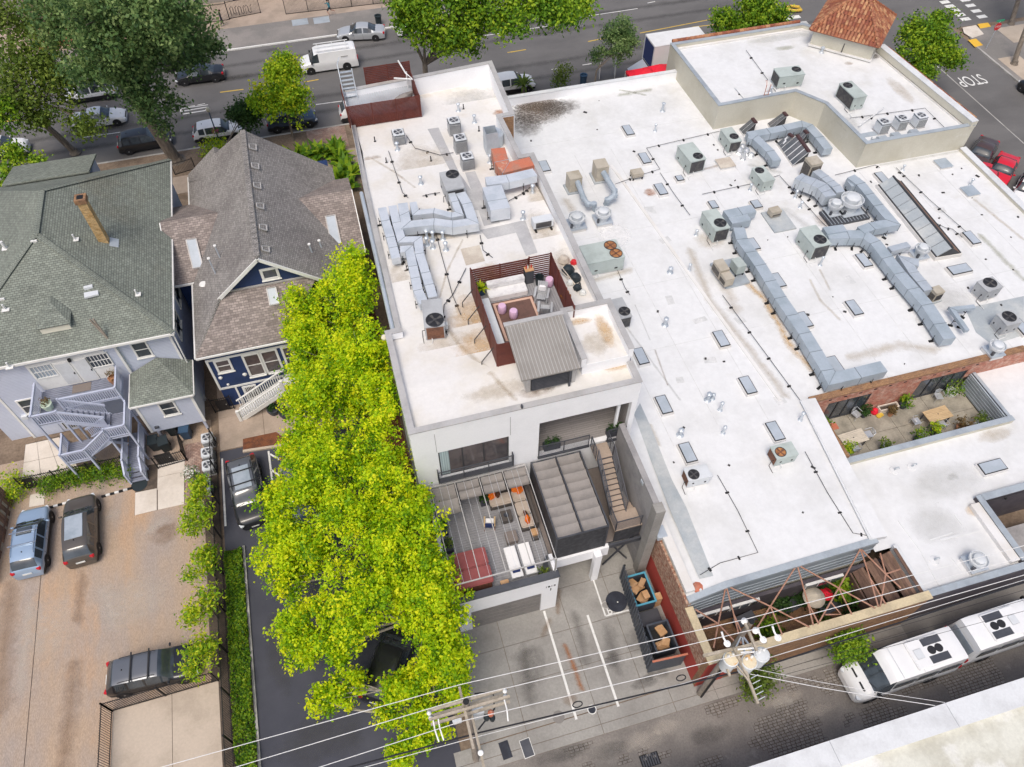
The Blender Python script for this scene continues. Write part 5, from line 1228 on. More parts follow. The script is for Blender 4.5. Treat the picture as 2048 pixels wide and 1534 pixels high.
# small rear gable on the left
rg=M();k=V(-8.3,51.9,8.0);rg.slab([V(-10.8,51.9,6.0),k,V(-8.3,48.4,8.0),V(-10.8,51.0,6.0)],.1);rg.slab([k,V(-5.9,51.9,6.0),V(-6.6,48.4,7.0),V(-8.3,48.4,8.0)],.1);rg.build('rear_gable_roof','shingle_grey',H2)
M().add([(-10.6,51.6,5.8),(-6.1,51.6,5.8),(-8.3,51.6,7.9)],[(0,1,2)]).build('rear_gable_wall','navy_plain',H2)
M().box(-10.5,-1,51.2,53.2,0,2.9).build('porch','siding_navy',H2)
a=P(597,322,3.2);pc=M().box(-3.4,-.35,51.3,53.6,3.0,3.12).build('porch_roof','membrane_clean',H2);ring(M(),[V(-3.4,51.3,3.3),V(-.35,51.3,3.3),V(-.35,53.6,3.3),V(-3.4,53.6,3.3)],.14,.3).build('porch_trim','trim_white',H2)
# roof lights, vents, pipes on the shingle slopes
def on_plane(x,y,p0,nrm):
 d=Vector(ray(x,y));o=V(0,0,CAM_H);t=(Vector(p0)-o).dot(nrm)/d.dot(nrm);return o+d*t
def rooflight(quad,p0,nrm,par,name='roof_light',m='skylight_grey',th=.1):
 nrm=nrm.normalized();q=[on_plane(x,y,Vector(p0)+nrm*th,nrm) for x,y in quad]
 o=M().slab(q,th+.02).build(name,m,par);c_=sum(q,V(0,0,0))/4
 ring_=M()
 for i in range(4):
  a,b=q[i],q[(i+1) % 4];ring_.bar(a+nrm*.0,b+nrm*.0,.07,.07)
 ring_.build('frame','coping',o);return o
wn=V(0,-(8.05-6.02),4.05);rooflight(((372,480),(392,477),(406,534),(386,537)),(-10,40.2,6.02),wn,H2);rooflight(((651,433),(670,430),(682,486),(663,489)),(-1,40.2,6.02),wn,H2)
rooflight(((533,577),(551,574),(559,607),(540,611)),(-6,fyE,e_),V(0,-(gz-e_),gY-fyE),H2)
nr=V((rz_-e_),0,xR-rx_).normalized()
for x,y in ((505,294),(510,332),(514,371),(520,412),(526,455),(531,498)):rooflight(((x-7,y-6),(x+7,y-5),(x+8,y+6),(x-6,y+2)),(xR,45,e_),nr,H2,'roof_vent','shingle_grey',.12)
for x,y,h in ((440,515,.9),(431,547,1.2),(624,505,.6),(643,495,.5)):
 q=on_plane(x,y,(xL,40,e_),V(-(rz_-e_),0,rx_-xL)) if x < 500 else on_plane(x,y,(xR,40,e_),nr)
 o=M().cyl(q-V(0,0,.1),q+V(-.05,.1,h),.05,n=7).build('vent_pipe','galv',H2);M().lathe(q.x-.05,q.y+.1,q.z+h,[(.1,0),(.1,.08)],8).build('cap','trim_white',o)
q=on_plane(407,569,(xL,40,e_),V(-(rz_-e_),0,rx_-xL));M().lathe(q.x,q.y,q.z+.05,[(.28,0),(.2,.08),(.02,.1)],12).build('dish','trim_white',H2)
# white stair to a side porch
S2=thing('white_stair','white wooden stair with balusters on the navy house rear','stair',(-8,32.6,0))
def balus2(a,b,h=.95):
 a,b=Vector(a),Vector(b);u=V(0,0,1);r_=M();r_.bar(a+u*h,b+u*h,.1,.06);r_.bar(a+u*.1,b+u*.1,.07,.09);o=r_.build('handrail','trim_white',S2);n=round((b-a).length/.17);bl=M()
 for i in range(1,n):q=lerp(a,b,i/n);bl.bar(q+u*.1,q+u*h,.055,.055)
 tag(bl.build('balusters','trim_white',o),kind='stuff')
sa,sb=P(483,842,0),V(-6.55,32.95,1.9)
sb=V(-6.4,sa.y+.15,1.95)
for i in range(9):
 q=lerp(sb,sa,(i+.5)/9);M().box(q.x-.18,q.x+.18,q.y,q.y+.95,q.z-.05,q.z).build('tread','coping_white',S2)
for e in (0,.95):M().bar(sa+V(0,e,.05),sb+V(0,e,-.1),.06,.3).build('stringer','trim_white',S2)
balus2(sa+V(0,0,.1),sb);balus2(sa+V(0,.95,.1),sb+V(0,.95,0));balus2(sb,sb+V(2.2,0,0))
M().box(sb.x,sb.x+2.3,sb.y-.02,33.9,sb.z-.15,sb.z).build('landing','coping_white',S2)
for q in (sa,sb,sb+V(2.2,0,0)):M().box(q.x-.09,q.x+.09,q.y-.09,q.y+.09,0,q.z+1.15).build('newel_post','trim_white',S2)
for x,y,lb in ((549,825,'dark round planter with leafy shrub left of its twin under the white stair'),(573,832,'dark round planter right of its twin under the white stair')):
 q=P(x,y,.06);t=thing('round_planter',lb,'planter',q);M().lathe(q.x,q.y,.06,[(.3,0),(.42,.35),(.42,.5),(.36,.5),(.35,.44)],16).build('pot','pot_dark',t,smooth=True);ball_leaves((q.x,q.y,.72),.34,200,.12,'leaf_dark',t)
# ------------------------------------------------------------------ roof equipment builders
def fit4(c,z,fn=None):
 """rectangle (centre, size, turn) through four top-corner picture points at height z: back-left, back-right, front-right, front-left"""
 q=[P(x,y,z) for x,y in c];ctr=sum(q,V(0,0,0))/4
 sx=((q[1]-q[0]).length+(q[2]-q[3]).length)/2;sy=((q[0]-q[3]).length+(q[1]-q[2]).length)/2
 d=(q[2]-q[3])+(q[1]-q[0]);return ctr,sx,sy,math.atan2(d.y,d.x)
def loc2(ctr,rz,x,y,z):return V(ctr.x+x*math.cos(rz)-y*math.sin(rz),ctr.y+x*math.sin(rz)+y*math.cos(rz),z)
def fan_on(t,c,r,m_in='fan_dark',m_ring='frame_dark',blades=4):
 o=M().lathe(c.x,c.y,c.z,[(r*1.08,-.01),(r*1.08,.035),(r*.98,.035),(r*.98,.004)],20).build('fan_ring',m_ring,t)
 M().lathe(c.x,c.y,c.z+.003,[(r*.98,0),(r*.98,.002)],20).build('fan_well',m_in,o)
 b=M()
 for i in range(blades):
  a=2*math.pi*i/blades+.4;d=V(math.cos(a),math.sin(a),0);n=V(-d.y,d.x,0)
  b.add([c+d*.06+n*.03+V(0,0,.012),c+d*r*.9+n*r*.2+V(0,0,.02),c+d*r*.92-n*r*.22+V(0,0,.008),c+d*.06-n*.03+V(0,0,.009)],[(0,1,2,3)])
 b.lathe(c.x,c.y,c.z+.006,[(r*.2,0),(r*.2,.04)],10);b.build('fan_blades','coil_dark' if m_in == 'fan_dark' else 'hvac_grey' if m_in == 'steel_dark' else 'coil_rust',o);
 g=M()
 for rr in (.35,.65):g.lathe(c.x,c.y,c.z+.03,[(r*rr+.008,0),(r*rr+.008,.008),(r*rr-.008,.008),(r*rr-.008,0)],16)
 return o
def rtu(label,c,h,z0,m='hvac_green',fans=((.2,-.2,.3),),coil='F',coilm='coil_dark',fan_m='fan_dark',name='rooftop_unit',group=None):
 ctr,sx,sy,rz=fit4(c,z0+h);t=thing(name,label,'air conditioner',(ctr.x,ctr.y,z0),group)
 M().obox(ctr.x,ctr.y,z0,sx*.9,sy*.94,.16,rz).build('kerb','membrane_clean',t)
 cab=M().obox(ctr.x,ctr.y,z0+.16,sx,sy,h-.2,rz).build('cabinet',m,t,bevel=.015)
 M().obox(ctr.x,ctr.y,z0+h-.06,sx+.05,sy+.05,.055,rz).build('lid',m,t,bevel=.012)
 def panel(side,u0,u1,z1,z2,mm,nm,d=.012):
  if side in 'FB':
   y=-sy/2-d/2 if side == 'F' else sy/2+d/2;q=loc2(ctr,rz,(u0+u1)/2*sx,y,0);return M().obox(q.x,q.y,z0+z1,(u1-u0)*sx,d,z2-z1,rz).build(nm,mm,cab)
  x=-sx/2-d/2 if side == 'L' else sx/2+d/2;q=loc2(ctr,rz,x,(u0+u1)/2*sy,0);return M().obox(q.x,q.y,z0+z1,d,(u1-u0)*sy,z2-z1,rz).build(nm,mm,cab)
 for s in coil:panel(s,-.44,.44,.22,h-.12,coilm,'coil')
 for s in 'LF':
  if s not in coil:
   panel(s,-.48,-.02,.2,h-.1,m,'access_panel');panel(s,.0,.48,.2,h-.1,m,'access_panel');panel(s,-.3,-.22,.5,.6,'iron','latch',.03);panel(s,.25,.33,.4,.52,'iron','latch',.03)
 for fx,fy_,fr in fans:fan_on(t,loc2(ctr,rz,fx*sx,fy_*sy,z0+h-.003),fr,fan_m)
 e1=loc2(ctr,rz,-sx*.2,-sy*.5-.02,z0+.3);M().tube([e1,e1+V(-.02,-.16,0),e1+V(-.03,-.18,-.22),e1+V(-.5,-.22,-.25),e1+V(-.55,-.6,-.25)],.022).build('drain_pipe','pipe_white',t)
 e1=loc2(ctr,rz,-sx*.5-.02,-sy*.3,z0+.55);M().tube([e1,e1+V(-.14,0,0),e1+V(-.16,0,-.5),e1+V(-.18,-.5,-.5)],.02).build('gas_line','pipe_dark',t)
 q=loc2(ctr,rz,sx*.5+.12,-sy*.2,0);M().obox(q.x,q.y,z0+.35,.16,.22,.34,rz).build('disconnect_box','hvac_light',t)
 return t
def condenser(label,p,s=.8,h=.9,m='hvac_grey',group=None,rz=0.):
 t=thing('condenser_unit',label,'air conditioner',p,group);x,y,z=p
 M().obox(x,y,z,s*1.05,s*1.05,.08,rz).build('pad','walk_pad',t)
 M().obox(x,y,z+.08,s,s,h-.16,rz).build('coil_cabinet','hvac_grey' if m == 'hvac_grey' else m,t,bevel=.06)
 M().obox(x,y,z+h-.08,s*1.03,s*1.03,.08,rz).build('top_pan','hvac_light',t,bevel=.05)
 fan_on(t,V(x,y,z+h),s*.38,'steel_dark','hvac_light');g=M()
 for i in range(10):
  xx=-s*.42+s*.84*i/9;g.obox(x+xx,y-s*.5-.012,z+.14,.02,.012,h-.3,0)
 tag(g.build('grille_slats','frame_dark',t),kind='stuff');return t
def mushroom(label,p,r=.55,h=1.1,base=None,m='hvac_light'):
 t=thing('exhaust_fan',label,'exhaust fan',p);x,y,z=p
 M().obox(x,y,z,r*1.9,r*1.9,.3).build('kerb',base or 'membrane_clean',t)
 M().obox(x,y,z+.3,r*2.1,r*2.1,.05).build('base_plate','galv',t)
 M().lathe(x,y,z+.35,[(r*.7,0),(r*.75,h*.25),(r*1.0,h*.42),(r*1.02,h*.62),(r*.96,h*.62),(r*.9,h*.45),(r*.2,h*.43)],24).build('wind_band',m,t,smooth=True)
 M().lathe(x,y,z+.35+h*.42,[(r*.62,0),(r*.64,h*.3),(r*.5,h*.36),(.03,h*.38)],20).build('motor_dome',m,t,smooth=True)
 M().obox(x-r*.8,y-r*.6,z+.36,.14,.14,.3).build('junction_box','steel_dark',t);return t
def duct(label,pts,z,wd=.7,h=.6,m='duct_painted',name='air_duct',sec=1.5,legs=True,z0=None,group=None,pix=True,parent=None):
 """rectangular duct: sections along a path of picture points at top height z; seams are flanges, wooden blocks below"""
 q=[P(x,y,z) for x,y in pts] if pix else [Vector(p) for p in pts]
 base=z0 if z0 is not None else z-h-.2
 t=parent or thing(name,label,'duct',(q[0].x,q[0].y,base),group)
 mid=[p-V(0,0,h/2) for p in q];k=len(mid)
 # mitred cross sections
 def side(i):
  d=V(0,0,0)
  if i > 0:d += (mid[i]-mid[i-1]).normalized()
  if i < k-1:d += (mid[i+1]-mid[i]).normalized()
  d.z=0;d.normalize();s=V(d.y,-d.x,0);f=1.
  if 0 < i < k-1:
   e=(mid[i+1]-mid[i]);e.z=0;e.normalize();f=1/max(.5,d.dot(e))
  return s*f
 cs=[side(i) for i in range(k)]
 for i in range(k-1):
  L_=(mid[i+1]-mid[i]).length;n=max(1,round(L_/sec))
  for j in range(n):
   t0,t1=j/n,(j+1)/n;a,b=lerp(mid[i],mid[i+1],t0),lerp(mid[i],mid[i+1],t1);sa,sb=lerp(cs[i],cs[i+1],t0),lerp(cs[i],cs[i+1],t1)
   u=V(0,0,h/2);w2=wd/2
   o=M().hexa([a-sa*w2-u,a+sa*w2-u,b+sb*w2-u,b-sb*w2-u],[a-sa*w2+u,a+sa*w2+u,b+sb*w2+u,b-sb*w2+u]).build('duct_section',m,t)
   if not (i == 0 and j == 0):
    d=(b-a).normalized();e=.018;w3=wd/2+.02;u3=V(0,0,h/2+.02)
    M().hexa([a-sa*w3-u3-d*e,a+sa*w3-u3-d*e,a+sa*w3-u3+d*e,a-sa*w3-u3+d*e],[a-sa*w3+u3-d*e,a+sa*w3+u3-d*e,a+sa*w3+u3+d*e,a-sa*w3+u3+d*e]).build('flange','duct_seam' if m == 'duct_painted' else 'galv_seam',o)
  if legs:
   for f in ((.15,.85) if L_ > 2.5 else (.5,)):
    c_=lerp(mid[i],mid[i+1],f);s=lerp(cs[i],cs[i+1],f);zz=c_.z-h/2
    if zz-base > .05:
     sp_=M();sp_.bar(V(c_.x,c_.y,zz-.03)-s*(wd/2+.12),V(c_.x,c_.y,zz-.03)+s*(wd/2+.12),.05,.05)
     for g in (-1,1):sp_.cyl(V(c_.x,c_.y,zz+h*.5)+s*(wd/2+.1)*g,V(c_.x,c_.y,base)+s*(wd/2+.1)*g,.02,n=5)
     sp_.build('support','iron',t)
     for g in (-1,1):e_=V(c_.x,c_.y,base)+s*(wd/2+.1)*g;M().obox(e_.x,e_.y,base,.3,.16,.07,math.atan2(s.y,s.x)).build('rubber_foot','rubber',t)
 return t
SKN=[0]
def skylight(x,y,z0,label,sx=.62,sy=1.25,h=.28,m='skylight_grey',rz=0.):
 p=P(x,y,z0+h);t=thing('roof_skylight',label,'skylight',(p.x,p.y,z0),'small roof skylights')
 M().obox(p.x,p.y,z0,sx+.16,sy+.16,h-.08,rz).build('kerb','membrane_clean',t)
 M().obox(p.x,p.y,z0+h-.08,sx+.08,sy+.08,.06,rz).build('frame','frame_dark',t,bevel=.01)
 M().obox(p.x,p.y,z0+h-.02,sx-.02,sy-.02,.02,rz).build('pane',m,t,bevel=.008);return t
VN=[0]
def vent(p,label,r=.08,h=.45,m='galv',cap_=True):
 t=thing('roof_vent_pipe',label,'vent',p,'small roof vent pipes');x,y,z=p
 M().lathe(x,y,z,[(r*2.4,0),(r*1.3,.06),(r,.1),(r,h)],12).build('pipe',m,t,smooth=True)
 if cap_:M().lathe(x,y,z+h-.02,[(r*1.1,0),(r*1.7,.05),(r*1.7,.12),(r*.4,.2)],12).build('cap',m,t,smooth=True)
 return t
def conduit(pts,label,fn,r=.018,m='pipe_dark',up=.12,blocks=2.6,name='roof_conduit'):
 q=[fn(x,y,up) for x,y in pts];t=thing(name,label,'pipe',q[0]-V(0,0,up))
 M().tube(q,r,6).build('pipe',m,t)
 for i in range(len(q)-1):
  n=max(1,round((q[i+1]-q[i]).length/blocks))
  for j in range(n):
   c=lerp(q[i],q[i+1],(j+.5)/n);d=q[i+1]-q[i];M().obox(c.x,c.y,c.z-up,.22,.1,up-r,math.atan2(d.y,d.x)+1.57).build('block','rubber',t)
 return t
# ------------------------------------------------------------------ roof A / B / C equipment
rtu('green grey unit beside the curved duct near the rusty ladder',((1443,257),(1464,254.5),(1483.5,280),(1459.5,285.5)),1.15,ZA,fans=((.12,-.15,.34),),coil='F')
rtu('unit standing between the tan plywood hatch and the tan louvred shaft',((1507,336),(1528,330),(1549.5,359.5),(1524.5,364)),1.1,ZA,fans=((-.1,.25,.33),),coil='B')
rtu('unit feeding the twin stub ducts at the head of the long left duct',((1405.5,422.5),(1431.5,416.5),(1461.5,454.5),(1430,461.5)),1.3,ZA,fans=((.1,-.2,.42),),coil='F')
rtu('unit whose right side feeds the long duct parallel to the ridge skylight',((1600.5,456),(1633.5,449.5),(1661,487),(1629,495.5)),1.35,ZA,fans=((.1,-.2,.42),),coil='F')
rtu('tall unit with dark front coil in the open middle of the big roof',((1356.5,290),(1389,284),(1409,316.5),(1380.5,325)),1.3,ZA,fans=((.15,-.28,.36),),coil='F')
rtu('unit at the back of the raised corner roof above the ladder',((1548.5,136),(1597,131),(1611,147.5),(1560,154)),1.2,ZB,fans=((.3,.1,.36),),coil='L')
rtu('unit with dark left louvre behind the three round condensers',((1681,166),(1702,161),(1736,191),(1708.5,196)),1.3,ZB,fans=((-.1,.28,.36),),coil='L')
rtu('large pale green unit with two rusty copper fans beside the white building wall',((1159,492),(1230.5,478),(1251,513),(1176,528)),1.35,ZA,fans=((.28,.22,.42),(.32,-.24,.42)),coil='',fan_m='fan_copper')
rtu('unit half hidden behind the parapet cell of the white building',((1219,601),(1246,593),(1262,633),(1237,637)),1.2,ZA,m='hvac_grey',fans=((.15,-.2,.36),),coil='F')
rtu('unit with rusty left coil beside the grey roof strip',((1368,938),(1412,927),(1423,953),(1378,960.5)),.95,ZA,m='hvac_light',fans=((-.2,-.1,.3),),coil='L',coilm='coil_rust')
rtu('unit with rusty left coil and copper fan near the sunken patio',((1541,894),(1583.5,882),(1596,909),(1555,918)),.95,ZA,m='hvac_green',fans=((-.2,-.05,.3),),coil='L',coilm='coil_rust',fan_m='fan_copper')
rtu('grey square unit near the right frame edge, upper of two',((1956,562),(1985,553),(2007,573),(1975,584)),1.1,ZA,m='hvac_grey',fans=((.05,.1,.42),),coil='')
rtu('grey square unit near the right frame edge, lower of two',((1993.5,628),(2024,620),(2044,644),(2015,650.5)),1.1,ZA,m='hvac_grey',fans=((.05,.1,.42),),coil='')
for (x,y),w_ in zip(((1769,242),(1805,235),(1843,230)),('left','middle','right')):
 condenser('round topped beige condenser, %s of three on the corner roof' % w_,P(x,y,ZB+.95)-V(0,0,.95),.85,.95,'hvac_light','three condensers on the corner roof')
for (x,y),w_ in zip(((1767,275),(1793,268),(1829,262)),('left','middle','right')):
 q=PB(x,y,.3);tag(M().obox(q.x,q.y,ZB,.7,.55,.3).build('kerb_box','coping_blue',bevel=.02),'low blue grey kerb box before the %s corner condenser' % w_,'box','kerb boxes before the condensers')
sheet_=M().obox(*PB(1735,270).xy,ZB,1.9,.5,.05).build('metal_hatch','coping_blue');tag(sheet_,'flat blue grey metal hatch at the corner roof edge','hatch')
mushroom('white domed kitchen exhaust fan nearest the white building wall',P(1154,431,ZA+1.1)-V(0,0,1.1),.62,1.1)
mushroom('white domed exhaust fan at the end of the blue pipes',P(1207,421,ZA+1.1)-V(0,0,1.1),.6,1.1)
mushroom('smaller exhaust fan, left of the pair on the dark ribbed base',P(1674,404,ZA+1.2)-V(0,0,1.2),.55,1.2,'steel_dark')
mushroom('largest exhaust fan, right of the pair on the dark ribbed base',P(1708,392,ZA+1.5)-V(0,0,1.5),.82,1.5,'steel_dark')
mushroom('round exhaust fan beside the end of the long ridge skylight',P(1847,494,ZA+1.0)-V(0,0,1.0),.5,1.0)
mushroom('round exhaust fan by the end of the brick parapet',P(1997,690,ZA+.9)-V(0,0,.9),.5,.9)
mushroom('cream round exhaust fan alone on the low roof near the alley',P(1960,1117,ZC+.9)-V(0,0,.9),.5,.8)
q=PA(1690,428,.25);bs=M();bs.obox(q.x,q.y,ZA,3.3,1.6,.22);bso=tag(bs.build('fan_base','steel_dark'),'dark ribbed metal base under the pair of exhaust fans','base')
for i in range(12):M().obox(q.x-1.5+i*.27,q.y,ZA+.22,.04,1.6,.03).build('rib','coping_blue',bso)
# long painted ducts
duct('long blue grey duct running down the roof then right along the brick edge',[(1478,455),(1484,478),(1521,530),(1561,595),(1610,666),(1655,740),(1664,757),(1716,745),(1768,732)],ZA+.95,.82,.68,z0=ZA)
duct('long blue grey duct running beside the small cream cooler',[(1655,469),(1696,468),(1730,469),(1751,484),(1800,546),(1855,609),(1880,647),(1900,677)],ZA+.95,.85,.68,z0=ZA)
duct('blue grey branch duct climbing past the pair of exhaust fans',[(1722,460),(1744,452),(1786,444),(1757,410),(1722,367),(1702,352)],ZA+1.0,.75,.6,z0=ZA)
duct('blue grey duct along the cream wall with curved elbow',[(1497,269),(1537,262),(1569,255),(1604,247),(1619,252),(1639,274),(1657,297)],ZA+.9,.75,.6,z0=ZA)
duct('short blue grey duct branching down before the tan shaft',[(1497,271),(1511,274),(1541,302),(1554,321)],ZA+.88,.7,.58,z0=ZA)
duct('upper of two stub ducts leaving the left rooftop unit',[(1452,428),(1508,416)],ZA+.9,.8,.6,z0=ZA);duct('lower of two stub ducts leaving the left rooftop unit',[(1460,440),(1498,433)],ZA+.85,.8,.6,z0=ZA)
duct('upper stub duct leaving the right rooftop unit',[(1650,461),(1690,455)],ZA+1.1,.7,.5,z0=ZA)
duct('curving galvanised duct with stiffener ribs leading to the small exhaust fan',[(1597,351),(1606,356),(1628,364),(1645,372),(1662,392)],ZA+1.25,.9,.8,'galv',sec=.6,z0=ZA)
duct('galvanised duct from the tan shaft to the large exhaust fan',[(1632,340),(1650,354),(1672,372),(1682,384)],ZA+1.3,.7,.7,'galv',sec=.7,z0=ZA)
duct('short galvanised duct crossing left of the small cream cooler',[(1780,498),(1818,488)],ZA+.8,.5,.4,'galv',z0=ZA)
duct('galvanised duct with dark side panels behind the cream cooler',[(1838,525),(1812,520),(1828,545),(1858,580)],ZA+.95,.7,.6,'galv',sec=.9,z0=ZA)
duct('slim blue square pipe bent over the grey patch',[(1950,612),(1905,617),(1935,660)],ZA+.75,.3,.25,z0=ZA)
duct('flat grey duct end lying near the ridge skylight start',[(1706,357),(1716,371)],ZA+.8,1.1,.6,z0=ZA)
# evaporative coolers / beige boxes
def boxunit(label,c,h,z0,m='hvac_beige',louvre='LF',name='cooler_box',base=True,leg=0.):
 ctr,sx,sy,rz=fit4(c,z0+h);t=thing(name,label,'cooler',(ctr.x,ctr.y,z0))
 if base:M().obox(ctr.x,ctr.y,z0,sx*1.25,sy*1.25,.12,rz).build('pad','patch_grey',t)
 lo=.12+leg;b=M().obox(ctr.x,ctr.y,z0+lo,sx*.97,sy*.97,h-lo-.05,rz).build('cabinet',m,t,bevel=.02);M().obox(ctr.x,ctr.y,z0+h-.06,sx,sy,.06,rz).build('lid',m,t,bevel=.02)
 n=7
 for s in louvre:
  for i in range(n):
   f=-.42+.84*(i+.5)/n
   if s == 'F':q=loc2(ctr,rz,f*sx,-sy*.485-.01,0);M().obox(q.x,q.y,z0+lo+.12,sx*.07,.03,h-lo-.35,rz).build('louvre','coil_dark',b)
   else:q=loc2(ctr,rz,-sx*.485-.01,f*sy,0);M().obox(q.x,q.y,z0+lo+.12,.03,sy*.07,h-lo-.35,rz).build('louvre','coil_dark',b)
 if leg:
  for a in (-.4,.4):
   for b_ in (-.4,.4):q=loc2(ctr,rz,a*sx,b_*sy,0);M().obox(q.x,q.y,z0,.08,.08,lo,rz).build('leg','iron',t)
 return t
boxunit('weathered beige hood with blue pipe, left of the pair',((1132,344),(1158.5,339),(1164.5,355),(1140.5,359.5)),1.35,ZA,louvre='');boxunit('weathered beige hood with blue pipe, right of the pair',((1185.5,319.5),(1210,315.5),(1219.5,333),(1194,337)),1.4,ZA,louvre='')
boxunit('small beige hood on black legs between skylights',((1258.5,339),(1283,335),(1288,346),(1268,350)),.6,ZA,louvre='F',leg=.12,base=False)
boxunit('tall tan louvred shaft beside the sloped roof monitors',((1611.5,315),(1634,309.5),(1647,326),(1622.5,331)),1.7,ZA,louvre='LF',base=False)
boxunit('small cream slatted cooler beside the long duct',((1864,574),(1880,569),(1890,583),(1872,589)),.95,ZA,'hvac_beige','LF')
boxunit('low beige box on the grey slab platform',((1536,415),(1556,411),(1565,421),(1546,427)),.6,ZA+.1,louvre='F',base=False)
ctr,sx,sy,rz=fit4(((1520.5,424),(1569,416.5),(1589.5,456),(1551,465)),ZA+.12);tag(M().obox(ctr.x,ctr.y,ZA,sx,sy,.12,rz).build('slab_platform','patch_grey',bevel=.02),'grey slab platform under the low beige box','platform')
ctr,sx,sy,rz=fit4(((1420,525),(1482,512),(1491,566),(1447,577)),ZA+.2);pl=tag(M().obox(ctr.x,ctr.y,ZA,sx*.9,sy*.95,.2,rz).build('unit_platform','coping_blue',bevel=.02),'blue grey platform carrying two beige compressors','platform')
boxunit('larger beige compressor on the blue grey platform',((1430,520),(1447,516),(1459,538),(1438,543)),.95,ZA+.2,louvre='L',base=False,name='compressor_box');boxunit('smaller beige compressor on the blue grey platform',((1445,545),(1461,541),(1469,556),(1449,562)),.8,ZA+.2,louvre='L',base=False,name='compressor_box');boxunit('green grey switch cabinet behind the two beige compressors',((1465,517),(1484,512),(1491,531),(1474,536)),1.15,ZA,'hvac_green','',base=False,leg=.3,name='switch_cabinet')
def roundpipe(label,pts,r,z,m='duct_painted',name='round_pipe',drop=True,pix=True):
 q=[P(x,y,zz) for x,y,zz in pts];t=thing(name,label,'pipe',(q[0].x,q[0].y,ZA));M().tube(q,r,12).build('pipe',m,t,smooth=True)
 for i in range(1,len(q)-1):M().lathe(q[i].x,q[i].y,q[i].z-r*.6,[(r*1.08,0),(r*1.08,r*1.2)],14).build('elbow',m,t,smooth=True)
 return t
roundpipe('pale blue pipe from the left beige hood to the exhaust fans',((1155,364,5.7),(1168,398,5.5),(1176,408,5.5),(1188,408,5.4),(1190,420,4.75)),.2,ZA);roundpipe('pale blue pipe from the right beige hood to the exhaust fans',((1207,345,5.75),(1229,382,5.6),(1229,391,5.5),(1215,400,5.3),(1212,408,4.75)),.22,ZA)
# sloped roof monitors near the cream wall
def monitor(c,label,h=.75):
 """wedge roof light: glass slope facing left-front, brown hood along its high right edge"""
 q=[P(x,y,ZA+.15) for x,y in c];t=thing('roof_monitor',label,'skylight',(q[0].x,q[0].y,ZA));up_=V(0,0,h)
 M().hexa([p-V(0,0,.15) for p in q],[q[0],q[1],q[2],q[3]]).build('kerb','membrane_clean',t)
 M().add([q[0],q[3],q[2],q[1],q[1]+up_,q[2]+up_],[(0,1,5,4),(2,3,4,5),(0,4,3),(1,2,5)]).build('hood','frame_dark',t);M().slab([q[0]+V(0,0,.012),q[3]+V(0,0,.012),q[2]+up_+V(0,0,.012),q[1]+up_+V(0,0,.012)],.008).build('sash','coping_white',t)
 a,b,c_,d=q[0]+V(0,0,.03),q[3]+V(0,0,.03),q[2]+up_+V(0,0,.03),q[1]+up_+V(0,0,.03);n=4 if (q[0]-q[3]).length > 2 else 2
 for i in range(n):
  f0,f1=i/n+.02,(i+1)/n-.02;M().slab([lerp(a,b,f0),lerp(a,b,f1),lerp(d,c_,f1),lerp(d,c_,f0)],.03).build('pane','skylight_dark',t)
 M().bar(q[1]+up_,q[2]+up_,.3,.16).build('cap','cap_maroon',t,bevel=.04);return t
monitor(((1478,258),(1500,252),(1508,262),(1487,269)),'small sloped roof light by the unit near the ladder');monitor(((1535,247),(1562,240),(1569,248),(1543,258)),'small sloped roof light below the ladder right side');monitor(((1554,287),(1572,283),(1581,290),(1562,297)),'small sloped roof light at the upper left of the large one');monitor(((1586,280),(1603,276),(1610,283),(1596,290)),'small sloped roof light at the upper right of the large one')
monitor(((1562,297),(1588,288),(1612,322),(1586,331)),'large four paned sloped roof light beside the tan shaft',.85)
# long ridge skylight
r0,r1=P(1776,372,ZA),P(1893,516,ZA)
d=(r1-r0).normalized();s=V(-d.y,d.x,0);s=s if s.x > 0 else -s
ls=thing('ridge_skylight','very long ridge skylight with grey left slope and rusty right slope','skylight',(r0+r1)/2)
hw=.95;n=9
M().hexa([r0-s*(hw+.1)-d*.1,r1-s*(hw+.1)+d*.1,r1+s*(hw+.1)+d*.1,r0+s*(hw+.1)-d*.1],[p+V(0,0,.28) for p in (r0-s*(hw+.1)-d*.1,r1-s*(hw+.1)+d*.1,r1+s*(hw+.1)+d*.1,r0+s*(hw+.1)-d*.1)]).build('kerb','membrane_clean',ls)
for i in range(n):
 a,b=lerp(r0,r1,i/n)+d*.02,lerp(r0,r1,(i+1)/n)-d*.02;z1,z2=V(0,0,.3),V(0,0,.95)
 M().slab([a-s*hw+z1,b-s*hw+z1,b+z2,a+z2],.04).build('pane','patch_grey',ls);M().slab([a+z2,b+z2,b+s*hw+z1,a+s*hw+z1],.04).build('pane','wood_old_b',ls)
M().bar(r0+V(0,0,.97),r1+V(0,0,.97),.12,.08).build('ridge_bar','frame_dark',ls);M().bar(r0-s*hw+V(0,0,.3),r1-s*hw+V(0,0,.3),.1,.08).build('edge_bar','frame_dark',ls);M().bar(r0+s*hw+V(0,0,.3),r1+s*hw+V(0,0,.3),.1,.08).build('edge_bar','frame_dark',ls)
M().add([r1-s*hw+d*.02+V(0,0,.28),r1+s*hw+d*.02+V(0,0,.28),r1+d*.02+V(0,0,.96)],[(0,1,2)]).build('end_gable','frame_dark',ls)
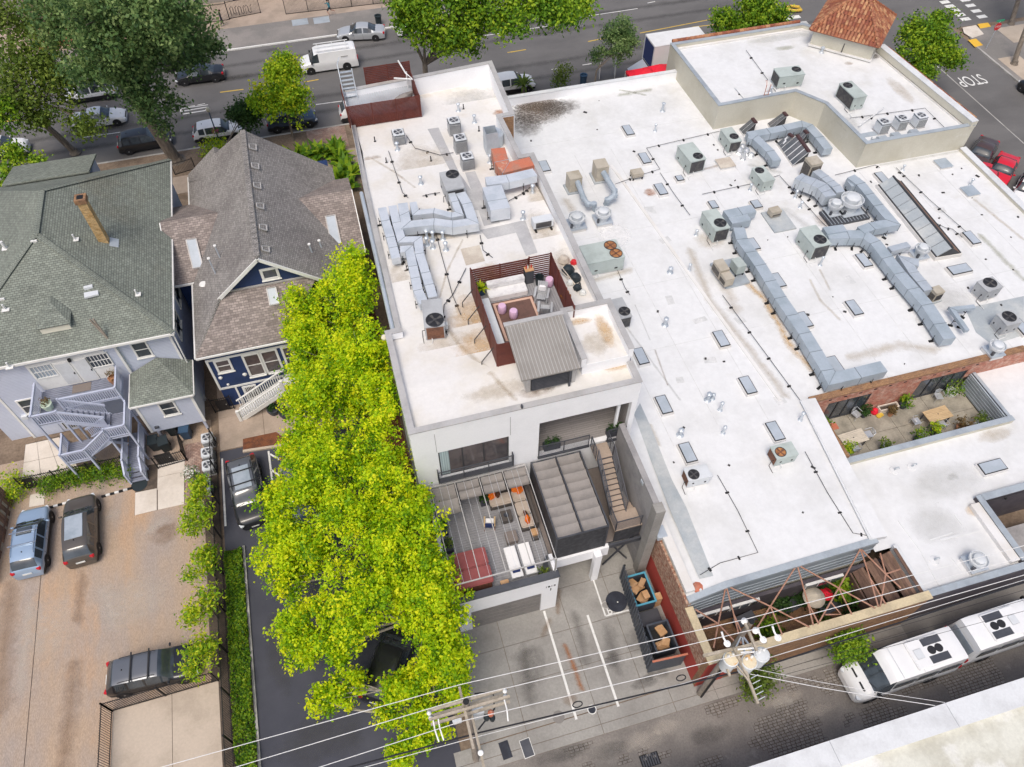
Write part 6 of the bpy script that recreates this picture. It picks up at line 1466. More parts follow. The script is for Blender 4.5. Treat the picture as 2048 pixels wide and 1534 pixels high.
SKY=[(1256.5,259,'in the open rear left area'),(1289.5,315,'left of the tallest open roof unit'),(1089,331,'hard against the white building wall'),(1322,377,'below the small beige hood on legs'),(1359.5,355,'tiny one under the tallest open roof unit',.5,.55),(1765,354,'right of the short duct end near the cream wall'),(1282,711,'in a stained square beside the white building corner'),(1443,676,'alone in the wide middle roof'),(1496,769,'in the middle roof, nearer the alley'),(1513,407,'behind the grey slab platform',.6,.8),(1505,487,'under the long left duct, upper',.7,1.1),(1427,408,'behind the leftmost ducted unit',.5,.8),(1728.5,519,'between the two long ducts, upper'),(1709,614,'in a stained square between the two long ducts'),(1556,559,'under the long left duct, second from top'),(1609,638,'under the long left duct, third from top'),(1671,728,'at the bend of the long left duct'),(1944,474,'white framed near the right roof edge'),(1328,808,'upper of two beside the grey strip'),(1376,904,'lower of two beside the grey strip'),(1551,861,'near the patio, beside a rusty coiled unit')]
for s_ in SKY:skylight(s_[0],s_[1],ZA,'rectangular skylight '+s_[2],*(s_[3:] if len(s_) > 3 else ()))
skylight(1920,537,ZA,'skylight set crosswise at the foot of the ridge skylight',1.5,.75);skylight(1986,932,ZC,'skylight set crosswise on the low roof by the patio',1.5,.7);skylight(2044,652,ZA,'skylight cut by the right frame edge')
for x,y,lb in ((1887,326,'flat grey roof hatch under the cream wall end'),(1941,381,'flat grey roof hatch near the roof edge above the red car')):q=PA(x,y,.2);t=thing('roof_hatch',lb,'hatch',(q.x,q.y,ZA));M().obox(q.x,q.y,ZA,1.0,1.0,.16).build('kerb','membrane_clean',t);M().obox(q.x,q.y,ZA+.16,1.1,1.1,.06).build('lid','duct_painted',t,bevel=.02)
q=PA(1451,325,.25);t=thing('plywood_hatch','tan plywood covered hatch left of the foil vents','hatch',(q.x,q.y,ZA));M().obox(q.x,q.y,ZA,1.2,1.1,.2).build('kerb','membrane_clean',t);M().obox(q.x,q.y,ZA+.2,1.3,1.2,.06).build('lid','patch_tan',t,bevel=.02);MT['patch_tan'].node_tree
ft=thing('foil_vents','cluster of crumpled foil wrapped vents right of the plywood hatch','vent',PA(1485,312))
for i,(x,y,r,h) in enumerate(((1478,305,.3,.5),(1486,318,.22,.7),(1492,306,.3,.45),(1502,312,.25,.3),(1484,296,.28,.35))):q=PA(x,y);M().lathe(q.x,q.y,ZA,[(r*1.2,0),(r*.8,.1),(r,h*.5),(r*.5,h),(r*.2,h*1.02)],7).build('foil_vent','alu',ft)
VT=[(1340,545,'left of a pair in the wide middle roof'),(1378,540,'right of a pair in the wide middle roof'),(1310,262,'right of the rear left skylight'),(1325,222,'near the cream wall foot at the rear'),(1392,470,'left of the leftmost ducted unit'),(1600,415,'right of the slab platform'),(1415,800,'leftmost of a trio near the grey strip'),(1440,820,'lowest of a trio near the grey strip'),(1425,797,'rightmost of a trio near the grey strip'),(1360,870,'between the two skylights by the grey strip'),(1446,866,'above the rusty unit by the grey strip'),(1640,530,'below the right ducted unit'),(1690,300,'at the cream wall foot, right part'),(1500,380,'below the unit near the plywood hatch'),(1590,395,'left of the ribbed fan base'),(1808,410,'between ridge skylight and right edge'),(1805,340,'under the front cream wall'),(1940,370,'beside the flat hatch at the right edge'),(1330,650,'right of the parapet cell'),(1600,840,'at the kerb left of the patio'),(1770,470,'beside the long duct elbow')]
for i,(x,y,lb) in enumerate(VT):vent(PA(x,y),'small galvanised roof vent '+lb,.07+.03*(i % 3 == 0),.35+.1*(i % 4))
for x,y,lb in ((1643,105,'small vent pipe before the tiled tower'),(1540,185,'small vent pipe near the corner roof ladder')):vent(PB(x,y),lb,.1,.4)
for x,y,lb in ((1788,941,'left of two flat round vents on the low roof'),(1823,934,'right of two flat round vents on the low roof'),(1868,1121,'flat round drain beside the cream exhaust fan')):
 q=PC(x,y);t=thing('flat_vent',lb,'vent',q);M().lathe(q.x,q.y,q.z,[(.28,0),(.25,.04),(.08,.06)],16).build('flange','membrane',t);M().tube([q,q+V(.03,0,.28),q+V(.16,-.02,.36),q+V(.2,-.03,.25)],.04).build('pipe','coping_blue',t)
for pts,lb in ((((1293,296),(1440,262)),'thin dark pipe along the rear of the roof'),(((1293,296),(1320,338),(1290,347),(1230,368)),'thin dark pipe turning round the small beige hood'),(((1405,388),(1500,368),(1560,350)),'thin dark pipe left of the slab platform'),(((1670,350),(1750,330),(1760,335)),'thin dark pipe under the cream wall'),(((1792,335),(1860,400),(1940,470)),'thin pipe along the right roof slope'),(((1445,590),(1600,800)),'dark pipe beside the long left duct'),(((1610,903),(1655,985),(1706,1066),(1740,1072)),'dark gas pipe leading to the courtyard corner'),(((1435,950),(1475,1020),(1516,1105),(1440,1126),(1400,1150)),'thin pipe from the left rusty unit to the courtyard edge'),(((1235,540),(1250,575),(1260,590)),'dark pipe left of the copper fan unit'),(((1320,345),(1350,390),(1380,430)),'stained dark pipe under the tallest open unit'),(((1560,352),(1640,440),(1680,480)),'thin pipe crossing behind the slab platform'),(((1870,445),(1890,455),(1905,458),(1925,475)),'loose black hose on the right roof')):
 conduit(pts,lb,PA)
conduit(((1700,236),(1850,216),(1890,256)),'thin dark pipe behind the three condensers',PB);conduit(((1718,252),(1768,215)),'white sloping pipe on the corner roof',PB,.05,'pipe_white',.2);conduit(((1492,100),(1536,160)),'thin dark pipe on the corner roof left side',PB);conduit(((1470,175),(1490,198)),'short white pipe near the corner roof left edge',PB,.05,'pipe_white')
conduit(((2048,985),(1975,1003),(1962,1012),(1958,995)),'dark pipe bent at the light court edge',PC)
# ------------------------------------------------------------------ main (white building) roof equipment
def cPR(x,y,u=0.):return PR(x,y,u)
for (x,y),lb,h in (((796,264),'grey condenser by the red slatted screen',.85),((907.5,240),'rear of three grey condensers in a row',1.05),((920,274),'middle of three grey condensers in a row',1.1),((934,311),'front of three grey condensers in a row',.95)):
 q=PR(x,y,h);condenser(lb,q-V(0,0,h),.85,h,'hvac_grey','grey condensers on the white building roof')
z=PR(905,375).z;rtu('grey unit feeding the bright ducts, rear one on the white building',((880,344.5),(914,338.5),(929,373.5),(892,381.5)),1.3,z,'hvac_grey',((.15,.28,.4),),'F')
z=PR(860,660).z;rtu('grey unit with brown coil at the foot of the bright ducts',((839,601),(878.5,597),(892,649),(853.5,654)),1.25,z,'hvac_grey',((.05,-.28,.46),),'F','coil_rust')
zt=PR(800,470).z
def dm_(label,pts,u,wd=.52,h=.5,sec=1.3):
 q=[PR(x,y,u) for x,y in pts];duct(label,q,0,wd,h,'galv_bright',sec=sec,z0=min(p.z for p in q)-u,pix=False)
dm_('bright galvanised duct nearest the left eave, leftmost of four',((764,415),(771,441),(781,474),(792,516)),.85)
dm_('second bright duct from the left eave, bending twice down to the front unit',((785,411),(793,445),(803,479),(836,478),(839,507),(851,545),(866,594)),.85)
dm_('third bright duct, running across the roof to the rear unit',((805,406),(813,449),(868,443),(905,448),(946,442),(934,407),(921,385)),.95,.62,.6)
dm_('fourth bright duct, inner run across the roof to the rear unit',((826,404),(831,425),(868,421),(903,430),(919,427),(910,403),(903,386)),.95,.45,.55)
dm_('bright duct from the left bend down to the front unit',((800,498),(818,497),(826,532),(836,580),(848,606)),.85)
dm_('large bright galvanised plenum box beside the rust duct',((984,372),(994,400),(1001,418)),1.1,1.25,.9)
dm_('galvanised duct crossing to the right parapet below the rust duct',((972,362),(1015,357),(1070,344)),1.15,.8,.55)
dm2=PR(986,290)
rs=thing('exhaust_shaft','galvanised open shaft with rust red elbow duct','exhaust',dm2)
q=PR(981,262,1.6);b=q-V(0,0,1.6)
ring(M(),[V(q.x-.42,q.y-.45,b.z+1.7),V(q.x+.42,q.y-.45,b.z+1.7),V(q.x+.42,q.y+.45,b.z+1.7),V(q.x-.42,q.y+.45,b.z+1.7)],.03,1.65).build('shaft','galv',rs);M().obox(q.x,q.y,b.z+.1,.8,.85,.05).build('shaft_floor','steel_dark',rs)
pth=[PR(996,296,1.1),PR(1003,322,1.1),PR(1012,335,1.0),PR(1064,322,1.0)]
duct('',pth,0,.95,.8,'rust_duct',sec=2.2,z0=pth[0].z-1.1,pix=False,parent=rs)
M().lathe(*PR(990,288).xy,PR(990,288).z,[(.62,0),(.62,.9),(.4,1.1)],16).build('fan_housing','galv',rs,smooth=True)
q=PR(1085,436,.75);t=thing('small_condenser','small grey condenser on feet beside the parapet','air conditioner',q-V(0,0,.75));M().obox(q.x,q.y,q.z-.55,1.3,.6,.55).build('cabinet','hvac_light',t,bevel=.03);M().obox(q.x,q.y-.305,q.z-.48,1.0,.012,.4).build('coil','coil_dark',t)
for dx in (-.5,.5):M().obox(q.x+dx,q.y,q.z-.75,.12,.9,.1).build('foot','rubber',t)
for x,y,lb in ((854,476,'upper left of a cluster right of the bright ducts'),(866,478,'upper middle of a cluster right of the bright ducts'),(854,490,'lower left of a cluster right of the bright ducts'),(866,496,'lower middle of a cluster right of the bright ducts'),(886,478,'upper right of a cluster right of the bright ducts'),(892,500,'lower right of a cluster right of the bright ducts'),(795,300,'below the condenser by the red screen'),(842,368,'left of the rear grey unit'),(949,245,'right of the rear condenser'),(1065,385,'by the right parapet below the crossing duct'),(1046,438,'left of the small condenser on feet'),(980,325,'under the rust duct'),(917,222,'behind the rear condenser')):vent(PR(x,y),'galvanised vent '+lb,.085,.5)
for x,y,lb in ((750,283,'by the left eave'),(773,325,'left of the dark pipe run'),(927,218,'behind the three condensers'),(958,262,'beside the galvanised shaft'),(862,322,'left of the grey walkway')):vent(PR(x,y),'short dark vent pipe '+lb,.04,.4,'pipe_dark',False)
for pts,lb in ((((777,302),(805,385),(816,395)),'dark pipe on blocks running down from the rear condenser'),(((868,450),(882,506),(905,590),(922,630)),'thin dark pipe on red brown blocks past the roof terrace'),(((812,270),(830,296),(880,310),(907,305)),'curving dark cable to the three condensers'),(((932,536),(905,590),(888,610),(885,655),(895,670)),'thin grey pipe slanting to the front unit'),(((960,470),(966,500),(985,515)),'dark pipe behind the roof terrace'),(((1015,403),(1048,385),(1060,375)),'dark hose below the galvanised crossing duct'),(((845,392),(860,388),(880,385)),'short dark pipe left of the rear unit')):
 conduit(pts,lb,PR,.022)
# walkway pads and patches on the roof
def rquad(pts,m,u,name):M().poly(*[PR(x,y,u) for x,y in pts]).build(name,m,B1)
rquad(((855,258),(877,255),(918,345),(960,405),(970,420),(940,420),(905,350)),'walk_pad',.012,'walk_pad');rquad(((930,345),(950,342),(985,420),(1000,445),(968,452)),'walk_pad',.010,'walk_pad')
rquad(((960,460),(1050,440),(1075,505),(1052,512),(1032,465),(975,478)),'walk_pad',.014,'walk_pad');rquad(((921,498),(959,490),(970,522),(932,531)),'patch_tan',.012,'roof_patch')
for x,y,rx,ry_,m in ((960,640,2.2,2.6,'st_orange'),(985,560,1.2,2.0,'st_orange'),(970,700,2.0,2.0,'st_orange'),(900,690,2.2,1.2,'st_tan'),(1000,780,2.4,.7,'st_tan'),(1090,770,1.4,.5,'st_dark'),(1070,785,1.2,.4,'st_brown'),(870,480,1.8,1.6,'st_tan'),(860,470,1.5,.6,'st_dark'),(850,330,2.5,3,'st_tan'),(1090,470,1.2,3,'st_tan'),(1080,400,1.0,2.,'st_tan'),(745,317,.8,.4,'st_brown'),(950,200,3,2,'st_grey'),(800,560,.8,2,'st_tan'),(1230,730,1.0,.5,'st_orange'),(1130,540,1.2,2.5,'st_tan'),(1000,225,.7,.5,'st_rust')):
 spot(B1,PR(x,y),rx,ry_,m,0.,'roof_stain')
stain(B1,[PR(x,y) for x,y in ((745,318),(790,345),(830,375))],.3,'st_tan','roof_stain');stain(B1,[PR(x,y) for x,y in ((880,640),(920,690),(985,750),(1030,800))],.5,'st_tan','roof_stain');stain(B1,[PR(x,y) for x,y in ((925,480),(895,540),(878,600))],.25,'st_tan','roof_stain')
# ------------------------------------------------------------------ penthouse, cell, roof terrace
ph=thing('stair_penthouse','small penthouse with standing seam taupe roof and louvred front','penthouse',(8.2,23.3,10.9))
M().add([(7.0,22.05,10.9),(9.6,22.05,10.9),(9.6,24.8,10.9),(7.0,24.8,10.9),(7.0,22.05,12.3),(9.6,22.05,12.3),(9.6,24.8,12.9),(7.0,24.8,12.9)],[(0,1,5,4),(1,2,6,5),(2,3,7,6),(3,0,4,7)]).build('wall','coping',ph)
pr_=M().slab([V(6.65,21.8,12.36),V(9.76,21.8,12.36),V(9.76,25.0,13.05),V(6.65,25.0,13.05)],.12).build('roof','roof_taupe',ph)
for i in range(17):x=6.72+i*.186;M().bar(V(x,21.81,12.385),V(x,24.95,13.065),.025,.05).build('seam','coping',pr_)
M().bar(V(6.6,25.0,13.06),V(9.8,25.0,13.06),.25,.08).build('ridge_flashing','coping',pr_)
lv=M().box(7.2,9.4,22.0,22.049,11.05,12.2).build('louvre_frame','frame_dark',ph)
for i in range(9):M().box(7.25,9.35,21.95,21.999,11.1+i*.12,11.15+i*.12).build('louvre','steel_dark',lv)
M().box(9.2,9.3,21.85,21.95,10.9,12.25).build('post','steel_dark',ph)
M().box(10.1,12.75,22.4,25.8,10.6,11.68).build('raised_roof_wall','stucco_white',B1);M().box(10.11,12.74,22.42,25.79,11.681,11.69).build('raised_roof','membrane_main',B1)
coped(B1,[V(10.0,22.35,12.3),V(10.0,25.95,12.3),V(12.84,25.95,12.3),V(12.84,22.35,12.3)][::-1],.26,.62,'stucco_white','coping',closed=False)
spot(B1,(12.0,24.3,11.692),.5,1.6,'st_orange',0,'roof_stain');spot(B1,(10.9,25.3,11.692),.9,.3,'st_orange',0,'roof_stain');spot(B1,(11.2,23.6,11.692),1,1,'st_tan',0,'roof_stain')
RD=thing('roof_terrace','sunken looking roof terrace deck of grey boards','deck',(8.3,27.3,10.7));tz=10.92
for i in range(30):x=6.06+i*.154;M().box(x,x+.14,25.05,29.75,tz-.06,tz).build('deck_board','deck_grey',RD)
rg_=thing('outdoor_rug','brown outdoor rug with tan border on the roof terrace','rug',(7.9,26.4,tz));M().box(6.8,9.25,25.6,28.55,tz+.001,tz+.012).build('border','rug_brown',rg_);M().box(6.88,9.17,25.65,28.47,tz+.0125,tz+.018).build('band','rug_tan',rg_);M().box(7.02,9.03,25.7,28.32,tz+.0185,tz+.024).build('field','rug_brown',rg_)
def slat_screen(label,a,b,z0,h,n,gap=.02,solid_to=1.,name='slat_screen',brace=None,group='red brown slatted screens'):
 a,b=Vector(a),Vector(b);t=thing(name,label,'screen',(a+b)/2,group);d=(b-a).normalized();L_=(b-a).length;k=max(1,round(L_/1.6));rz=math.atan2(d.y,d.x)
 for i in range(k+1):q=lerp(a,b,i/k);M().obox(q.x,q.y,z0,.07,.07,h,rz).build('post','wood_red',t)
 w_=h/n
 for i in range(n):
  c=(a+b)/2;M().obox(c.x,c.y,z0+i*w_+gap/2,L_,.035,w_-gap,rz).build('slat','wood_red',t)
 if brace:
  for f in brace[0]:
   q=lerp(a,b,f);e=q+Vector(brace[1]);M().tube([V(q.x,q.y,z0+.9),V(e.x,e.y,z0+.35),V(e.x,e.y,z0)],.03,6).build('brace','pipe_dark',t)
 return t
slat_screen('red brown slatted screen, long left side of the roof terrace',(6.0,24.15,0),(6.0,29.82,0),10.75,1.95,14,.012,brace=((.12,.4,.66,.9),(-.75,-.35,0)));slat_screen('red brown slatted screen along the back of the roof terrace',(6.05,29.86,0),(9.35,29.86,0),10.6,1.95,12,.05);slat_screen('open white gapped slat panel at the terrace back right',(9.4,29.86,0),(10.68,29.86,0),10.6,2.05,13,.085);slat_screen('red brown slatted screen on the right of the roof terrace',(10.7,25.7,0),(10.7,29.82,0),10.7,1.9,12,.06);slat_screen('short red brown screen at the front left terrace corner',(6.05,24.12,0),(6.95,24.12,0),10.75,1.95,14,.012)
# terrace things
t=thing('outdoor_sofa_cover','low daybed under a pale marbled cover at the terrace back','sofa',(7.6,29.1,tz));M().box(6.75,9.0,28.62,29.45,tz,tz+.42).build('seat','marble',t,bevel=.04);M().box(6.8,9.0,29.25,29.6,tz+.42,tz+.8).build('back','marble',t,bevel=.04)
t=thing('counter_bench','long pale grey counter along the left terrace screen','counter',(6.4,26.3,tz));M().box(6.2,6.62,24.4,28.3,tz+.75,tz+.8).build('top','hvac_light',t,bevel=.01);M().box(6.25,6.58,24.5,28.2,tz,tz+.75).build('cabinet','deck_brown',t)
for x,y,lb in ((1004,611,'pink drum stool, left of two on the rug'),(1027,621,'pink drum stool, right of two on the rug'),(1099,557,'pink drum stool against the right terrace screen')):
 q=P(x,y,tz+.55);t=thing('drum_stool',lb,'stool',(q.x,q.y,tz+.024));M().lathe(q.x,q.y,tz+.024,[(.2,0),(.24,.08),(.24,.46),(.2,.54),(.05,.55)],18).build('body','pink_plastic',t,smooth=True)
q=P(1079,553,tz+.6);t=thing('waste_bin','black round bin at the terrace back','bin',(q.x,q.y,tz));M().lathe(q.x,q.y,tz,[(.2,0),(.26,.62),(.23,.62),(.2,.2)],14).build('bin','plastic_dark',t,smooth=True)
q=P(1057,550,tz+.5);t=thing('serving_cart','grey serving cabinet with bottles on the terrace','cabinet',(q.x,q.y,tz));M().obox(q.x,q.y,tz,.5,.45,1.0).build('cabinet','steel_dark',t,bevel=.02);M().obox(q.x,q.y,tz+1.0,.52,.47,.04).build('top','cardboard',t)
for k in range(4):M().lathe(q.x-.15+.1*k,q.y,tz+1.04,[(.035,0),(.035,.18),(.015,.22),(.015,.28)],8).build('bottle',['sign_red','pot_white','terracotta_pot','sign_red'][k],t)
q=P(962,580,tz+.3);t=thing('potted_agave','spiky green potted plant in the terrace corner','plant pot',(q.x,q.y,tz));M().obox(q.x,q.y,tz,.36,.36,.4).build('pot','plastic_blue',t,bevel=.02)
def spiky(c,n,L_,m,par,w_=.05,droop=.35,name='foliage'):
 vs=[];C,fs,ti=[],[],[];mb=M()
 for i in range(n):
  a=random.uniform(0,6.28);e=random.uniform(.25,1.2);d=V(math.cos(a)*math.cos(e),math.sin(a)*math.cos(e),math.sin(e));s=V(-math.sin(a),math.cos(a),0)*w_;l=L_*random.uniform(.7,1.1);c0=Vector(c)
  p1=c0+d*l*.55;p2=c0+d*l-V(0,0,droop*l*(1-e/1.6));mb.add([c0-s*.5,c0+s*.5,p1+s,p1-s,p2],[(0,1,2,3),(3,2,4)])
 me_o=mb.build(name,m,par);a_=me_o.data.attributes.new('tint','FLOAT','FACE');a_.data.foreach_set('value',[random.random() for _ in me_o.data.polygons]);return me_o
spiky((q.x,q.y,tz+.4),46,.6,'leaf_yellow',t)
q=P(1133,600,tz+.2);t=thing('potted_shrub','orange leaved potted shrub at the right screen end','plant pot',(q.x,q.y,tz));M().lathe(q.x,q.y,tz,[(.16,0),(.22,.3),(.18,.3)],12).build('pot','terracotta_pot',t);ball_leaves((q.x,q.y,tz+.5),.28,160,.1,'leaf_orange',t)
def adirondack(x,y,z,rz,label,m='coping',cush=None,rocker=False):
 t=thing('slatted_armchair',label,'chair',(x,y,z),'slatted terrace armchairs',rz,local=True)
 for i in range(5):M().hexa([(-.25+i*.103,-.3,.36),(-.16+i*.103,-.3,.36),(-.16+i*.103,.22,.26),(-.25+i*.103,.22,.26)],[(-.25+i*.103,-.3,.38),(-.16+i*.103,-.3,.38),(-.16+i*.103,.22,.28),(-.25+i*.103,.22,.28)]).build('seat_slat',m,t)
 for i in range(5):M().hexa([(-.25+i*.103,.2,.26),(-.16+i*.103,.2,.26),(-.16+i*.103,.24,.26),(-.25+i*.103,.24,.26)],[(-.28+i*.115,.5,.98),(-.19+i*.115,.5,.98),(-.19+i*.115,.54,.98),(-.28+i*.115,.54,.98)]).build('back_slat',m,t)
 for s in (-1,1):
  M().box(s*.36-.06,s*.36+.06,-.36,.42,.56,.59).build('arm',m,t);M().box(s*.33-.03,s*.33+.03,-.34,-.26,.0,.56).build('leg',m,t);M().box(s*.33-.03,s*.33+.03,.26,.34,0,.56).build('leg',m,t)
  if rocker:M().tube([(s*.33,-.55,.12),(s*.33,-.2,.02),(s*.33,.2,.02),(s*.33,.6,.14)],.03).build('rocker',m,t)
 if cush:M().obox(0,.3,.45,.4,.14,.42).build('cushion',cush,t,bevel=.05)
 return t
q=P(1083,590,tz+.4);adirondack(q.x,q.y,tz,rad(-25),'grey slatted armchair with striped cushion near the terrace back','hvac_grey','cushion_white');q=P(1090,617,tz+.4);adirondack(q.x,q.y,tz,rad(160),'grey slatted rocking chair on the right of the rug','hvac_grey',None,True)
# clutter in the gutter behind the right screen
cl_=thing('clutter_pile','pile of black bags, poles and an orange bucket by the parapet','clutter',PR(1140,545))
for x,y,s_,m in ((1127,524,.5,'patch_tan'),(1136,545,.55,'plastic_dark'),(1150,560,.5,'plastic_dark'),(1140,568,.3,'pot_white'),(1165,588,.3,'pot_white'),(1147,527,.3,'sign_red'),(1154,578,.35,'plastic_dark')):
 q=PR(x,y);M().lathe(q.x,q.y,q.z,[(s_*.6,0),(s_*.75,s_*.3),(s_*.5,s_*.8),(s_*.1,s_*.95)],7).build('bag' if m == 'plastic_dark' else 'tub',m,cl_)
M().tube([PR(1115,535,.3),PR(1150,570,.15)],.03).tube([PR(1120,530,.4),PR(1155,575,.15)],.035).build('poles','patch_tan',cl_)
M().tube([PR(1160,565,.1),PR(1163,577,.1),PR(1153,583,.1),PR(1149,574,.1),PR(1160,565,.12)],.03).build('hose','wire_black',cl_)
# rear platform with metal deck and red slat screens
zp=roofz(49)
rp_=thing('rear_platform','corrugated silver roof platform enclosed by red slatted screens','platform',(4.5,48.5,zp))
a_,b_=P(700,183,11.0),P(828,170,11.0)
ya,yb_=P(740,228,10.2).y,P(740,178,10.6).y
px_,pz_=(P(698,228,10.2).x,P(835,208,10.2).x),10.1
M().box(px_[0],px_[1],ya,yb_+.8,pz_-.12,pz_-.03).build('deck_frame','galv',rp_)
for i in range(28):x=lerp(px_[0],px_[1],i/28);M().box(x+.02,x+(px_[1]-px_[0])/28-.03,ya,yb_+.8,pz_-.029,pz_).build('metal_plank','panel_silver',rp_)
for x in (px_[0]+.1,px_[1]-.1):
 for y in (ya+.1,yb_):M().box(x-.05,x+.05,y-.05,y+.05,zp-.3,pz_-.12).build('leg','galv',rp_)
slat_screen('wide red slatted screen facing the viewer on the rear platform',(px_[0]-.1,ya-.05,0),(px_[1]+.15,ya-.05,0),roofz(ya)+.05,pz_-roofz(ya)+.95,18,.03)
slat_screen('smaller red slatted screen at the back of the rear platform',(P(733,160,11.4).x,yb_+.75,0),(P(823,145,11.4).x,yb_+.75,0),pz_+.05,1.75,13,.03);slat_screen('narrow red slatted screen on the right of the rear platform',(px_[1]+.12,ya,0),(px_[1]+.12,yb_+.7,0),pz_-.6,1.7,12,.05);slat_screen('thin dark red railing on the left of the rear platform',(px_[0]-.12,ya,0),(px_[0]-.12,yb_+.7,0),pz_-.2,1.0,5,.12)
t=thing('ship_ladder','grey steel stair with curved handrail at the rear left roof corner','ladder',(px_[0]+.4,yb_,pz_))
for s in (0,.95):M().tube([V(px_[0]-.05+s,yb_-.2,pz_),V(px_[0]-.05+s,yb_+.5,pz_+1.5),V(px_[0]-.05+s,yb_+1.0,pz_+2.2),V(px_[0]+.2+s,yb_+1.5,pz_+2.4)] if s == 0 else [V(px_[0]-.05+s,yb_-.2,pz_),V(px_[0]-.05+s,yb_+.7,pz_+1.9)],.04).build('handrail','galv',t)
for i in range(7):M().box(px_[0],px_[0]+.85,yb_+.02+i*.12,yb_+.2+i*.12,pz_+.1+i*.25,pz_+.14+i*.25).build('tread','galv',t)
q=P(803,195,pz_+.3);t=thing('tarp_bundle','crumpled grey tarp on the rear platform','tarp',(q.x,q.y,pz_));mb=M()
mb.tube([V(q.x-.9,q.y-.6,pz_+.1),V(q.x-.3,q.y-.2,pz_+.22),V(q.x+.3,q.y+.1,pz_+.25),V(q.x+.9,q.y+.7,pz_+.15)],[.1,.28,.3,.12],7).tube([V(q.x-.7,q.y-.2,pz_+.1),V(q.x,q.y+.2,pz_+.2),V(q.x+.7,q.y+.3,pz_+.12)],[.1,.22,.1],6);mb.build('tarp','fabric_taupe',t)
t=thing('white_davit','white bent pipe davit on the rear platform','pipe',(px_[1]-.4,yb_,pz_));M().tube([V(px_[1]-.7,yb_+.7,pz_+2.0),V(px_[1]-.3,yb_+.2,pz_+1.2),V(px_[1]+.1,yb_-.4,pz_+1.0),V(px_[1]-1.2,yb_+.2,pz_+.95)],.06).tube([V(px_[1]-.25,yb_+.2,pz_),V(px_[1]-.25,yb_+.2,pz_+1.3)],.05).build('pipe','pipe_white',t)
# ------------------------------------------------------------------ vehicles
def carpaint(name,c,metal=.0,rough=.28):
 m=mat(name,c,rough,spec=.5,fine=.03,fscale=2.,metal=metal);b=[n for n in m.node_tree.nodes if n.type == 'BSDF_PRINCIPLED'][0]
 b.inputs['Coat Weight'].default_value=.6;b.inputs['Coat Roughness'].default_value=.06;return name
for n_,c_ in (('car_white',(.78,.79,.8)),('car_black',(.012,.013,.016)),('car_silver',(.5,.52,.54)),('car_blue',(.32,.43,.58)),('car_bronze',(.1,.088,.078)),('car_navy',(.03,.055,.1)),('car_red',(.62,.012,.03)),('car_brown',(.075,.045,.04)),('car_grey',(.14,.15,.17))):carpaint(n_,c_,.3 if n_ in ('car_silver','car_blue','car_bronze','car_grey') else 0)
mat('car_glass',(.03,.038,.045),.05,(.07,.085,.1),.9,.4,.7,spec=1.,fine=0);mat('tail_red',(.5,.01,.02),.25,spec=.6,fine=0);mat('head_clear',(.7,.74,.78),.15,spec=.8,fine=0);mat('tyre',(.018,.018,.02),.85,fine=.1);mat('rim_alu',(.4,.41,.43),.35,metal=.6,fine=0);mat('trim_black',(.02,.02,.022),.6,fine=.05);mat('chrome',(.6,.62,.64),.2,metal=.9,fine=0)
KINDS={  # x along car 0..1 from the nose: (x, z_top, z_belt, roof/body half-width, body width factor)
 'suv':dict(st=[(0,.55,.48,.85,.70),(.012,.74,.62,.86,.80),(.06,.93,.80,.88,.93),(.15,1.02,.90,.88,.99),(.245,1.08,.96,.87,1),(.40,1.60,.98,.76,1),(.52,1.67,.99,.77,1),(.72,1.65,1.0,.76,1),(.87,1.56,1.03,.74,.985),(.965,1.10,1.0,.82,.95),(.985,.92,.84,.86,.9),(1,.6,.5,.86,.82)],ws=(.25,.395),rw=(.875,.96),sg=(.29,.86),pil=(.545,.735),wh=(.165,.82),r=.35),
 'sedan':dict(st=[(0,.48,.42,.85,.70),(.012,.62,.54,.86,.80),(.06,.76,.68,.88,.92),(.16,.88,.8,.88,.99),(.275,.97,.88,.87,1),(.42,1.38,.9,.72,1),(.53,1.44,.91,.73,1),(.66,1.38,.92,.71,1),(.82,1.04,.95,.78,.98),(.93,1.0,.9,.86,.95),(.985,.9,.8,.86,.88),(1,.55,.48,.86,.8)],ws=(.28,.415),rw=(.67,.81),sg=(.32,.73),pil=(.55,),wh=(.175,.80),r=.33),
 'cargo':dict(st=[(0,.6,.55,.86,.78),(.012,.9,.8,.87,.86),(.05,1.08,.98,.88,.95),(.15,1.2,1.1,.88,1),(.17,1.24,1.12,.87,1),(.265,1.93,1.14,.80,1),(.33,2.05,1.15,.82,1),(.6,2.08,1.16,.82,1),(.95,2.06,1.16,.82,1),(.985,1.98,1.14,.82,.99),(1,.6,.55,.9,.97)],ws=(.175,.26),rw=(2,3),sg=(.19,.33),pil=(),wh=(.16,.79),r=.37),
 'sprinter':dict(st=[(0,.7,.6,.84,.74),(.012,.95,.8,.85,.84),(.05,1.2,1.05,.86,.95),(.10,1.38,1.2,.86,1),(.125,1.48,1.25,.85,1),(.235,2.3,1.28,.82,1),(.29,2.62,1.28,.84,1),(.4,2.72,1.3,.86,1),(.9,2.72,1.3,.86,1),(.975,2.66,1.3,.86,.99),(1,.65,.6,.94,.97)],ws=(.13,.232),rw=(2,3),sg=(.15,.28),pil=(),wh=(.15,.76),r=.36)}
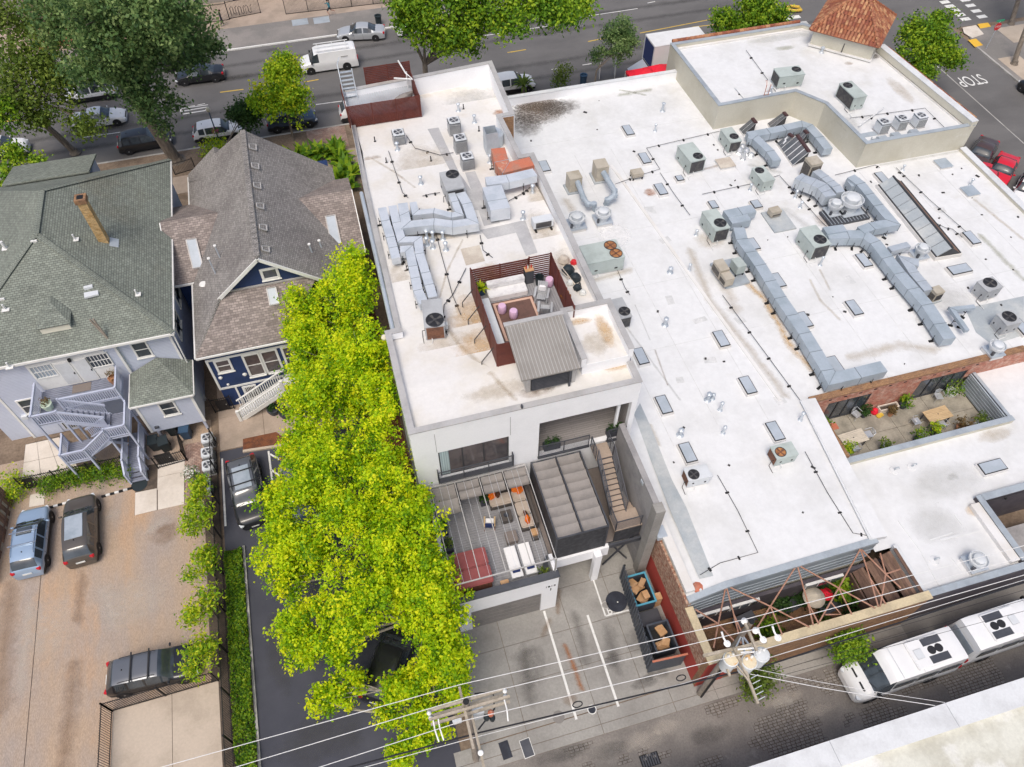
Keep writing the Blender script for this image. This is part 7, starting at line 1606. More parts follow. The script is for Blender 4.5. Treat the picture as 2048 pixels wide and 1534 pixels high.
def hermite(xs,ys,x):
 xs,ys=np.array(xs),np.array(ys);k=np.clip(np.searchsorted(xs,x)-1,0,len(xs)-2);d=np.diff(ys)/np.diff(xs);m=np.zeros(len(xs));m[0],m[-1] =d[0],d[-1]
 for i in range(1,len(xs)-1):m[i] =0 if d[i-1]*d[i] <= 0 else 2*d[i-1]*d[i]/(d[i-1]+d[i])
 h=xs[k+1]-xs[k];t=(x-xs[k])/h;return ys[k]*(1+2*t)*(1-t)**2+m[k]*h*t*(1-t)**2+ys[k+1]*t*t*(3-2*t)+m[k+1]*h*t*t*(t-1)
WHEEL={}
def wheel_mesh(r):
 if r in WHEEL:return WHEEL[r]
 a=M();prof=[(r*.62,-.1),(r*.93,-.11),(r,-.08),(r,.08),(r*.93,.11),(r*.62,.1)]
 n=22;vs=[];
 for rr,y in prof:
  for j in range(n):t=2*math.pi*j/n;vs.append((rr*math.cos(t),y,rr*math.sin(t)))
 a.add(vs,[(i*n+j,i*n+(j+1) % n,(i+1)*n+(j+1) % n,(i+1)*n+j) for i in range(5) for j in range(n)]);ty=a.mesh('wheel',smooth=True);ty.materials.append(MT['tyre'])
 b=M()
 for s in (-1,1):
  for k in range(5):
   t=2*math.pi*k/5;c,d=V(math.cos(t),0,math.sin(t)),V(-math.sin(t),0,math.cos(t));y=V(0,s*.085,0);b.add([c*r*.1-d*.05+y,c*r*.1+d*.05+y,c*r*.62+d*.07+y,c*r*.62-d*.07+y],[(0,1,2,3)])
  b.cyl((0,s*.06,0),(0,s*.075,0),r*.63,n=18);b.cyl((0,s*.07,0),(0,s*.095,0),r*.16,n=10)
 rm=b.mesh('rim');rm.materials.append(MT['rim_alu']);WHEEL[r] =(ty,rm);return WHEEL[r]
def car(kind,paint,label,loc,rz,L=4.6,W=1.85,hz_=1.,name='parked_car',group=None,rails=None,roof=None,lights=True,extra=None,cat='car',dark_sill=True,two=None):
 K=KINDS[kind];t=thing(name,label,cat,loc,group,rz,local=True);st=np.array(K['st']);xs=st[:,0]
 u=np.unique(np.concatenate([np.linspace(0,1,37),xs,[K['ws'][0],K['ws'][1],K['sg'][0],K['sg'][1]],[v for v in K['rw'] if v <= 1],[p+d for p in K['pil'] for d in (-.012,.012)]]));u=u[np.concatenate([[True],np.diff(u) > .004])]
 zt,zb,rt,wf=[hermite(xs,st[:,i],u) for i in (1,2,3,4)];zt=zt*hz_;zb=np.minimum(zb*hz_,zt-.02);V_=[]
 for i,x in enumerate(u):
  X=L/2-x*L;wb=wf[i]*W/2;wt=wb*rt[i];zs=.26 if kind != 'sprinter' else .32;a,b=zt[i],zb[i];dz=min(.07,(a-b)*.35)
  half=[(0,a),(wt*.55,a-.012),(wt*.88,a-dz*.5),(wt,a-dz*1.1),(wb-.035,b+.0),(wb,b-.1),(wb+.005,lerp(zs,b,.5)),(wb-.03,zs),(wb-.12,zs-.04)]
  V_.append([(X,-y,z) for y,z in half[::-1]]+[(X,y,z) for y,z in half[1:]])
 nv=17;flat=[p for r_ in V_ for p in r_]
 parts={}
 for i in range(len(u)-1):
  xm=(u[i]+u[i+1])/2
  for j in range(nv-1):
   band=j if j < 8 else 15-j   # 0 = sill .. 7 = roof centre
   side='L' if j >= 8 else 'R';key='body'
   if band >= 5 and K['ws'][0] <= xm <= K['ws'][1]:key='windshield'
   elif band >= 5 and K['rw'][0] <= xm <= K['rw'][1]:key='rear_window'
   elif band == 4 and K['sg'][0] <= xm <= K['sg'][1] and not any(abs(xm-p) < .012 for p in K['pil']):key='side_window'+side
   elif band >= 5 and K['ws'][1] < xm < min(K['rw'][0],.99) and roof:key='roof'
   elif band <= 1 and dark_sill:key='trim'
   parts.setdefault(key,[]).append((i*nv+j,i*nv+j+1,(i+1)*nv+j+1,(i+1)*nv+j))
 mats=dict(body=paint,windshield='car_glass',rear_window='car_glass',side_windowL='car_glass',side_windowR='car_glass',roof=roof or paint,trim='trim_black')
 nm=dict(body='body',windshield='windshield',rear_window='rear_window',side_windowL='side_window',side_windowR='side_window',roof='roof_panel',trim='lower_trim')
 for key,fs in parts.items():
  used_=sorted({k for f in fs for k in f});mp={k:i for i,k in enumerate(used_)};mb=M();mb.add([flat[k] for k in used_],[tuple(mp[k] for k in f) for f in fs])
  if key == 'body':
   n0=len(mb.v)
   for i in (0,len(u)-1):
    q=V_[i] if i else V_[i][::-1];mb.add(q,[tuple(range(nv))])
  mb.build(nm[key],mats[key],t,smooth=True)
 ty,rm=wheel_mesh(K['r'])
 for x in K['wh']:
  for s in (-1,1):
   wx=L/2-x*L;o=piece('wheel',ty,(wx,s*(W/2-.085),K['r']-.005),t);r_=bpy.data.objects.new('rim',rm);COL.objects.link(r_);r_.parent=o
   M().cyl((wx,s*(W/2-.04),K['r']+.02),(wx,s*(W/2+.006),K['r']+.02),K['r']*1.16,K['r']*1.14,20).build('wheel_arch','trim_black',t)
 zl=zt[2]*.86
 for s in (-1,1):
  M().obox(L/2-.17,s*W*.355,zl-.13,.30,W*.17,.15,s*-.35).build('headlight','head_clear',t,bevel=.03)
  if kind in ('suv','sedan'):M().obox(-L/2+.13,s*W*.39,(.82 if kind == 'suv' else .72)*hz_,.2,W*.13,.2,s*.3).build('tail_light','tail_red',t,bevel=.03)
  else:M().obox(-L/2+.0,s*W*.455,.95,.06,.13,.45).build('tail_light','tail_red',t,bevel=.02)
  xm_=L/2-L*(K['sg'][0]+.01);zz=hermite(xs,st[:,2],np.array([K['sg'][0]]))[0]*hz_
  M().obox(xm_,s*(W/2+.09),zz+.02,.1 if kind in ('suv','sedan') else .14,.2,.14 if kind in ('suv','sedan') else .3).build('mirror',paint if kind in ('suv','sedan') else 'trim_black',t,bevel=.03)
  if kind in ('suv','sedan'):
   for xd in (.44,.63):M().obox(L/2-xd*L,s*(W/2+.004),.86*hz_,.16,.02,.025).build('door_handle',paint,t)
   for xd in (.36,.545,.735):M().obox(L/2-xd*L,s*(W/2+.003),.36,.012,.008,.5*hz_).build('door_seam','trim_black',t)
 M().obox(L/2-.03,0,.42,.05,W*.5,.2).build('grille','trim_black',t);M().obox(-L/2+.0,0,.62,.03,.5,.13).build('number_plate','pot_white',t);M().obox(L/2-.0,0,.36,.02,.45,.1).build('number_plate','pot_white',t)
 for s in (-.25,.25):M().bar((L/2-L*K['ws'][0]+.02,s*W-.2,hermite(xs,st[:,1],np.array([K['ws'][0]]))[0]*hz_+.02),(L/2-L*K['ws'][0]-.08,s*W+.25,hermite(xs,st[:,1],np.array([K['ws'][0]+.02]))[0]*hz_+.03),.02,.02).build('wiper','trim_black',t)
 if rails:
  ztr=hermite(xs,st[:,1],np.array([.6]))[0]*hz_
  for s in (-1,1):M().tube([(L*.08,s*W*.345,ztr-.04),(L*.06,s*W*.345,ztr+.03),(-L*.28,s*W*.345,ztr+.0),(-L*.31,s*W*.345,ztr-.07)],.02).build('roof_rail','trim_black' if rails != 'silver' else 'chrome',t)
  if rails in ('bars','silver'):
   for xx in (.02,-.17):M().box(L*xx-.035,L*xx+.035,-W*.43,W*.43,ztr+.05,ztr+.085).build('crossbar','chrome' if rails == 'silver' else 'trim_black',t)
 M().lathe(-L*.27,0,hermite(xs,st[:,1],np.array([.77]))[0]*hz_-.02,[(.05,0),(.03,.06),(.005,.09)],6).build('aerial','trim_black',t) if kind == 'suv' else None
 if extra:extra(t,L,W,hz_)
 return t
def by_wheels(fw,rw_,side,W,z=0.):
 """place from front and rear wheel contact picture points on one side ('L' or 'R')"""
 a,b=P(*fw,z),P(*rw_,z);d=(a-b);d.z=0;d.normalize();n=V(d.y,-d.x,0)  # right-hand side
 c=(a+b)/2+(n*(-W/2+.05) if side == 'R' else n*(W/2-.05));return (c.x,c.y,z),math.atan2(d.y,d.x)
def sunroof(t,L,W,h):M().box(L*-.02,L*.09,-.42,.42,1.655*h,1.672*h+.01).build('sunroof','car_glass',t,bevel=.01)
def panroof(t,L,W,h):M().box(L*-.25,L*.09,-.5,.5,1.64*h,1.668*h+.012).build('glass_roof','glass_pale',t,bevel=.01)
GL,GS,GZ='cars parked on the gravel lot','cars on the tree lined street',.02
l,r=by_wheels((107.5,1044),(100,1123),'R',1.8,.02);car('suv','car_blue','light blue hatchback with silver roof bars and sunroof, leftmost on the gravel',l,r,4.45,1.8,.95,group=GL,rails='silver',extra=sunroof)
l,r=by_wheels((201,1020),(202.5,1098),'R',1.85,.02);car('suv','car_bronze','bronze grey crossover with pale roof beside the blue car',l,r,4.6,1.85,.98,group=GL,extra=panroof)
l,r=by_wheels((372,1366),(256,1393),'R',1.9,.02);car('suv','car_black','black wagon with black roof bars against the iron fence',l,r,4.75,1.88,.95,group=GL,rails='bars',roof='car_grey')
p=P(501,992,.03);car('suv','car_black','dark large crossover with black roof rails at the driveway head',(p.x,p.y,.03),rad(-84),4.85,1.95,1.05,group='cars on the driveway',rails='bars',roof='car_grey',extra=panroof)
p=P(605,985,.03);car('suv','car_navy','dark car mostly hidden under the bright tree crowns',(p.x,p.y,.03),rad(-86),4.7,1.9,1.,group='cars on the driveway',roof='car_grey')
a,b=P(800,1285,.03),P(752,1412,.03);d=(a-b).normalized();c_=b+d*2.3;car('suv','car_black','black car with red tail lights under the lowest tree branches',(c_.x,c_.y,.03),math.atan2(d.y,d.x),4.7,1.9,1.,group='cars on the driveway',rails='silver' if 0 else True)
SZ=.012
def street(kind,paint,label,fw,rw_,side,L,W,h=1.,**k):
 l,r=by_wheels(fw,rw_,side,W,SZ);return car(kind,paint,label,l,r,L,W,h,group=GS,**k)
street('sedan','car_black','black sedan driving left past the tall trunk',(374,172),(432.5,165),'L',4.7,1.85,dark_sill=False);street('suv','car_white','white coupe styled crossover driving left, half under the dark tree',(151,210),(220,200),'L',4.7,1.9,.95,roof='car_black');street('sedan','car_white','pale silver white sedan driving right behind the left tree',(236,252),(168,262),'R',4.8,1.85,dark_sill=False);street('suv','car_black','glossy black crossover parked by the thick trunk',(325,298),(265,309),'R',4.6,1.88,.97);street('suv','car_white','white crossover with black trim parked by the lamp post',(470,279),(411,288),'R',4.4,1.8,.92);street('sedan','car_silver','silver sedan parked at the far white kerb',(697,84.5),(749.5,82.5),'L',5.0,1.85,dark_sill=False);street('sedan','car_white','white sedan parked at the far kerb, tail under the tree',(816,75),(866,68),'L',4.8,1.84,dark_sill=False);street('suv','car_navy','navy crossover parked behind the small round street tree',(617.5,256),(559,266),'R',4.6,1.85,.98)
def rack(t,L,W,h):
 for x in (.9,-.6,-1.9):M().box(x-.03,x+.03,-.8,.8,2.1,2.16).build('rack_bar','pipe_white',t)
 for s in (-.75,.0,.75):M().box(-2.2,1.2,s-.03,s+.03,2.16,2.22).build('rack_rail','pipe_white',t)
 for s in (-1,1):M().box(-1.9,-1.2,s*(W/2+.002)-.01,s*(W/2+.002)+.01,1.45,1.5).build('side_text_band','walk_grey',t)
l,r=by_wheels((628,149),(697,139),'L',2.0,SZ);car('cargo','car_white','white cargo van with a ladder rack driving left',l,r,5.7,2.0,1.,name='cargo_van',group=GS,extra=rack,cat='van',dark_sill=False)
p=P(698,244,SZ);car('suv','car_white','white car showing only its tail beside the white building',(p.x+1.6,p.y+.6,SZ),0,4.6,1.85,group=GS);p=P(1022,182,SZ);car('suv','car_white','white crossover parked between the white building and the small palm',(p.x,p.y+.2,SZ),0,4.7,1.88,group=GS)
p=P(8,310,SZ);car('suv','car_white','white car at the left frame edge behind leaves',(p.x,p.y,SZ),0,4.6,1.85,group=GS);p=P(372,135,SZ);car('sedan','car_black','dark car at the far kerb behind the tall tree trunk',(p.x,p.y+.4,SZ),math.pi,4.6,1.8,group=GS);p=P(1010,45,SZ);car('sedan','car_black','dark sedan at the far kerb under the large top tree',(p.x,p.y,SZ),math.pi,4.6,1.8,group=GS)
p=P(1480,48,SZ)
GR='cars angled along the side street'
def side(kind,paint,label,back,front_,L,W,h=1.):
 a,b=P(*front_,SZ),P(*back,SZ);d=(a-b).normalized();c=(a+b)/2;return car(kind,paint,label,(c.x,c.y,SZ),math.atan2(d.y,d.x),L,W,h,group=GR)
side('sedan','car_brown','dark brown car nearest the cream wall end',(1972,292),(1940,345),4.7,1.85);side('sedan','car_red','bright red coupe with black windscreen on the side street',(2013,322),(1982,380),4.6,1.85,.97);side('suv','car_white','white and blue car cut by the right frame edge',(2062,360),(2030,425),4.7,1.85,.97)
p=P(1975,400,SZ);side('sedan','car_red','second red car hidden behind the roof edge',(1975,345),(1948,395),4.6,1.85,.9);p=P(2060,200,SZ);car('suv','car_black','black vehicle at the right frame edge on the far kerb',(p.x+.8,p.y,SZ),rad(90),4.6,1.85,group=GR)
# white shuttle vans in the alley
GA='white vans parked in the alley'
def shuttle(txt,open_back=False):
 def f(t,L,W,h):
  u=M().box(-1.9,.1,-.72,.72,2.70,2.84).build('roof_air_conditioner','car_white',t,bevel=.04)
  for s in (-.45,.45):M().box(-1.85,-.75,s-.19,s+.19,2.841,2.855).build('intake_grille','steel_dark',u)
  for x in (-1.5,-1.08):M().lathe(x,0,2.842,[(.22,0),(.22,.02)],18).build('fan','fan_dark',u)
  M().box(-.55,-.1,-.25,.25,2.841,2.87).build('access_cover','hvac_light',u,bevel=.02)
  for s in (-1,1):
   g=M()
   for k in range(3):M().box(-2.6+k*1.35,-1.45+k*1.35,s*(W/2*.955)-.012,s*(W/2*.955)+.012,1.5,2.2).build('side_window','car_glass',t)
   text_mesh('SHUTTLE' if 0 else 'TOURS',.5,'side_lettering','walk_grey',t,(-.6,s*(W/2+.012),1.1),(rad(90),0,0 if s < 0 else math.pi)) if txt else None
  for s in (-.5,.5):M().obox(L/2-.42,s*.75,1.27,.09,.5,.03).build('hood_vent','trim_black',t)
  M().box(-L/2-.025,-L/2+.0,-.75,.75,1.45,2.3).build('rear_window','glass_pale',t)
  for x in (-.2,1.0):M().box(x-.012,x+.012,-.85,.85,2.715,2.727).build('roof_rib','hvac_light',t)
 return f
car('sprinter','car_white','white high roof van with dark windscreen nosing left in the alley',(23.25,6.25,.02),math.pi+rad(1),6.0,2.02,1.,name='passenger_van',group=GA,extra=shuttle(True),cat='van',dark_sill=False)
car('sprinter','car_white','second white high roof van facing right at the frame edge',(29.75,6.5,.02),rad(1),6.0,2.02,1.,name='passenger_van',group=GA,extra=shuttle(False),cat='van',dark_sill=False)
# box truck unloading on the street
bp=P(1335,112,SZ);bx0=P(1295,127,SZ)
rq=P(1310,94,3.4);bx0=V(rq.x,rq.y+.1,0)
bt=thing('box_truck','white box truck with open dark rear and ramp on the street','truck',(bx0.x+3.4,bx0.y+1.1,SZ),None,0,local=True)
ring(M(),[(-3.4,-1.2,3.35),(2.2,-1.2,3.35),(2.2,1.2,3.35),(-3.4,1.2,3.35)],.04,2.35).build('box_side','car_white',bt);M().box(-3.42,2.22,-1.22,1.22,3.351,3.42).build('box_roof','membrane',bt,bevel=.02);M().box(-3.4,2.2,-1.15,1.15,.95,1.05).build('box_floor','steel_dark',bt);M().box(-3.41,-3.38,-1.1,1.1,1.1,3.25).build('rear_shade_sheet','navy_fabric',bt)  # dark sheet over the rear wall stands in for shade inside the open box
for s in (-1,1):M().box(-3.43,-3.37,s*1.15-.06,s*1.15+.06,.9,3.35).build('door_post','hvac_light',bt)
M().slab([(-3.45,-1.0,.95),(-3.45,1.0,.95),(-5.0,1.0,.15),(-5.0,-1.0,.15)],.06).build('ramp','panel_silver',bt)
M().add([(2.3,-1.05,.5),(2.3,1.05,.5),(2.3,1.05,2.2),(2.3,-1.05,2.2),(3.2,-1.0,.5),(3.2,1.0,.5),(2.95,.95,2.15),(2.95,-.95,2.15),(4.2,-.95,.5),(4.2,.95,.5),(4.15,.9,1.25),(4.15,-.9,1.25),(3.3,.95,1.35),(3.3,-.95,1.35)],[(0,4,13,7,3),(1,2,6,12,5),(3,7,6,2),(4,8,11,13),(5,12,10,9),(13,11,10,12),(8,9,10,11)]).build('cab','car_white',bt);M().poly((3.305,-.9,1.37),(3.305,.9,1.37),(2.97,.88,2.1),(2.97,-.88,2.1)).build('windshield','car_glass',bt)
ty,rm=wheel_mesh(.35)
for x in (3.3,-1.8):
 for s in (-1,1):o=piece('wheel',ty,(x,s*1.0,.4),bt,scale=(1.15,1.4,1.15));r_=bpy.data.objects.new('rim',rm);COL.objects.link(r_);r_.parent=o
M().box(-3.3,3.0,-.5,.5,.55,.75).build('chassis','trim_black',bt)
# ------------------------------------------------------------------ trees and plants
def BL(*a):return [((lambda q:(q.x,q.y,q.z))(P(x,y,z))+(rx,ry,rz)) for x,y,z,rx,ry,rz in a]
GT='row of bright yellow green trees beside the white building'
lime=[
 ('farthest of the bright yellow green trees, beside the navy house',(-.9,33.5),[(648,640,6.2,2.5,2.3,3.0),(690,575,8.6,1.8,1.7,2.2),(715,528,10.2,.75,.75,1.3),(640,720,5.2,2.2,2,2.4),(725,600,8.6,.9,.9,1.6),(610,655,5.6,1.4,1.3,1.6)],15000),
 ('second bright yellow green tree, at the white building jog',(-1.0,29.0),[(690,770,6.6,2.7,2.4,3.0),(650,830,5.6,2.2,2.1,2.4),(728,705,8.6,1.5,1.5,2),(748,800,7.6,1.2,1.3,1.8),(625,770,5,1.4,1.4,1.8)],14000),
 ('third bright yellow green tree, at the white facade corner',(-1.1,24.6),[(665,940,6.2,2.7,2.5,2.8),(750,900,7.6,1.8,1.9,2.2),(605,1010,5.2,2.1,2.0,2.1),(785,985,7.4,1.7,1.7,1.9),(600,910,4.6,1.3,1.2,1.5),(840,1010,6.6,.8,.8,1.1)],15000),
 ('fourth bright yellow green tree, overhanging the deck edge',(-1.0,20.0),[(700,1090,6.6,3.0,2.6,2.8),(600,1110,5.2,1.9,1.9,1.9),(815,1070,7.2,1.8,1.8,2.2),(845,1150,6.2,1.5,1.5,1.8),(560,1075,4.6,1.0,1.0,1.2),(570,1170,4.4,1.0,1.0,1.2)],16000),
 ('fifth bright yellow green tree, over the black car',(-1.1,15.2),[(735,1205,5.8,2.6,2.0,2.2),(635,1250,4.2,2.0,1.6,1.6),(870,1240,5.6,1.9,1.8,2.0),(595,1300,3.4,1.2,1.0,1.1),(900,1310,4.8,1.2,1.2,1.5),(685,1290,4,1.1,1.0,1.1),(845,1200,6,1.2,1.2,1.4)],15000),
 ('nearest bright yellow green tree, reaching down to the alley',(-1.6,10.6),[(880,1350,4.2,1.6,1.4,1.5),(815,1375,3.9,1.2,1.0,1.1),(690,1375,3.2,1.1,.9,.9),(835,1455,3.4,1.4,1.0,1.1),(645,1400,2.8,.8,.7,.7),(800,1500,3,.8,.7,.8),(905,1390,3.6,.8,.8,.9),(770,1435,3.2,.5,.5,.6)],11000)]
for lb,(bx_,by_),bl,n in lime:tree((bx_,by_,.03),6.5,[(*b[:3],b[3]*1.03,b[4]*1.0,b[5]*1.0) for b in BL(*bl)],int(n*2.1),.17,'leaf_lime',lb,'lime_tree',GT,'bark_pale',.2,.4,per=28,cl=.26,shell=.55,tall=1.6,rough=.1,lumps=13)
# street trees
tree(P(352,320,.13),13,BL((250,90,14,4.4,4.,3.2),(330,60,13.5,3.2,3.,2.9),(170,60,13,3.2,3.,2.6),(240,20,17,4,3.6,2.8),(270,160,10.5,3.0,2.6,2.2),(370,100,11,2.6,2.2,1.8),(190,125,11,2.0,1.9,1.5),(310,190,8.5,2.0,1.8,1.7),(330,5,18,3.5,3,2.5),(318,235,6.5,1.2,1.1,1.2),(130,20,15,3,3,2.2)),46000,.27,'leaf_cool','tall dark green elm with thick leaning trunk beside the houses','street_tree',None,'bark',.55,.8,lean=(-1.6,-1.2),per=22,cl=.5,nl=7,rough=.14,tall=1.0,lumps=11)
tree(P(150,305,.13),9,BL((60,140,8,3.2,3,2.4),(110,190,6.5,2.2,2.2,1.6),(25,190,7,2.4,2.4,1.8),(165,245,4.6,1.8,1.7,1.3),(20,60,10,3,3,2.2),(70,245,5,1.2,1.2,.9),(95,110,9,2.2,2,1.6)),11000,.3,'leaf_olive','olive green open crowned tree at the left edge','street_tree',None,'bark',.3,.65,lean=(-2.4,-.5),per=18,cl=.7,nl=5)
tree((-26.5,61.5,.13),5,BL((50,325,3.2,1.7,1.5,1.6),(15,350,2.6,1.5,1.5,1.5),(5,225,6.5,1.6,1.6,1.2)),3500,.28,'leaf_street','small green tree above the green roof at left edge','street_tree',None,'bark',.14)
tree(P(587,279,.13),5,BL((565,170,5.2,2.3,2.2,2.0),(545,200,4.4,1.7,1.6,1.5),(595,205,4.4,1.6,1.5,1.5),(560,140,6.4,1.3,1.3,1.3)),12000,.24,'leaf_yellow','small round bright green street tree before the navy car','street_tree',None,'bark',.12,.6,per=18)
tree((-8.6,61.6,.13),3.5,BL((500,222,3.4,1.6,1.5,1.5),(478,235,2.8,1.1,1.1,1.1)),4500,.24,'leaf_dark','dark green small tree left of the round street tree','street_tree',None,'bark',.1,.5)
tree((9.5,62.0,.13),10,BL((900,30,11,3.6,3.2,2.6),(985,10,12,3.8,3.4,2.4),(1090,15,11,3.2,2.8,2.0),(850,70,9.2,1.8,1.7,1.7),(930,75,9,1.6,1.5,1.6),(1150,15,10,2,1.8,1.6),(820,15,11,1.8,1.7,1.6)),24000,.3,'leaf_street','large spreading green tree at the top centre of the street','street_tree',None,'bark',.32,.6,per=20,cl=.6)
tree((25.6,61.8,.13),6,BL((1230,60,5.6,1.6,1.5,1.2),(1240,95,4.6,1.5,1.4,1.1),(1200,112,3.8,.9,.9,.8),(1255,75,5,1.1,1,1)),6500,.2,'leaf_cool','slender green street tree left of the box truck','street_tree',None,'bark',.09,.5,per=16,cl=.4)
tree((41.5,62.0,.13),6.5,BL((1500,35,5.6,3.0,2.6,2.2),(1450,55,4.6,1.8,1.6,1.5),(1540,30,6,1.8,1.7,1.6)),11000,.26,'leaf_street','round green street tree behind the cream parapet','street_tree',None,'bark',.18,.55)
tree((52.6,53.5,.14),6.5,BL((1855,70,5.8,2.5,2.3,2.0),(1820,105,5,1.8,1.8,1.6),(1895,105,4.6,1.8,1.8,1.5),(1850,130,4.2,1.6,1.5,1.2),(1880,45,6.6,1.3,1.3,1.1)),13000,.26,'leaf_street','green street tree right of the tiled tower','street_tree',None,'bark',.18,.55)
for (x,y),lb,l_ in (((2028,128),'tree at the far right corner, only its trunk in view',(3.2,4.5)),((2022,48),'tree trunk at the upper right frame corner',(2.5,5))):
 b=P(x,y,.14);tree(b,8,[(b.x+l_[0],b.y+l_[1],9.5,3,3,2),(b.x+l_[0]+1,b.y+l_[1]+2,8.6,2.4,2.4,1.6)],2500,.3,'leaf_street',lb,'street_tree',None,'bark',.26,.6,lean=(l_[0]*.4,l_[1]*.5))
for x,y,z,r,lb in ((1125,150,2.0,.8,'thin pale green sapling in the street verge'),):
 q=P(x,y,z);tree((q.x,q.y,.13),2.5,[(q.x,q.y,z,r,r,1.2),(q.x-.4,q.y,z-.6,r*.7,r*.7,.7)],900,.2,'leaf_olive',lb,'sapling',None,'bark',.05)
q=P(1047,172,1.2);t=thing('small_palm','small palm beside the white crossover','palm',(q.x,q.y,.13));M().cyl((q.x,q.y,0),(q.x,q.y,1.2),.13,.1,8).build('trunk','bark',t);spiky((q.x,q.y,1.25),44,1.5,'leaf_olive',t,.1,.5,'crown')
# small lime trees along the iron fence of the gravel lot
GF='small yellow green trees along the iron fence'
for i,(x,y,r,w_) in enumerate(((397,983,.8,'first'),(394,1045,1.1,'second'),(400,1125,1.0,'third'),(404,1212,1.15,'fourth'),(400,1315,1.2,'fifth'))):
 q=P(x,y,2.3);tree((-11.95+.08*(i % 2),q.y+.1,.05),2.3,[(q.x,q.y,2.4,r*.8,r*.75,r*.75),(q.x-.5,q.y-.4,1.9,r*.5,r*.5,r*.5),(q.x+.3,q.y+.55,2.2,r*.6,r*.6,r*.6)],1100,.22,'leaf_yellow','small yellow green tree on the iron fence, %s from the houses' % w_,'small_tree',GF,'bark',.05,.6,per=9,cl=.32,asp=.4)
# hedge, shrubs and ground cover
def carpet(name,label,cells,n,size,m,hgt,cat='hedge',kind=None):
 """low planting filling rectangles (x0,x1,y0,y1) to height hgt"""
 A=np.array([(c[1]-c[0])*(c[3]-c[2]) for c in cells]);k=rng.choice(len(cells),n,p=A/A.sum());c=np.array(cells)[k]
 C=np.stack([rng.uniform(c[:,0],c[:,1]),rng.uniform(c[:,2],c[:,3]),np.zeros(n)],1);bump=np.array([mn.noise(V(a[0]*1.6,a[1]*1.1,1.7)) for a in C])
 C[:,2] =.08+hgt*np.clip(.55+.6*bump,.1,1)*rng.uniform(.35,1,n)**.6;t=thing(name,label,cat,C.mean(0)*[1,1,0]);o=leaves(C,np.tile([0,0,1.],(n,1)),rng.normal(.5,.28,n)+.25*bump,size,m,'foliage',t)
 if kind:t['kind'] =kind
 return t
carpet('hedge','long clipped bright green hedge strip between fence and driveway',[(-11.25,-10.2,7.6,23.0)],9000,.15,'leaf_hedge',.75)
for i,(x,y,r) in enumerate(((95,970,.75),(130,958,.85),(165,950,.8),(200,945,.75),(235,943,.9))):
 q=P(x,y,.45);t=thing('fence_shrub','green shrub, %s of five along the iron fence by the stairs' % ['first from left','second','middle','fourth','rightmost'][i],'shrub',(q.x,q.y,.02),'shrubs along the stair fence');ball_leaves((q.x,q.y,.45),r,900,.13,'leaf_hedge',t,rz=.5)
q=P(22,975,.6);t=thing('corner_shrub','yellow green shrub by the left wooden fence','shrub',(q.x,q.y,.02));ball_leaves((q.x,q.y,.6),1.1,1400,.14,'leaf_yellow',t,rz=.8)
q=P(382,946,.5);t=thing('flower_bush','bush of white flowers on the brick path','shrub',(q.x,q.y,.05));ball_leaves((q.x,q.y,.5),.5,500,.12,'leaf_flower',t)
q=P(432,300,.8);t=thing('verge_shrub','yellowish shrub behind the grey shingle gable','shrub',(q.x,q.y,.13));ball_leaves((q.x,q.y,.8),1.3,1300,.18,'leaf_yellow',t,rz=.9)
TP=['leftmost','second from left','third from left','fourth from left','fifth from left','behind the path corner','halfway down the path','nearest the navy house wing','beside the grey path','rearmost']
for i,(x,y) in enumerate(((585,310),(610,305),(635,300),(655,300),(675,310),(690,330),(680,350),(690,370),(700,340),(672,292))):
 q=P(x,y,.8);t=thing('broadleaf_plant','large leaved tropical plant behind the navy house, '+TP[i],'plant',(q.x,q.y,.05),'tropical plants behind the navy house');spiky((q.x,q.y,.2),26,1.9,'leaf_street',t,.2,.45)
carpet('ivy_patch','dark ground planting along the white building side',[(-1.7,.4,34,40)],500,.14,'leaf_dark',.4)
# courtyard and alley plants
for x,y,z,r,n,m,lb in ((1690,1160,1.6,.95,500,'leaf_hedge','large leaved bright plant near the plank lean-to'),(1545,1255,1.2,.9,900,'leaf_hedge','bright green bush in the courtyard front'),(1560,1200,1.1,.8,700,'leaf_dark','dark green bush in the courtyard middle'),(1600,1180,1.0,.7,600,'leaf_dark','dark bush behind the straw umbrella'),(1640,1190,.9,.9,700,'leaf_dark','dark foliage under the trusses, right of umbrella'),(1720,1220,.8,.8,600,'leaf_dark','dark bush against the courtyard front wall'),(1740,1200,.8,.6,400,'leaf_dry','dry brown bush beside the planks'),(1650,1240,.5,.5,300,'leaf_olive','small olive bush inside the courtyard wall')):
 q=P(x,y,z);t=thing('courtyard_bush',lb,'bush',(q.x,min(max(q.y,9.2),11),.03));ball_leaves((q.x,min(max(q.y,9.1),11.1),z*.7),r*.85,n,.3 if n == 500 else .16,m,t)
q=P(1705,1293,2.2);tree((q.x,8.0,.05),2.6,[(q.x,q.y+.1,2.2,1.0,.8,.9),(q.x+.4,q.y,1.8,.7,.6,.6),(q.x-.3,q.y,1.9,.6,.6,.6)],2600,.16,'leaf_street','small dense green tree on the alley pavement before the van','small_tree',None,'bark',.06,.5)
q=P(1520,1355,1.6);tree((q.x,7.9,.05),2.2,[(q.x,q.y,1.7,.75,.7,.8),(q.x-.2,q.y-.3,1.2,.6,.6,.6)],1700,.16,'leaf_olive','small green tree under the transformers in the alley','small_tree',None,'bark',.05,.5)
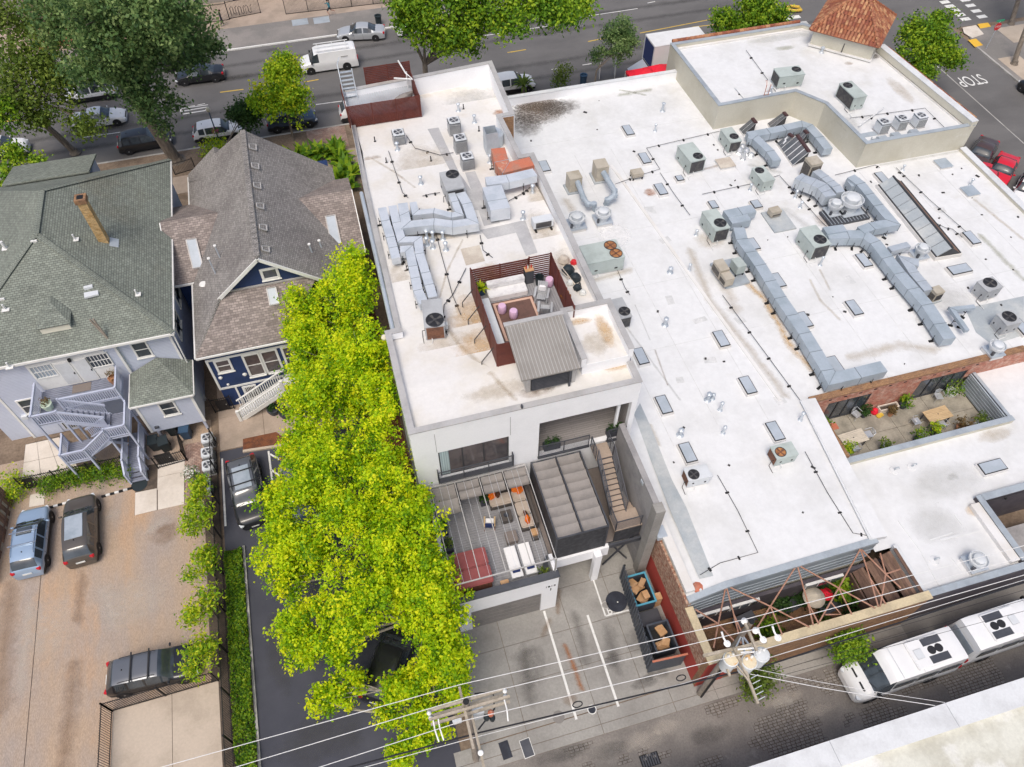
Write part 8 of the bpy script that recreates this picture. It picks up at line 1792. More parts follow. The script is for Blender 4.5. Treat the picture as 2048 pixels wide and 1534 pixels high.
# sunken patio plants
for x,y,r,m,pm,lb in ((1906,780,.55,'leaf_hedge','pot_white','large pot plant by the slatted patio wall'),(1810,805,.4,'leaf_hedge','pot_dark','bushy pot plant under the patio brick wall'),(1730,822,.3,'leaf_dark','pot_dark','pot plant beside the left patio chair'),(1838,875,.4,'leaf_hedge','pot_dark','pot plant at the patio front, right of centre'),(1770,892,.35,'leaf_olive','pot_dark','pot plant at the patio front, left of centre'),(1925,852,.45,'leaf_dry','terracotta_pot','dry brown pot plant in the patio right corner'),(1960,843,.4,'leaf_olive','pot_white','pale pot plant against the slatted wall front'),(1648,850,.35,'leaf_hedge','pot_dark','pot plant by the left patio wall'),(1695,900,.4,'leaf_yellow','pot_dark','yellow flowering plant at the patio left front'),(1870,858,.35,'leaf_yellow','pot_dark','yellow flowering plant under the teak table'),(1785,822,.25,'leaf_dry','terracotta_pot','small dry pot beside the bushy one')):
 q=P(x,y,PZ+.5);q.x=min(max(q.x,px0+.4),px1-.4);q.y=min(max(q.y,py0+.35),ry-.6);t=thing('patio_plant',lb,'plant pot',(q.x,q.y,PZ));M().lathe(q.x,q.y,PZ,[(r*.5,0),(r*.7,.32),(r*.7,.4),(r*.58,.4),(r*.55,.34)],12).build('pot',pm,t,smooth=True);ball_leaves((q.x,q.y,PZ+.42+r*.7),r*1.15,330,.13,m,t)
topiary(8.3,FY+.35,6.3,'dark planter box with two round shrubs behind the long loggia rail');topiary(12.0,FY+.28,6.3,'dark planter box with two round shrubs at the loggia right end')
# ------------------------------------------------------------------ deck furniture
def cushion(par,x,y,z,sx,sy,sz,m,rz=0.,nm='cushion',tilt=0.):
 me=M().obox(0,0,0,sx,sy,sz).mesh(nm,bevel=min(sz,sx,sy)*.35);me.materials.append(MT[m]);o=piece(nm,me,(x,y,z),par,(tilt,0,rz));return o
so_=thing('corner_sofa','brown wicker corner sofa with tan seats and orange cushions on the deck','sofa',(5.6,19.6,DZ))
M().box(4.35,6.5,19.75,20.55,DZ,DZ+.3).box(5.7,6.5,18.0,19.745,DZ,DZ+.3).build('base','wicker',so_);M().box(4.35,6.5,20.551,20.7,DZ,DZ+.75).box(6.501,6.65,18.0,20.7,DZ,DZ+.75).build('back','wicker',so_)
for x,y,sx,sy in ((5.0,20.12,1.25,.72),(6.08,20.1,.75,.75),(6.08,19.25,.75,.85),(6.08,18.42,.75,.75)):cushion(so_,x,y,DZ+.3,sx,sy,.18,'cushion_tan',nm='seat_cushion')
for x,y,rz in ((4.62,20.25,.4),(5.95,20.3,-.3),(6.25,20.2,.5),(6.2,18.35,1.2)):cushion(so_,x,y,DZ+.46,.46,.18,.42,'cushion_orange',rz,'orange_cushion',-.45)
for x,y,rz in ((5.0,20.32,.9),(6.2,18.75,1.7)):cushion(so_,x,y,DZ+.46,.4,.16,.38,'cushion_brown',rz,'brown_cushion',-.45)
for x,y,s_,lb,m in ((5.05,19.05,.62,'square brown wicker table with a bowl on the deck','wicker'),(5.0,17.75,.62,'square brown wicker ottoman near the sun loungers','deck_brown')):
 t=thing('ottoman',lb,'table',(x,y,DZ));M().obox(x,y,DZ,s_,s_,.38).build('body',m,t,bevel=.02);M().obox(x,y,DZ+.38,s_+.04,s_+.04,.04).build('top',m,t,bevel=.01)
 if m == 'wicker':M().lathe(x,y,DZ+.42,[(.08,0),(.14,.08),(.12,.08),(.06,.03)],12).build('bowl','leaf_dark' if 0 else 'pot_dark',t)
dc=thing('director_chair','wooden armchair with white and navy cushion on the deck','chair',(4.05,18.85,DZ),None,rad(75),local=True)
for s in (-1,1):
 M().bar((-.3,s*.28,0),(.3,s*.28,.58),.04,.05).build('leg','spa_wood',dc);M().bar((.3,s*.28,0),(-.3,s*.28,.58),.04,.05).build('leg','spa_wood',dc);M().box(-.32,.3,s*.28-.04,s*.28+.04,.6,.63).build('arm','teak',dc)
M().obox(0,0,.4,.52,.5,.1).build('seat','cushion_white',dc,bevel=.03);M().obox(-.3,0,.5,.1,.5,.42).build('backrest','navy_fabric',dc,bevel=.03);M().obox(.12,0,.5,.2,.4,.05).build('towel','cushion_white',dc,bevel=.02)
tb=thing('hot_tub','hot tub under a folded dark red cover on the deck','hot tub',(2.37,16.3,DZ));M().box(1.45,3.3,15.35,17.25,DZ,DZ+.82).build('cabinet','spa_wood',tb,bevel=.06);M().box(1.36,3.38,16.33,17.34,DZ+.821,DZ+.95).build('cover_half','spa_red',tb,bevel=.05);M().box(1.36,3.38,15.3,16.31,DZ+.821,DZ+.95).build('cover_half','spa_red',tb,bevel=.05)
for i in range(9):M().box(1.5+.2*i,1.66+.2*i,15.32,15.349,DZ+.05,DZ+.78).build('cabinet_slat','spa_wood',tb)
for x0,w_ in ((4.38,'left'),(5.18,'right')):
 t=thing('sun_lounger','white cushioned sun lounger with navy pillow, %s of two' % w_,'sun lounger',(x0+.32,16.3,DZ),'pair of white sun loungers');M().box(x0,x0+.66,15.4,17.25,DZ+.22,DZ+.28).build('frame','alu',t)
 for a in (x0+.03,x0+.63):
  for y in (15.5,17.15):M().box(a-.025,a+.025,y-.025,y+.025,DZ,DZ+.22).build('leg','alu',t)
 M().box(x0+.02,x0+.64,16.0,17.22,DZ+.281,DZ+.38).build('mattress','cushion_white',t,bevel=.03);M().hexa([(x0+.02,15.38,DZ+.4),(x0+.64,15.38,DZ+.4),(x0+.64,15.99,DZ+.281),(x0+.02,15.99,DZ+.281)],[(x0+.02,15.35,DZ+.5),(x0+.64,15.35,DZ+.5),(x0+.64,15.99,DZ+.381),(x0+.02,15.99,DZ+.381)]).build('backrest','cushion_white',t);M().obox(x0+.33,15.72,DZ+.46,.42,.2,.07).build('pillow','navy_fabric',t,bevel=.02)
t=thing('side_table','small square lantern table at the front deck rail','table',(3.95,15.2,DZ));M().obox(3.95,15.25,DZ+.4,.45,.35,.03).build('top','cardboard',t)
for a in (-.2,.2):
 for b in (-.15,.15):M().obox(3.95+a,15.25+b,DZ,.03,.03,.4).build('leg','iron',t)
t=thing('umbrella_folded','folded grey parasol standing at the right deck corner','parasol',(6.25,15.45,DZ));M().lathe(6.25,15.45,DZ,[(.25,0),(.25,.08),(.04,.1),(.04,.5),(.17,.6),(.14,1.3),(.06,1.95),(.01,2.0)],12).build('canopy','steel_dark',t,smooth=True)
for x,y,lb,m in ((1.55,18.2,'dark trough planter at the left deck edge','leaf_olive'),(1.5,19.3,'blue trough planter with flowers at the left deck edge','leaf_hedge'),(4.1,20.35,'bushy pot plant left of the corner sofa','leaf_dark'),(6.05,15.2,'wooden box planter at the front right deck corner','leaf_olive')):
 t=thing('deck_planter',lb,'planter',(x,y,DZ));M().obox(x,y,DZ,.42,.75 if x < 2 else .42,.42).build('box','plastic_blue' if 'blue' in lb else 'pot_dark',t,bevel=.02);ball_leaves((x,y,DZ+.6),.3,200,.11,m,t)
for i,(x,y,lb) in enumerate(((6.3,17.6,'low dark crate stack behind the sofa end'),)):t=thing('crate_stack',lb,'crate',(x,y,DZ));M().obox(x,y,DZ,.4,.6,.3).build('crate','wicker',t,bevel=.02);M().obox(x,y+.05,DZ+.3,.36,.4,.2).build('crate','cardboard',t,bevel=.02)
# ------------------------------------------------------------------ sunken patio furniture
def pframe(x,y,z):q=P(x,y,z);q.x=min(max(q.x,px0+.5),px1-.5);q.y=min(max(q.y,py0+.4),ry-.55);return q
def ptable(x,y,lb,m,rz=0.):
 q=pframe(x,y,PZ+.74);t=thing('patio_table',lb,'table',(q.x,q.y,PZ),None,rz,local=True)
 for i in range(8):M().box(-.85,.85,-.45+i*.1135,-.345+i*.1135,.71,.75).build('table_slat',m,t)
 for a in (-.7,.7):
  for b in (-.36,.36):M().box(a-.035,a+.035,b-.035,b+.035,0,.71).build('leg','steel_dark',t)
 M().lathe(0,0,.752,[(.04,0),(.04,.006)],10).build('umbrella_hole','iron',t)
ptable(1707,875,'weathered pale wooden table on the left of the patio','teak_pale',rad(3));ptable(1876,828,'golden teak table on the right of the patio','teak',rad(3))
def pchair(x,y,lb,rz,seat='alu'):
 q=pframe(x,y,PZ+.45);t=thing('metal_chair',lb,'chair',(q.x,q.y,PZ),'aluminium patio armchairs',rz,local=True)
 for a in (-.22,.22):
  for b in (-.2,.22):M().cyl((a,b,0),(a*.95,b*.95,.44),.015,n=6).build('leg','alu',t)
 M().box(-.24,.24,-.24,.24,.43,.455).build('seat',seat,t,bevel=.01);M().tube([(-.27,-.2,.66),(-.28,.1,.68),(-.22,.27,.76),(0,.31,.8),(.22,.27,.76),(.28,.1,.68),(.27,-.2,.66)],.018).build('arm_hoop','alu',t)
 for i in range(5):M().box(-.18+.08*i,-.14+.08*i,.26,.275,.46,.78).build('back_slat',seat,t)
for a in ((1712,826,'metal chair by the left glazed front',rad(20)),(1878,792,'metal chair by the right glazed front',rad(-10)),(1668,882,'green backed metal chair left of the pale table',rad(90),'sign_green'),(1737,868,'metal chair right of the pale table',rad(-90)),(1711,895,'metal chair in front of the pale table',rad(180)),(1833,842,'metal chair left of the teak table',rad(90)),(1885,848,'metal chair in front of the teak table',rad(180)),(1690,917,'metal chair at the patio front left wall',rad(0)),(1775,897,'metal chair at the patio front wall, second from left',rad(0)),(1846,880,'metal chair at the patio front wall, third from left',rad(0))):pchair(*a)
for x,y,lb,m in ((1655,838,'orange brown door mat on the patio','cushion_orange'),):q=pframe(x,y,PZ);o=M().obox(q.x,q.y-.25,PZ+.001,.7,.5,.02).build('patio_mat','rust_duct');tag(o,lb,'mat')
q=pframe(1772,808,PZ+.3);t=thing('stone_trough','long pale trough planter under the patio brick wall','planter',(q.x,q.y,PZ));ring(M(),[(q.x-.7,q.y-.2,PZ+.4),(q.x+.7,q.y-.2,PZ+.4),(q.x+.7,q.y+.2,PZ+.4),(q.x-.7,q.y+.2,PZ+.4)],.06,.4).build('trough','concrete_pale',t);M().obox(q.x,q.y,PZ+.02,1.26,.26,.28).build('soil','mulch_dark',t)
q=pframe(1748,820,PZ+.2);t=thing('pink_bag','pink and grey bag lying by the patio wall','bag',(q.x,q.y,PZ));M().lathe(q.x,q.y,PZ,[(.2,0),(.24,.15),(.15,.38),(.05,.42)],8).build('bag','tent_red',t);q=pframe(1760,830,PZ+.1);t=thing('yellow_sack','yellow sack on the patio floor','bag',(q.x,q.y,PZ));M().obox(q.x,q.y,PZ,.5,.3,.14,.3).build('sack','paint_yellow',t,bevel=.05)
# ------------------------------------------------------------------ courtyard furniture
q=P(1632,1190,2.1);t=thing('straw_parasol','round straw parasol in the truss courtyard','parasol',(q.x,q.y,.03));M().lathe(q.x,q.y,1.75,[(.62,0),(.6,.05),(.25,.3),(.04,.45)],20).build('canopy','teak_pale',t,smooth=True);M().cyl((q.x,q.y,0),(q.x,q.y,1.95),.03,n=8).build('pole','spa_wood',t)
q=P(1654,1185,1.4);t=thing('red_parasol','small red and white parasol beside the straw one','parasol',(q.x,q.y,.03));M().lathe(q.x,q.y,1.2,[(.4,0),(.38,.04),(.15,.2),(.03,.3)],14).build('canopy','tent_red',t,smooth=True);M().cyl((q.x,q.y,0),(q.x,q.y,1.3),.025,n=8).build('pole','pipe_white',t)
for x,y,lb in ((1480,1223,'dark low bench box at the courtyard left'),(1570,1195,'dark table in the courtyard middle'),(1660,1215,'dark table in the courtyard right')):q=P(x,y,.5);t=thing('courtyard_table',lb,'table',(q.x,min(max(q.y,9.4),10.9),.03));y_=min(max(q.y,9.4),10.9);M().obox(q.x,y_,.62,1.3,.6,.06,.15).build('top','steel_dark',t,bevel=.01);M().obox(q.x,y_,.03,1.0,.4,.59,.15).build('base','plastic_dark',t)
# ------------------------------------------------------------------ fences
def iron_fence(label,a,b,h=1.6,pitch=.12,m='iron',name='iron_fence',z=.02,group=None):
 a,b=V(a[0],a[1],z),V(b[0],b[1],z);t=thing(name,label,'fence',(a+b)/2,group);u=V(0,0,1);L_=(b-a).length
 for zz in (.15,h-.12):M().bar(a+u*zz,b+u*zz,.035,.045).build('rail',m,t)
 k=max(1,round(L_/2.3))
 for i in range(k+1):q=lerp(a,b,i/k);M().bar(q,q+u*(h+.05),.07,.07).build('post',m,t)
 pk=M();n=int(L_/pitch)
 for i in range(1,n):q=lerp(a,b,i/n);pk.bar(q+u*.06,q+u*h,.02,.02)
 tag(pk.build('pickets',m,t),kind='stuff');return t
GI='black iron picket fences'
f0,f1=P(226,1423),P(437,1362);iron_fence('black iron fence across the top of the beige pad',f0,f1,1.55,group=GI);iron_fence('black iron fence down the left of the beige pad',f0,P(220,1560),1.55,group=GI);iron_fence('long black iron fence between gravel lot and hedge',(-11.42,7.5),(-11.42,31.2),1.7,group=GI)
iron_fence('black iron fence in front of the outside stair',P(50,978),P(255,934),1.3,group=GI);iron_fence('black iron fence beside the bins by the extension',P(318,938),P(375,922),1.3,group=GI);iron_fence('short black iron fence returning to the extension',P(375,922),P(365,885),1.3,group=GI);iron_fence('black iron fence in the gap between the two houses',P(352,352),P(392,340),1.3,group=GI);iron_fence('black iron gate beside the navy house corner',P(432,826),P(470,818),1.5,group=GI)
iron_fence('black iron fence across the street, left stretch',P(365,55),P(460,42),2.0,.13,group=GI);iron_fence('black iron fence across the street, middle stretch',P(460,40),P(522,28),2.0,.13,group=GI);iron_fence('black iron fence across the street, right stretch',P(573,31),P(790,6),2.0,.13,group=GI)
for (x0,y0,x1,y1),lb in (((57,978,82,972),'solid black gate panel in the stair fence'),((320,930,352,922),'solid black gate panel by the bins'),((440,822,462,818),'black gate panel beside the navy house')):
 a,b=P(x0,y0,.05),P(x1,y1,.05);t=thing('iron_gate',lb,'gate',(a+b)/2);M().bar(a+V(0,-.05,.65),b+V(0,-.05,.65),.03,1.1).build('panel','iron',t);M().bar(lerp(a,b,.8)+V(0,-.09,.7),lerp(a,b,.9)+V(0,-.09,.7),.04,.05).build('handle','chrome',t)
wf_=thing('wooden_fence','brown slatted timber fence at the left frame edge','fence',(-24.6,27,0));a,b=P(26,1000,0),P(-12,1180,0)
for i in range(34):
 q=lerp(a,b,i/33);d=(b-a).normalized();M().obox(q.x,q.y,.02,.03,(b-a).length/34-.02,1.6,math.atan2(d.y,d.x)-1.5708).build('board',random.choice(['wood_old','wood_old_b','bark_pale']),wf_)
for zz in (.4,1.2):M().bar(a+V(.05,0,zz),b+V(.05,0,zz),.05,.09).build('rail','wood_old',wf_)
# far side of the street: frontage behind the fence
ff=thing('far_building','low tan building with dark openings across the street','building',(0,92,0));M().box(-30,24,90.5,96,0,3.4).build('wall','wall_far',ff)
for x in (-7,-1.5,4,10):M().box(x,x+2.2,90.4,90.499,.1,2.4).build('doorway','stucco_dark',ff)
ff2=thing('far_shed','orange brown shed behind the dark tree','building',(-22,86,0));M().box(-27,-18,85.5,89,0,2.6).build('wall','rust_duct',ff2);M().slab([V(-27.4,85,2.6),V(-17.6,85,2.6),V(-17.6,89.4,3.4),V(-27.4,89.4,3.4)],.1).build('roof','wood_old',ff2)
for i,(x,y) in enumerate(((470,30),(486,29),(500,27))):q=P(x,y,.14);t=thing('bike_rack','black wave bike rack by the far fence, %s' % ['left','middle','right'][i],'bike rack',q,'wave bike racks');M().tube([q+V(-.35,0,0),q+V(-.35,0,.8),q+V(-.2,0,.95),q+V(-.05,0,.8),q+V(-.05,0,.2),q+V(.1,0,.1),q+V(.2,0,.2),q+V(.2,0,.8),q+V(.35,0,.95)],.03).build('tube','iron',t)
q=P(758,49,.14);t=thing('street_bin','dark cylindrical litter bin at the far kerb','bin',q);M().lathe(q.x,q.y,.14,[(.3,0),(.34,.9),(.38,.92),(.38,1.0),(.28,1.0),(.25,.85)],16).build('bin','plastic_dark',t,smooth=True)
q=P(1166,168,.14);t=thing('street_bin','dark blue litter bin by the roof edge on the near pavement','bin',q);M().lathe(q.x,q.y,.14,[(.3,0),(.34,.9),(.38,.92),(.38,1.0),(.28,1.0),(.25,.85)],16).build('bin','plastic_blue',t,smooth=True)
# people: one continuous skinned body each
def person(loc,rz,joints,label,shirt,legs,skin_legs=False,sc=1.):
 t=thing('person',label,'person',loc,None,rz,local=True)
 pts,edges,radii=joints;me=bpy.data.meshes.new('body');me.from_pydata([tuple(Vector(p)*sc) for p in pts],edges,[]);o=bpy.data.objects.new('body',me);COL.objects.link(o);o.parent=t
 o.modifiers.new('skin','SKIN');sk=me.skin_vertices[0].data if me.skin_vertices else None
 if sk is None:
  bm=bmesh.new();bm.from_mesh(me);bm.verts.layers.skin.verify();bm.to_mesh(me);bm.free();sk=me.skin_vertices[0].data
 for i,r_ in enumerate(radii):sk[i].radius=(r_*sc,r_*sc)
 sk[0].use_root=True;o.modifiers.new('sub','SUBSURF').levels=1;o.modifiers['sub'].render_levels=1
 m=bpy.data.materials.new('person_'+shirt);m.use_nodes=True;tr_=m.node_tree;b=tr_.nodes['Principled BSDF'];tc=_n(tr_,'ShaderNodeTexCoord');sp_=_n(tr_,'ShaderNodeSeparateXYZ');cr=_n(tr_,'ShaderNodeValToRGB');tr_.links.new(tc.outputs['Object'],sp_.inputs[0]);dv=_n(tr_,'ShaderNodeMath',operation='DIVIDE');dv.inputs[1].default_value=2.;tr_.links.new(sp_.outputs[2],dv.inputs[0]);tr_.links.new(dv.outputs[0],cr.inputs[0]);tr_.links.new(cr.outputs[0],b.inputs['Base Color'])
 col=lambda n:tuple([x for x in MT[n].node_tree.nodes if x.type == 'MIX'][0].inputs[6].default_value) if [x for x in MT[n].node_tree.nodes if x.type == 'MIX'] else tuple([x for x in MT[n].node_tree.nodes if x.type == 'BSDF_PRINCIPLED'][0].inputs[0].default_value)
 e=cr.color_ramp;e.interpolation='CONSTANT';S_,K_,L_=col(shirt),col('skin'),col(legs);stops=[(0,(.6,.6,.6,1)),(.045,K_ if skin_legs else L_),(.3 if skin_legs else .05,L_),(.47,S_),(.74,K_)]
 e.elements[0].position,e.elements[0].color=stops[0];e.elements[1].position,e.elements[1].color=stops[1]
 for ps,c in stops[2:]:q_=e.elements.new(ps);q_.color=c
 me.materials.append(m);h=Vector(pts[4])*sc;M().lathe(h.x-.015,h.y,h.z-.02,[(.105*sc,0),(.112*sc,.07),(.08*sc,.13),(.02,.15)],10).build('hair','hair_brown',t,smooth=True);return t
J=[(0,0,.95),(.02,0,1.2),(.05,0,1.42),(.07,0,1.5),(.1,0,1.64),(.06,.19,1.4),(.06,-.19,1.4),(-.1,.26,1.15),(.14,.2,1.02),(.22,-.24,1.2),(.4,-.14,1.32),(.02,.1,.92),(.02,-.1,.92),(.28,.11,.56),(.1,.11,.16),(.22,.11,.05),(-.2,-.1,.52),(-.52,-.1,.42),(-.55,-.1,.3)]
Ed=[(0,1),(1,2),(2,3),(3,4),(2,5),(2,6),(5,7),(7,8),(6,9),(9,10),(0,11),(0,12),(11,13),(13,14),(14,15),(12,16),(16,17),(17,18)]
Rd=[.14,.14,.15,.06,.1,.07,.07,.05,.035,.05,.035,.1,.1,.075,.045,.04,.075,.05,.04]
q=P(661,31,.14);person((q.x,q.y,.14),rad(185),(J,Ed,Rd),'person running left along the far pavement in teal shirt','cloth_teal','cloth_dark',True)
J2=[tuple(p) for p in J];J2[13] =(.12,.11,.5);J2[14] =(.1,.11,.1);J2[15] =(.22,.11,.04);J2[16] =(-.06,-.1,.5);J2[17] =(-.2,-.1,.12);J2[18] =(-.08,-.1,.04);J2[9] =(.05,-.26,1.12);J2[10] =(.12,-.26,.9)
q=P(446,52,.14);person((q.x,q.y,.14),rad(10),(J2,Ed,Rd),'person in dark clothes walking beside the far fence','cloth_dark','cloth_dark')
# lamp post, stop sign, tents, boards
q=P(442,292,.13);t=thing('street_lamp','dark street lamp with pale globe and hanging flower basket','street lamp',q);M().cyl(q,q+V(0,0,3.5),.07,.045,8).build('post','plastic_blue',t);M().lathe(q.x,q.y,q.z,[(.16,0),(.14,.4),(.08,.5)],10).build('base','plastic_blue',t);M().lathe(q.x,q.y,q.z+3.5,[(.06,0),(.16,.1),(.19,.25),(.12,.42),(.02,.48)],14).build('globe','lamp_globe',t,smooth=True);ball_leaves((q.x,q.y-.25,q.z+1.75),.32,160,.1,'leaf_hedge',t);leaves(np.array([(q.x+random.uniform(-.3,.3),q.y-.3+random.uniform(-.3,.3),q.z+1.75+random.uniform(-.2,.25)) for _ in range(70)]),np.tile([0,0,1.],(70,1)),np.ones(70)*.8,.12,'leaf_petunia' if 'leaf_petunia' in MT else 'leaf_orange','flowers',t).data.materials.__setitem__(0,leafmat('leaf_petunia',[(.5,.04,.12),(.6,.1,.3)]))
q=P(1972,97,.14);t=thing('stop_sign','red octagonal stop sign with green street plate on a leaning post','road sign',q);M().cyl(q,q+V(0,0,2.9),.035,n=8).build('post','galv',t)
sg=M();c8=[V(q.x+.4*math.cos(rad(22.5+45*k)),q.y-.05,q.z+2.35+.4*math.sin(rad(22.5+45*k))) for k in range(8)];sg.add(c8+[p+V(0,.02,0) for p in c8],[tuple(range(8)),tuple(range(15,7,-1))]+[(k,k+8,(k+1) % 8+8,(k+1) % 8) for k in range(8)]);so2=sg.build('sign_plate','sign_red',t);text_mesh('STOP',.27,'lettering','paint_white',so2,(q.x,q.y-.055,q.z+2.35),(rad(90),0,0));M().box(q.x-.45,q.x+.45,q.y-.02,q.y+.01,q.z+2.85,q.z+3.05).build('street_plate','sign_green',t)
for (x,y),r_,lb in (((1290,141),1.5,'red canopy top behind the box truck ramp'),((1318,134),1.3,'second red canopy against the cream wall')):
 q=P(x,y,2.6);t=thing('red_canopy',lb,'canopy',(q.x,q.y,.02),'red pavement canopies');tt=M();cs_=[(q.x-r_,q.y-r_*.7,2.2),(q.x+r_,q.y-r_*.7,2.2),(q.x+r_,q.y+r_*.7,2.2),(q.x-r_,q.y+r_*.7,2.2)];ap=(q.x,q.y,2.9)
 tt.add(cs_+[ap],[(0,1,4),(1,2,4),(2,3,4),(3,0,4)]);tt.add([(a,b,c) for a,b,c in cs_]+[(a,b,c-.25) for a,b,c in cs_],[(0,4,5,1),(1,5,6,2),(2,6,7,3),(3,7,4,0)]);tt.build('cloth','tent_red',t)
 for a,b,c in cs_:M().cyl((a,b,0),(a,b,2.2),.025,n=6).build('pole','pipe_white',t)
for (x,y),lb in (((1203,150),'white folding board, left of two beside the slender tree'),((1234,148),'white folding board, right of two beside the slender tree')):q=P(x,y,.6);t=thing('sandwich_board',lb,'board',(q.x,q.y,.14),'white pavement boards');M().bar((q.x-.2,q.y,.9),(q.x+.1,q.y+.9,.9),.05,1.5).build('panel','trim_white',t)
q=P(1583,18,.3);t=thing('kayak_rack' if 0 else 'yellow_barrier','yellow looped barrier at the crossing','barrier',(q.x,q.y,.02));M().tube([q+V(-.9,.3,0),q+V(.2,.6,0),q+V(1.0,.2,0),q+V(.9,-.5,0),q+V(.1,-.4,0),q+V(-.9,.3,0)],.16,8).build('loop','paint_yellow',t,smooth=True)
# wheel stops, yard condensers, bins
for x,y,lb in ((237,985,'black and white wheel stop near the paving'),(115,1012,'black and white wheel stop between the parked cars')):
 q=P(x,y,.1);t=thing('wheel_stop',lb,'wheel stop',(q.x,q.y,.02));
 for i in range(7):M().obox(q.x-.9+i*.26,q.y+.02*i,.02,.258,.14,.11).build('stripe','paint_white' if i % 2 else 'iron',t,bevel=.01)
for (x,y),lb in (((413,874),'white round fan condenser, rear of three by the fence'),((413,903),'white round fan condenser, middle of three by the fence'),((415,929),'white round fan condenser, front of three by the fence')):q=P(x,y,.85);condenser(lb,(q.x,q.y,.04),.72,.8,'hvac_light','white condensers behind the pale house')
q=P(414,968,.8);t=thing('wall_condenser','slim white upright condenser at the end of the row by the fence','air conditioner',(q.x,q.y,.04));M().obox(q.x,q.y,.04,.35,.85,.75).build('cabinet','hvac_light',t,bevel=.03);M().lathe(q.x,q.y,.8,[(.14,0),(.14,.01)],14).build('fan','fan_dark',t)
def wheelie(x,y,lb,m,rz=0.):
 q=P(x,y,.5);t=thing('wheelie_bin',lb,'bin',(q.x,q.y,.03),'wheelie bins by the extension',rz,local=True);M().hexa([(-.24,-.27,.05),(.24,-.27,.05),(.24,.27,.05),(-.24,.27,.05)],[(-.3,-.35,.95),(.3,-.35,.95),(.3,.35,.95),(-.3,.35,.95)]).build('bin',m,t,bevel=.02);M().obox(0,0,.955,.66,.78,.07).build('lid',m,t,bevel=.02);M().tube([(-.25,.4,.95),(.25,.4,.95)],.025).build('handle',m,t)
 for s in (-.24,.24):M().cyl((s-.03,.28,.1),(s+.03,.28,.1),.1,n=12).build('wheel','rubber',t)
wheelie(310,888,'dark bin left of the gate by the stair','plastic_dark');wheelie(330,890,'dark bin right of its twin by the stair gate','plastic_dark',.2);wheelie(372,865,'blue black bin under the extension','plastic_blue',-.1);wheelie(345,858,'bin in the shade under the extension','plastic_dark')
# dumpster enclosure beside the red wall
en=thing('corrugated_screen','dark corrugated metal screen fencing the dumpsters','screen',(10.4,12,0));a,b=P(1238,1180,.05),P(1302,1338,.05);hE=1.9
a,b=P(1246,1130,1.9),P(1304,1322,1.9);a.z=b.z=.05;n=46
for i in range(n):
 p0,p1=lerp(a,b,i/n),lerp(a,b,(i+1)/n);off=V(.05 if i % 2 else 0,0,0);M().add([p0+off,p1+off,p1+off+V(0,0,hE),p0+off+V(0,0,hE),p0+off+V(.03,0,0),p1+off+V(.03,0,0),p1+off+V(.03,0,hE),p0+off+V(.03,0,hE)],[(0,1,2,3),(7,6,5,4),(3,2,6,7),(0,3,7,4),(1,5,6,2)]).build('corrugation','corrugated_dark',en)
M().bar(b+V(.0,-.05,.95),V(12.35,b.y-.15,1.0),.06,1.8).build('end_panel','corrugated_dark',en);M().bar(V(b.x,b.y-.05,1.93),V(12.4,b.y-.17,1.93),.1,.06).build('cap','rust_duct',en)
for x in (0,.33,.66,1):q=lerp(a,b,x);M().box(q.x+.08,q.x+.16,q.y-.04,q.y+.04,0,1.85).build('post','iron',en)
def dumpster(cx,cy,sx,sy,h,lb,rim,fill):
 t=thing('dumpster',lb,'dumpster',(cx,cy,.05));ring(M(),[(cx-sx/2,cy-sy/2,h),(cx+sx/2,cy-sy/2,h),(cx+sx/2,cy+sy/2,h),(cx-sx/2,cy+sy/2,h)],.05,h-.15).build('tub','dumpster',t);M().obox(cx,cy,.16,sx-.08,sy-.08,.1).build('floor','trim_black',t);ring(M(),[(cx-sx/2-.04,cy-sy/2-.04,h+.06),(cx+sx/2+.04,cy-sy/2-.04,h+.06),(cx+sx/2+.04,cy+sy/2+.04,h+.06),(cx-sx/2-.04,cy+sy/2+.04,h+.06)],.1,.058).build('rim',rim,t)
 for i in range(fill):
  x,y=cx+random.uniform(-sx*.25,sx*.25),cy+random.uniform(-sy*.32,sy*.32);o=M().obox(0,0,0,random.uniform(.35,.75),random.uniform(.3,.6),random.uniform(.05,.3)).mesh('cardboard_box',bevel=.01);o.materials.append(MT['cardboard']);piece('cardboard_box',o,(x,y,h-.75+.1*i),t,(random.uniform(-.4,.4),random.uniform(-.4,.4),random.uniform(0,3)))
 for s in (-1,1):M().obox(cx+s*(sx/2+.05),cy,.5,.06,sy*.5,.12).build('lift_pocket','dumpster',t)
dumpster(11.5,13.9,1.15,1.75,1.25,'blue rimmed dumpster full of cardboard','dumpster_blue',7);dumpster(11.65,11.1,1.2,1.55,1.2,'dark dumpster with a few boxes near the alley','dumpster',4)
t=thing('storage_box','flat grey box between the two dumpsters','box',(11.6,12.45,.05));M().obox(11.6,12.45,.05,1.2,.85,.5).build('lid','steel_dark',t,bevel=.03)
t=thing('loose_boxes','tan boxes behind the blue rimmed dumpster','box',(12.3,13.2,.05));M().obox(12.35,13.3,.05,.35,.4,1.1).build('box','cardboard',t,bevel=.01)
q=P(1395,1175,4.5);t=thing('roof_debris','small heap of rags and a bottle at the roof corner','debris',(q.x,q.y,4.5));M().lathe(q.x,q.y,4.48,[(.35,0),(.28,.12),(.1,.18)],8).build('heap','rust_duct',t);M().lathe(q.x+.05,q.y-.2,4.55,[(.08,0),(.06,.15)],8).build('bottle','pot_white',t)
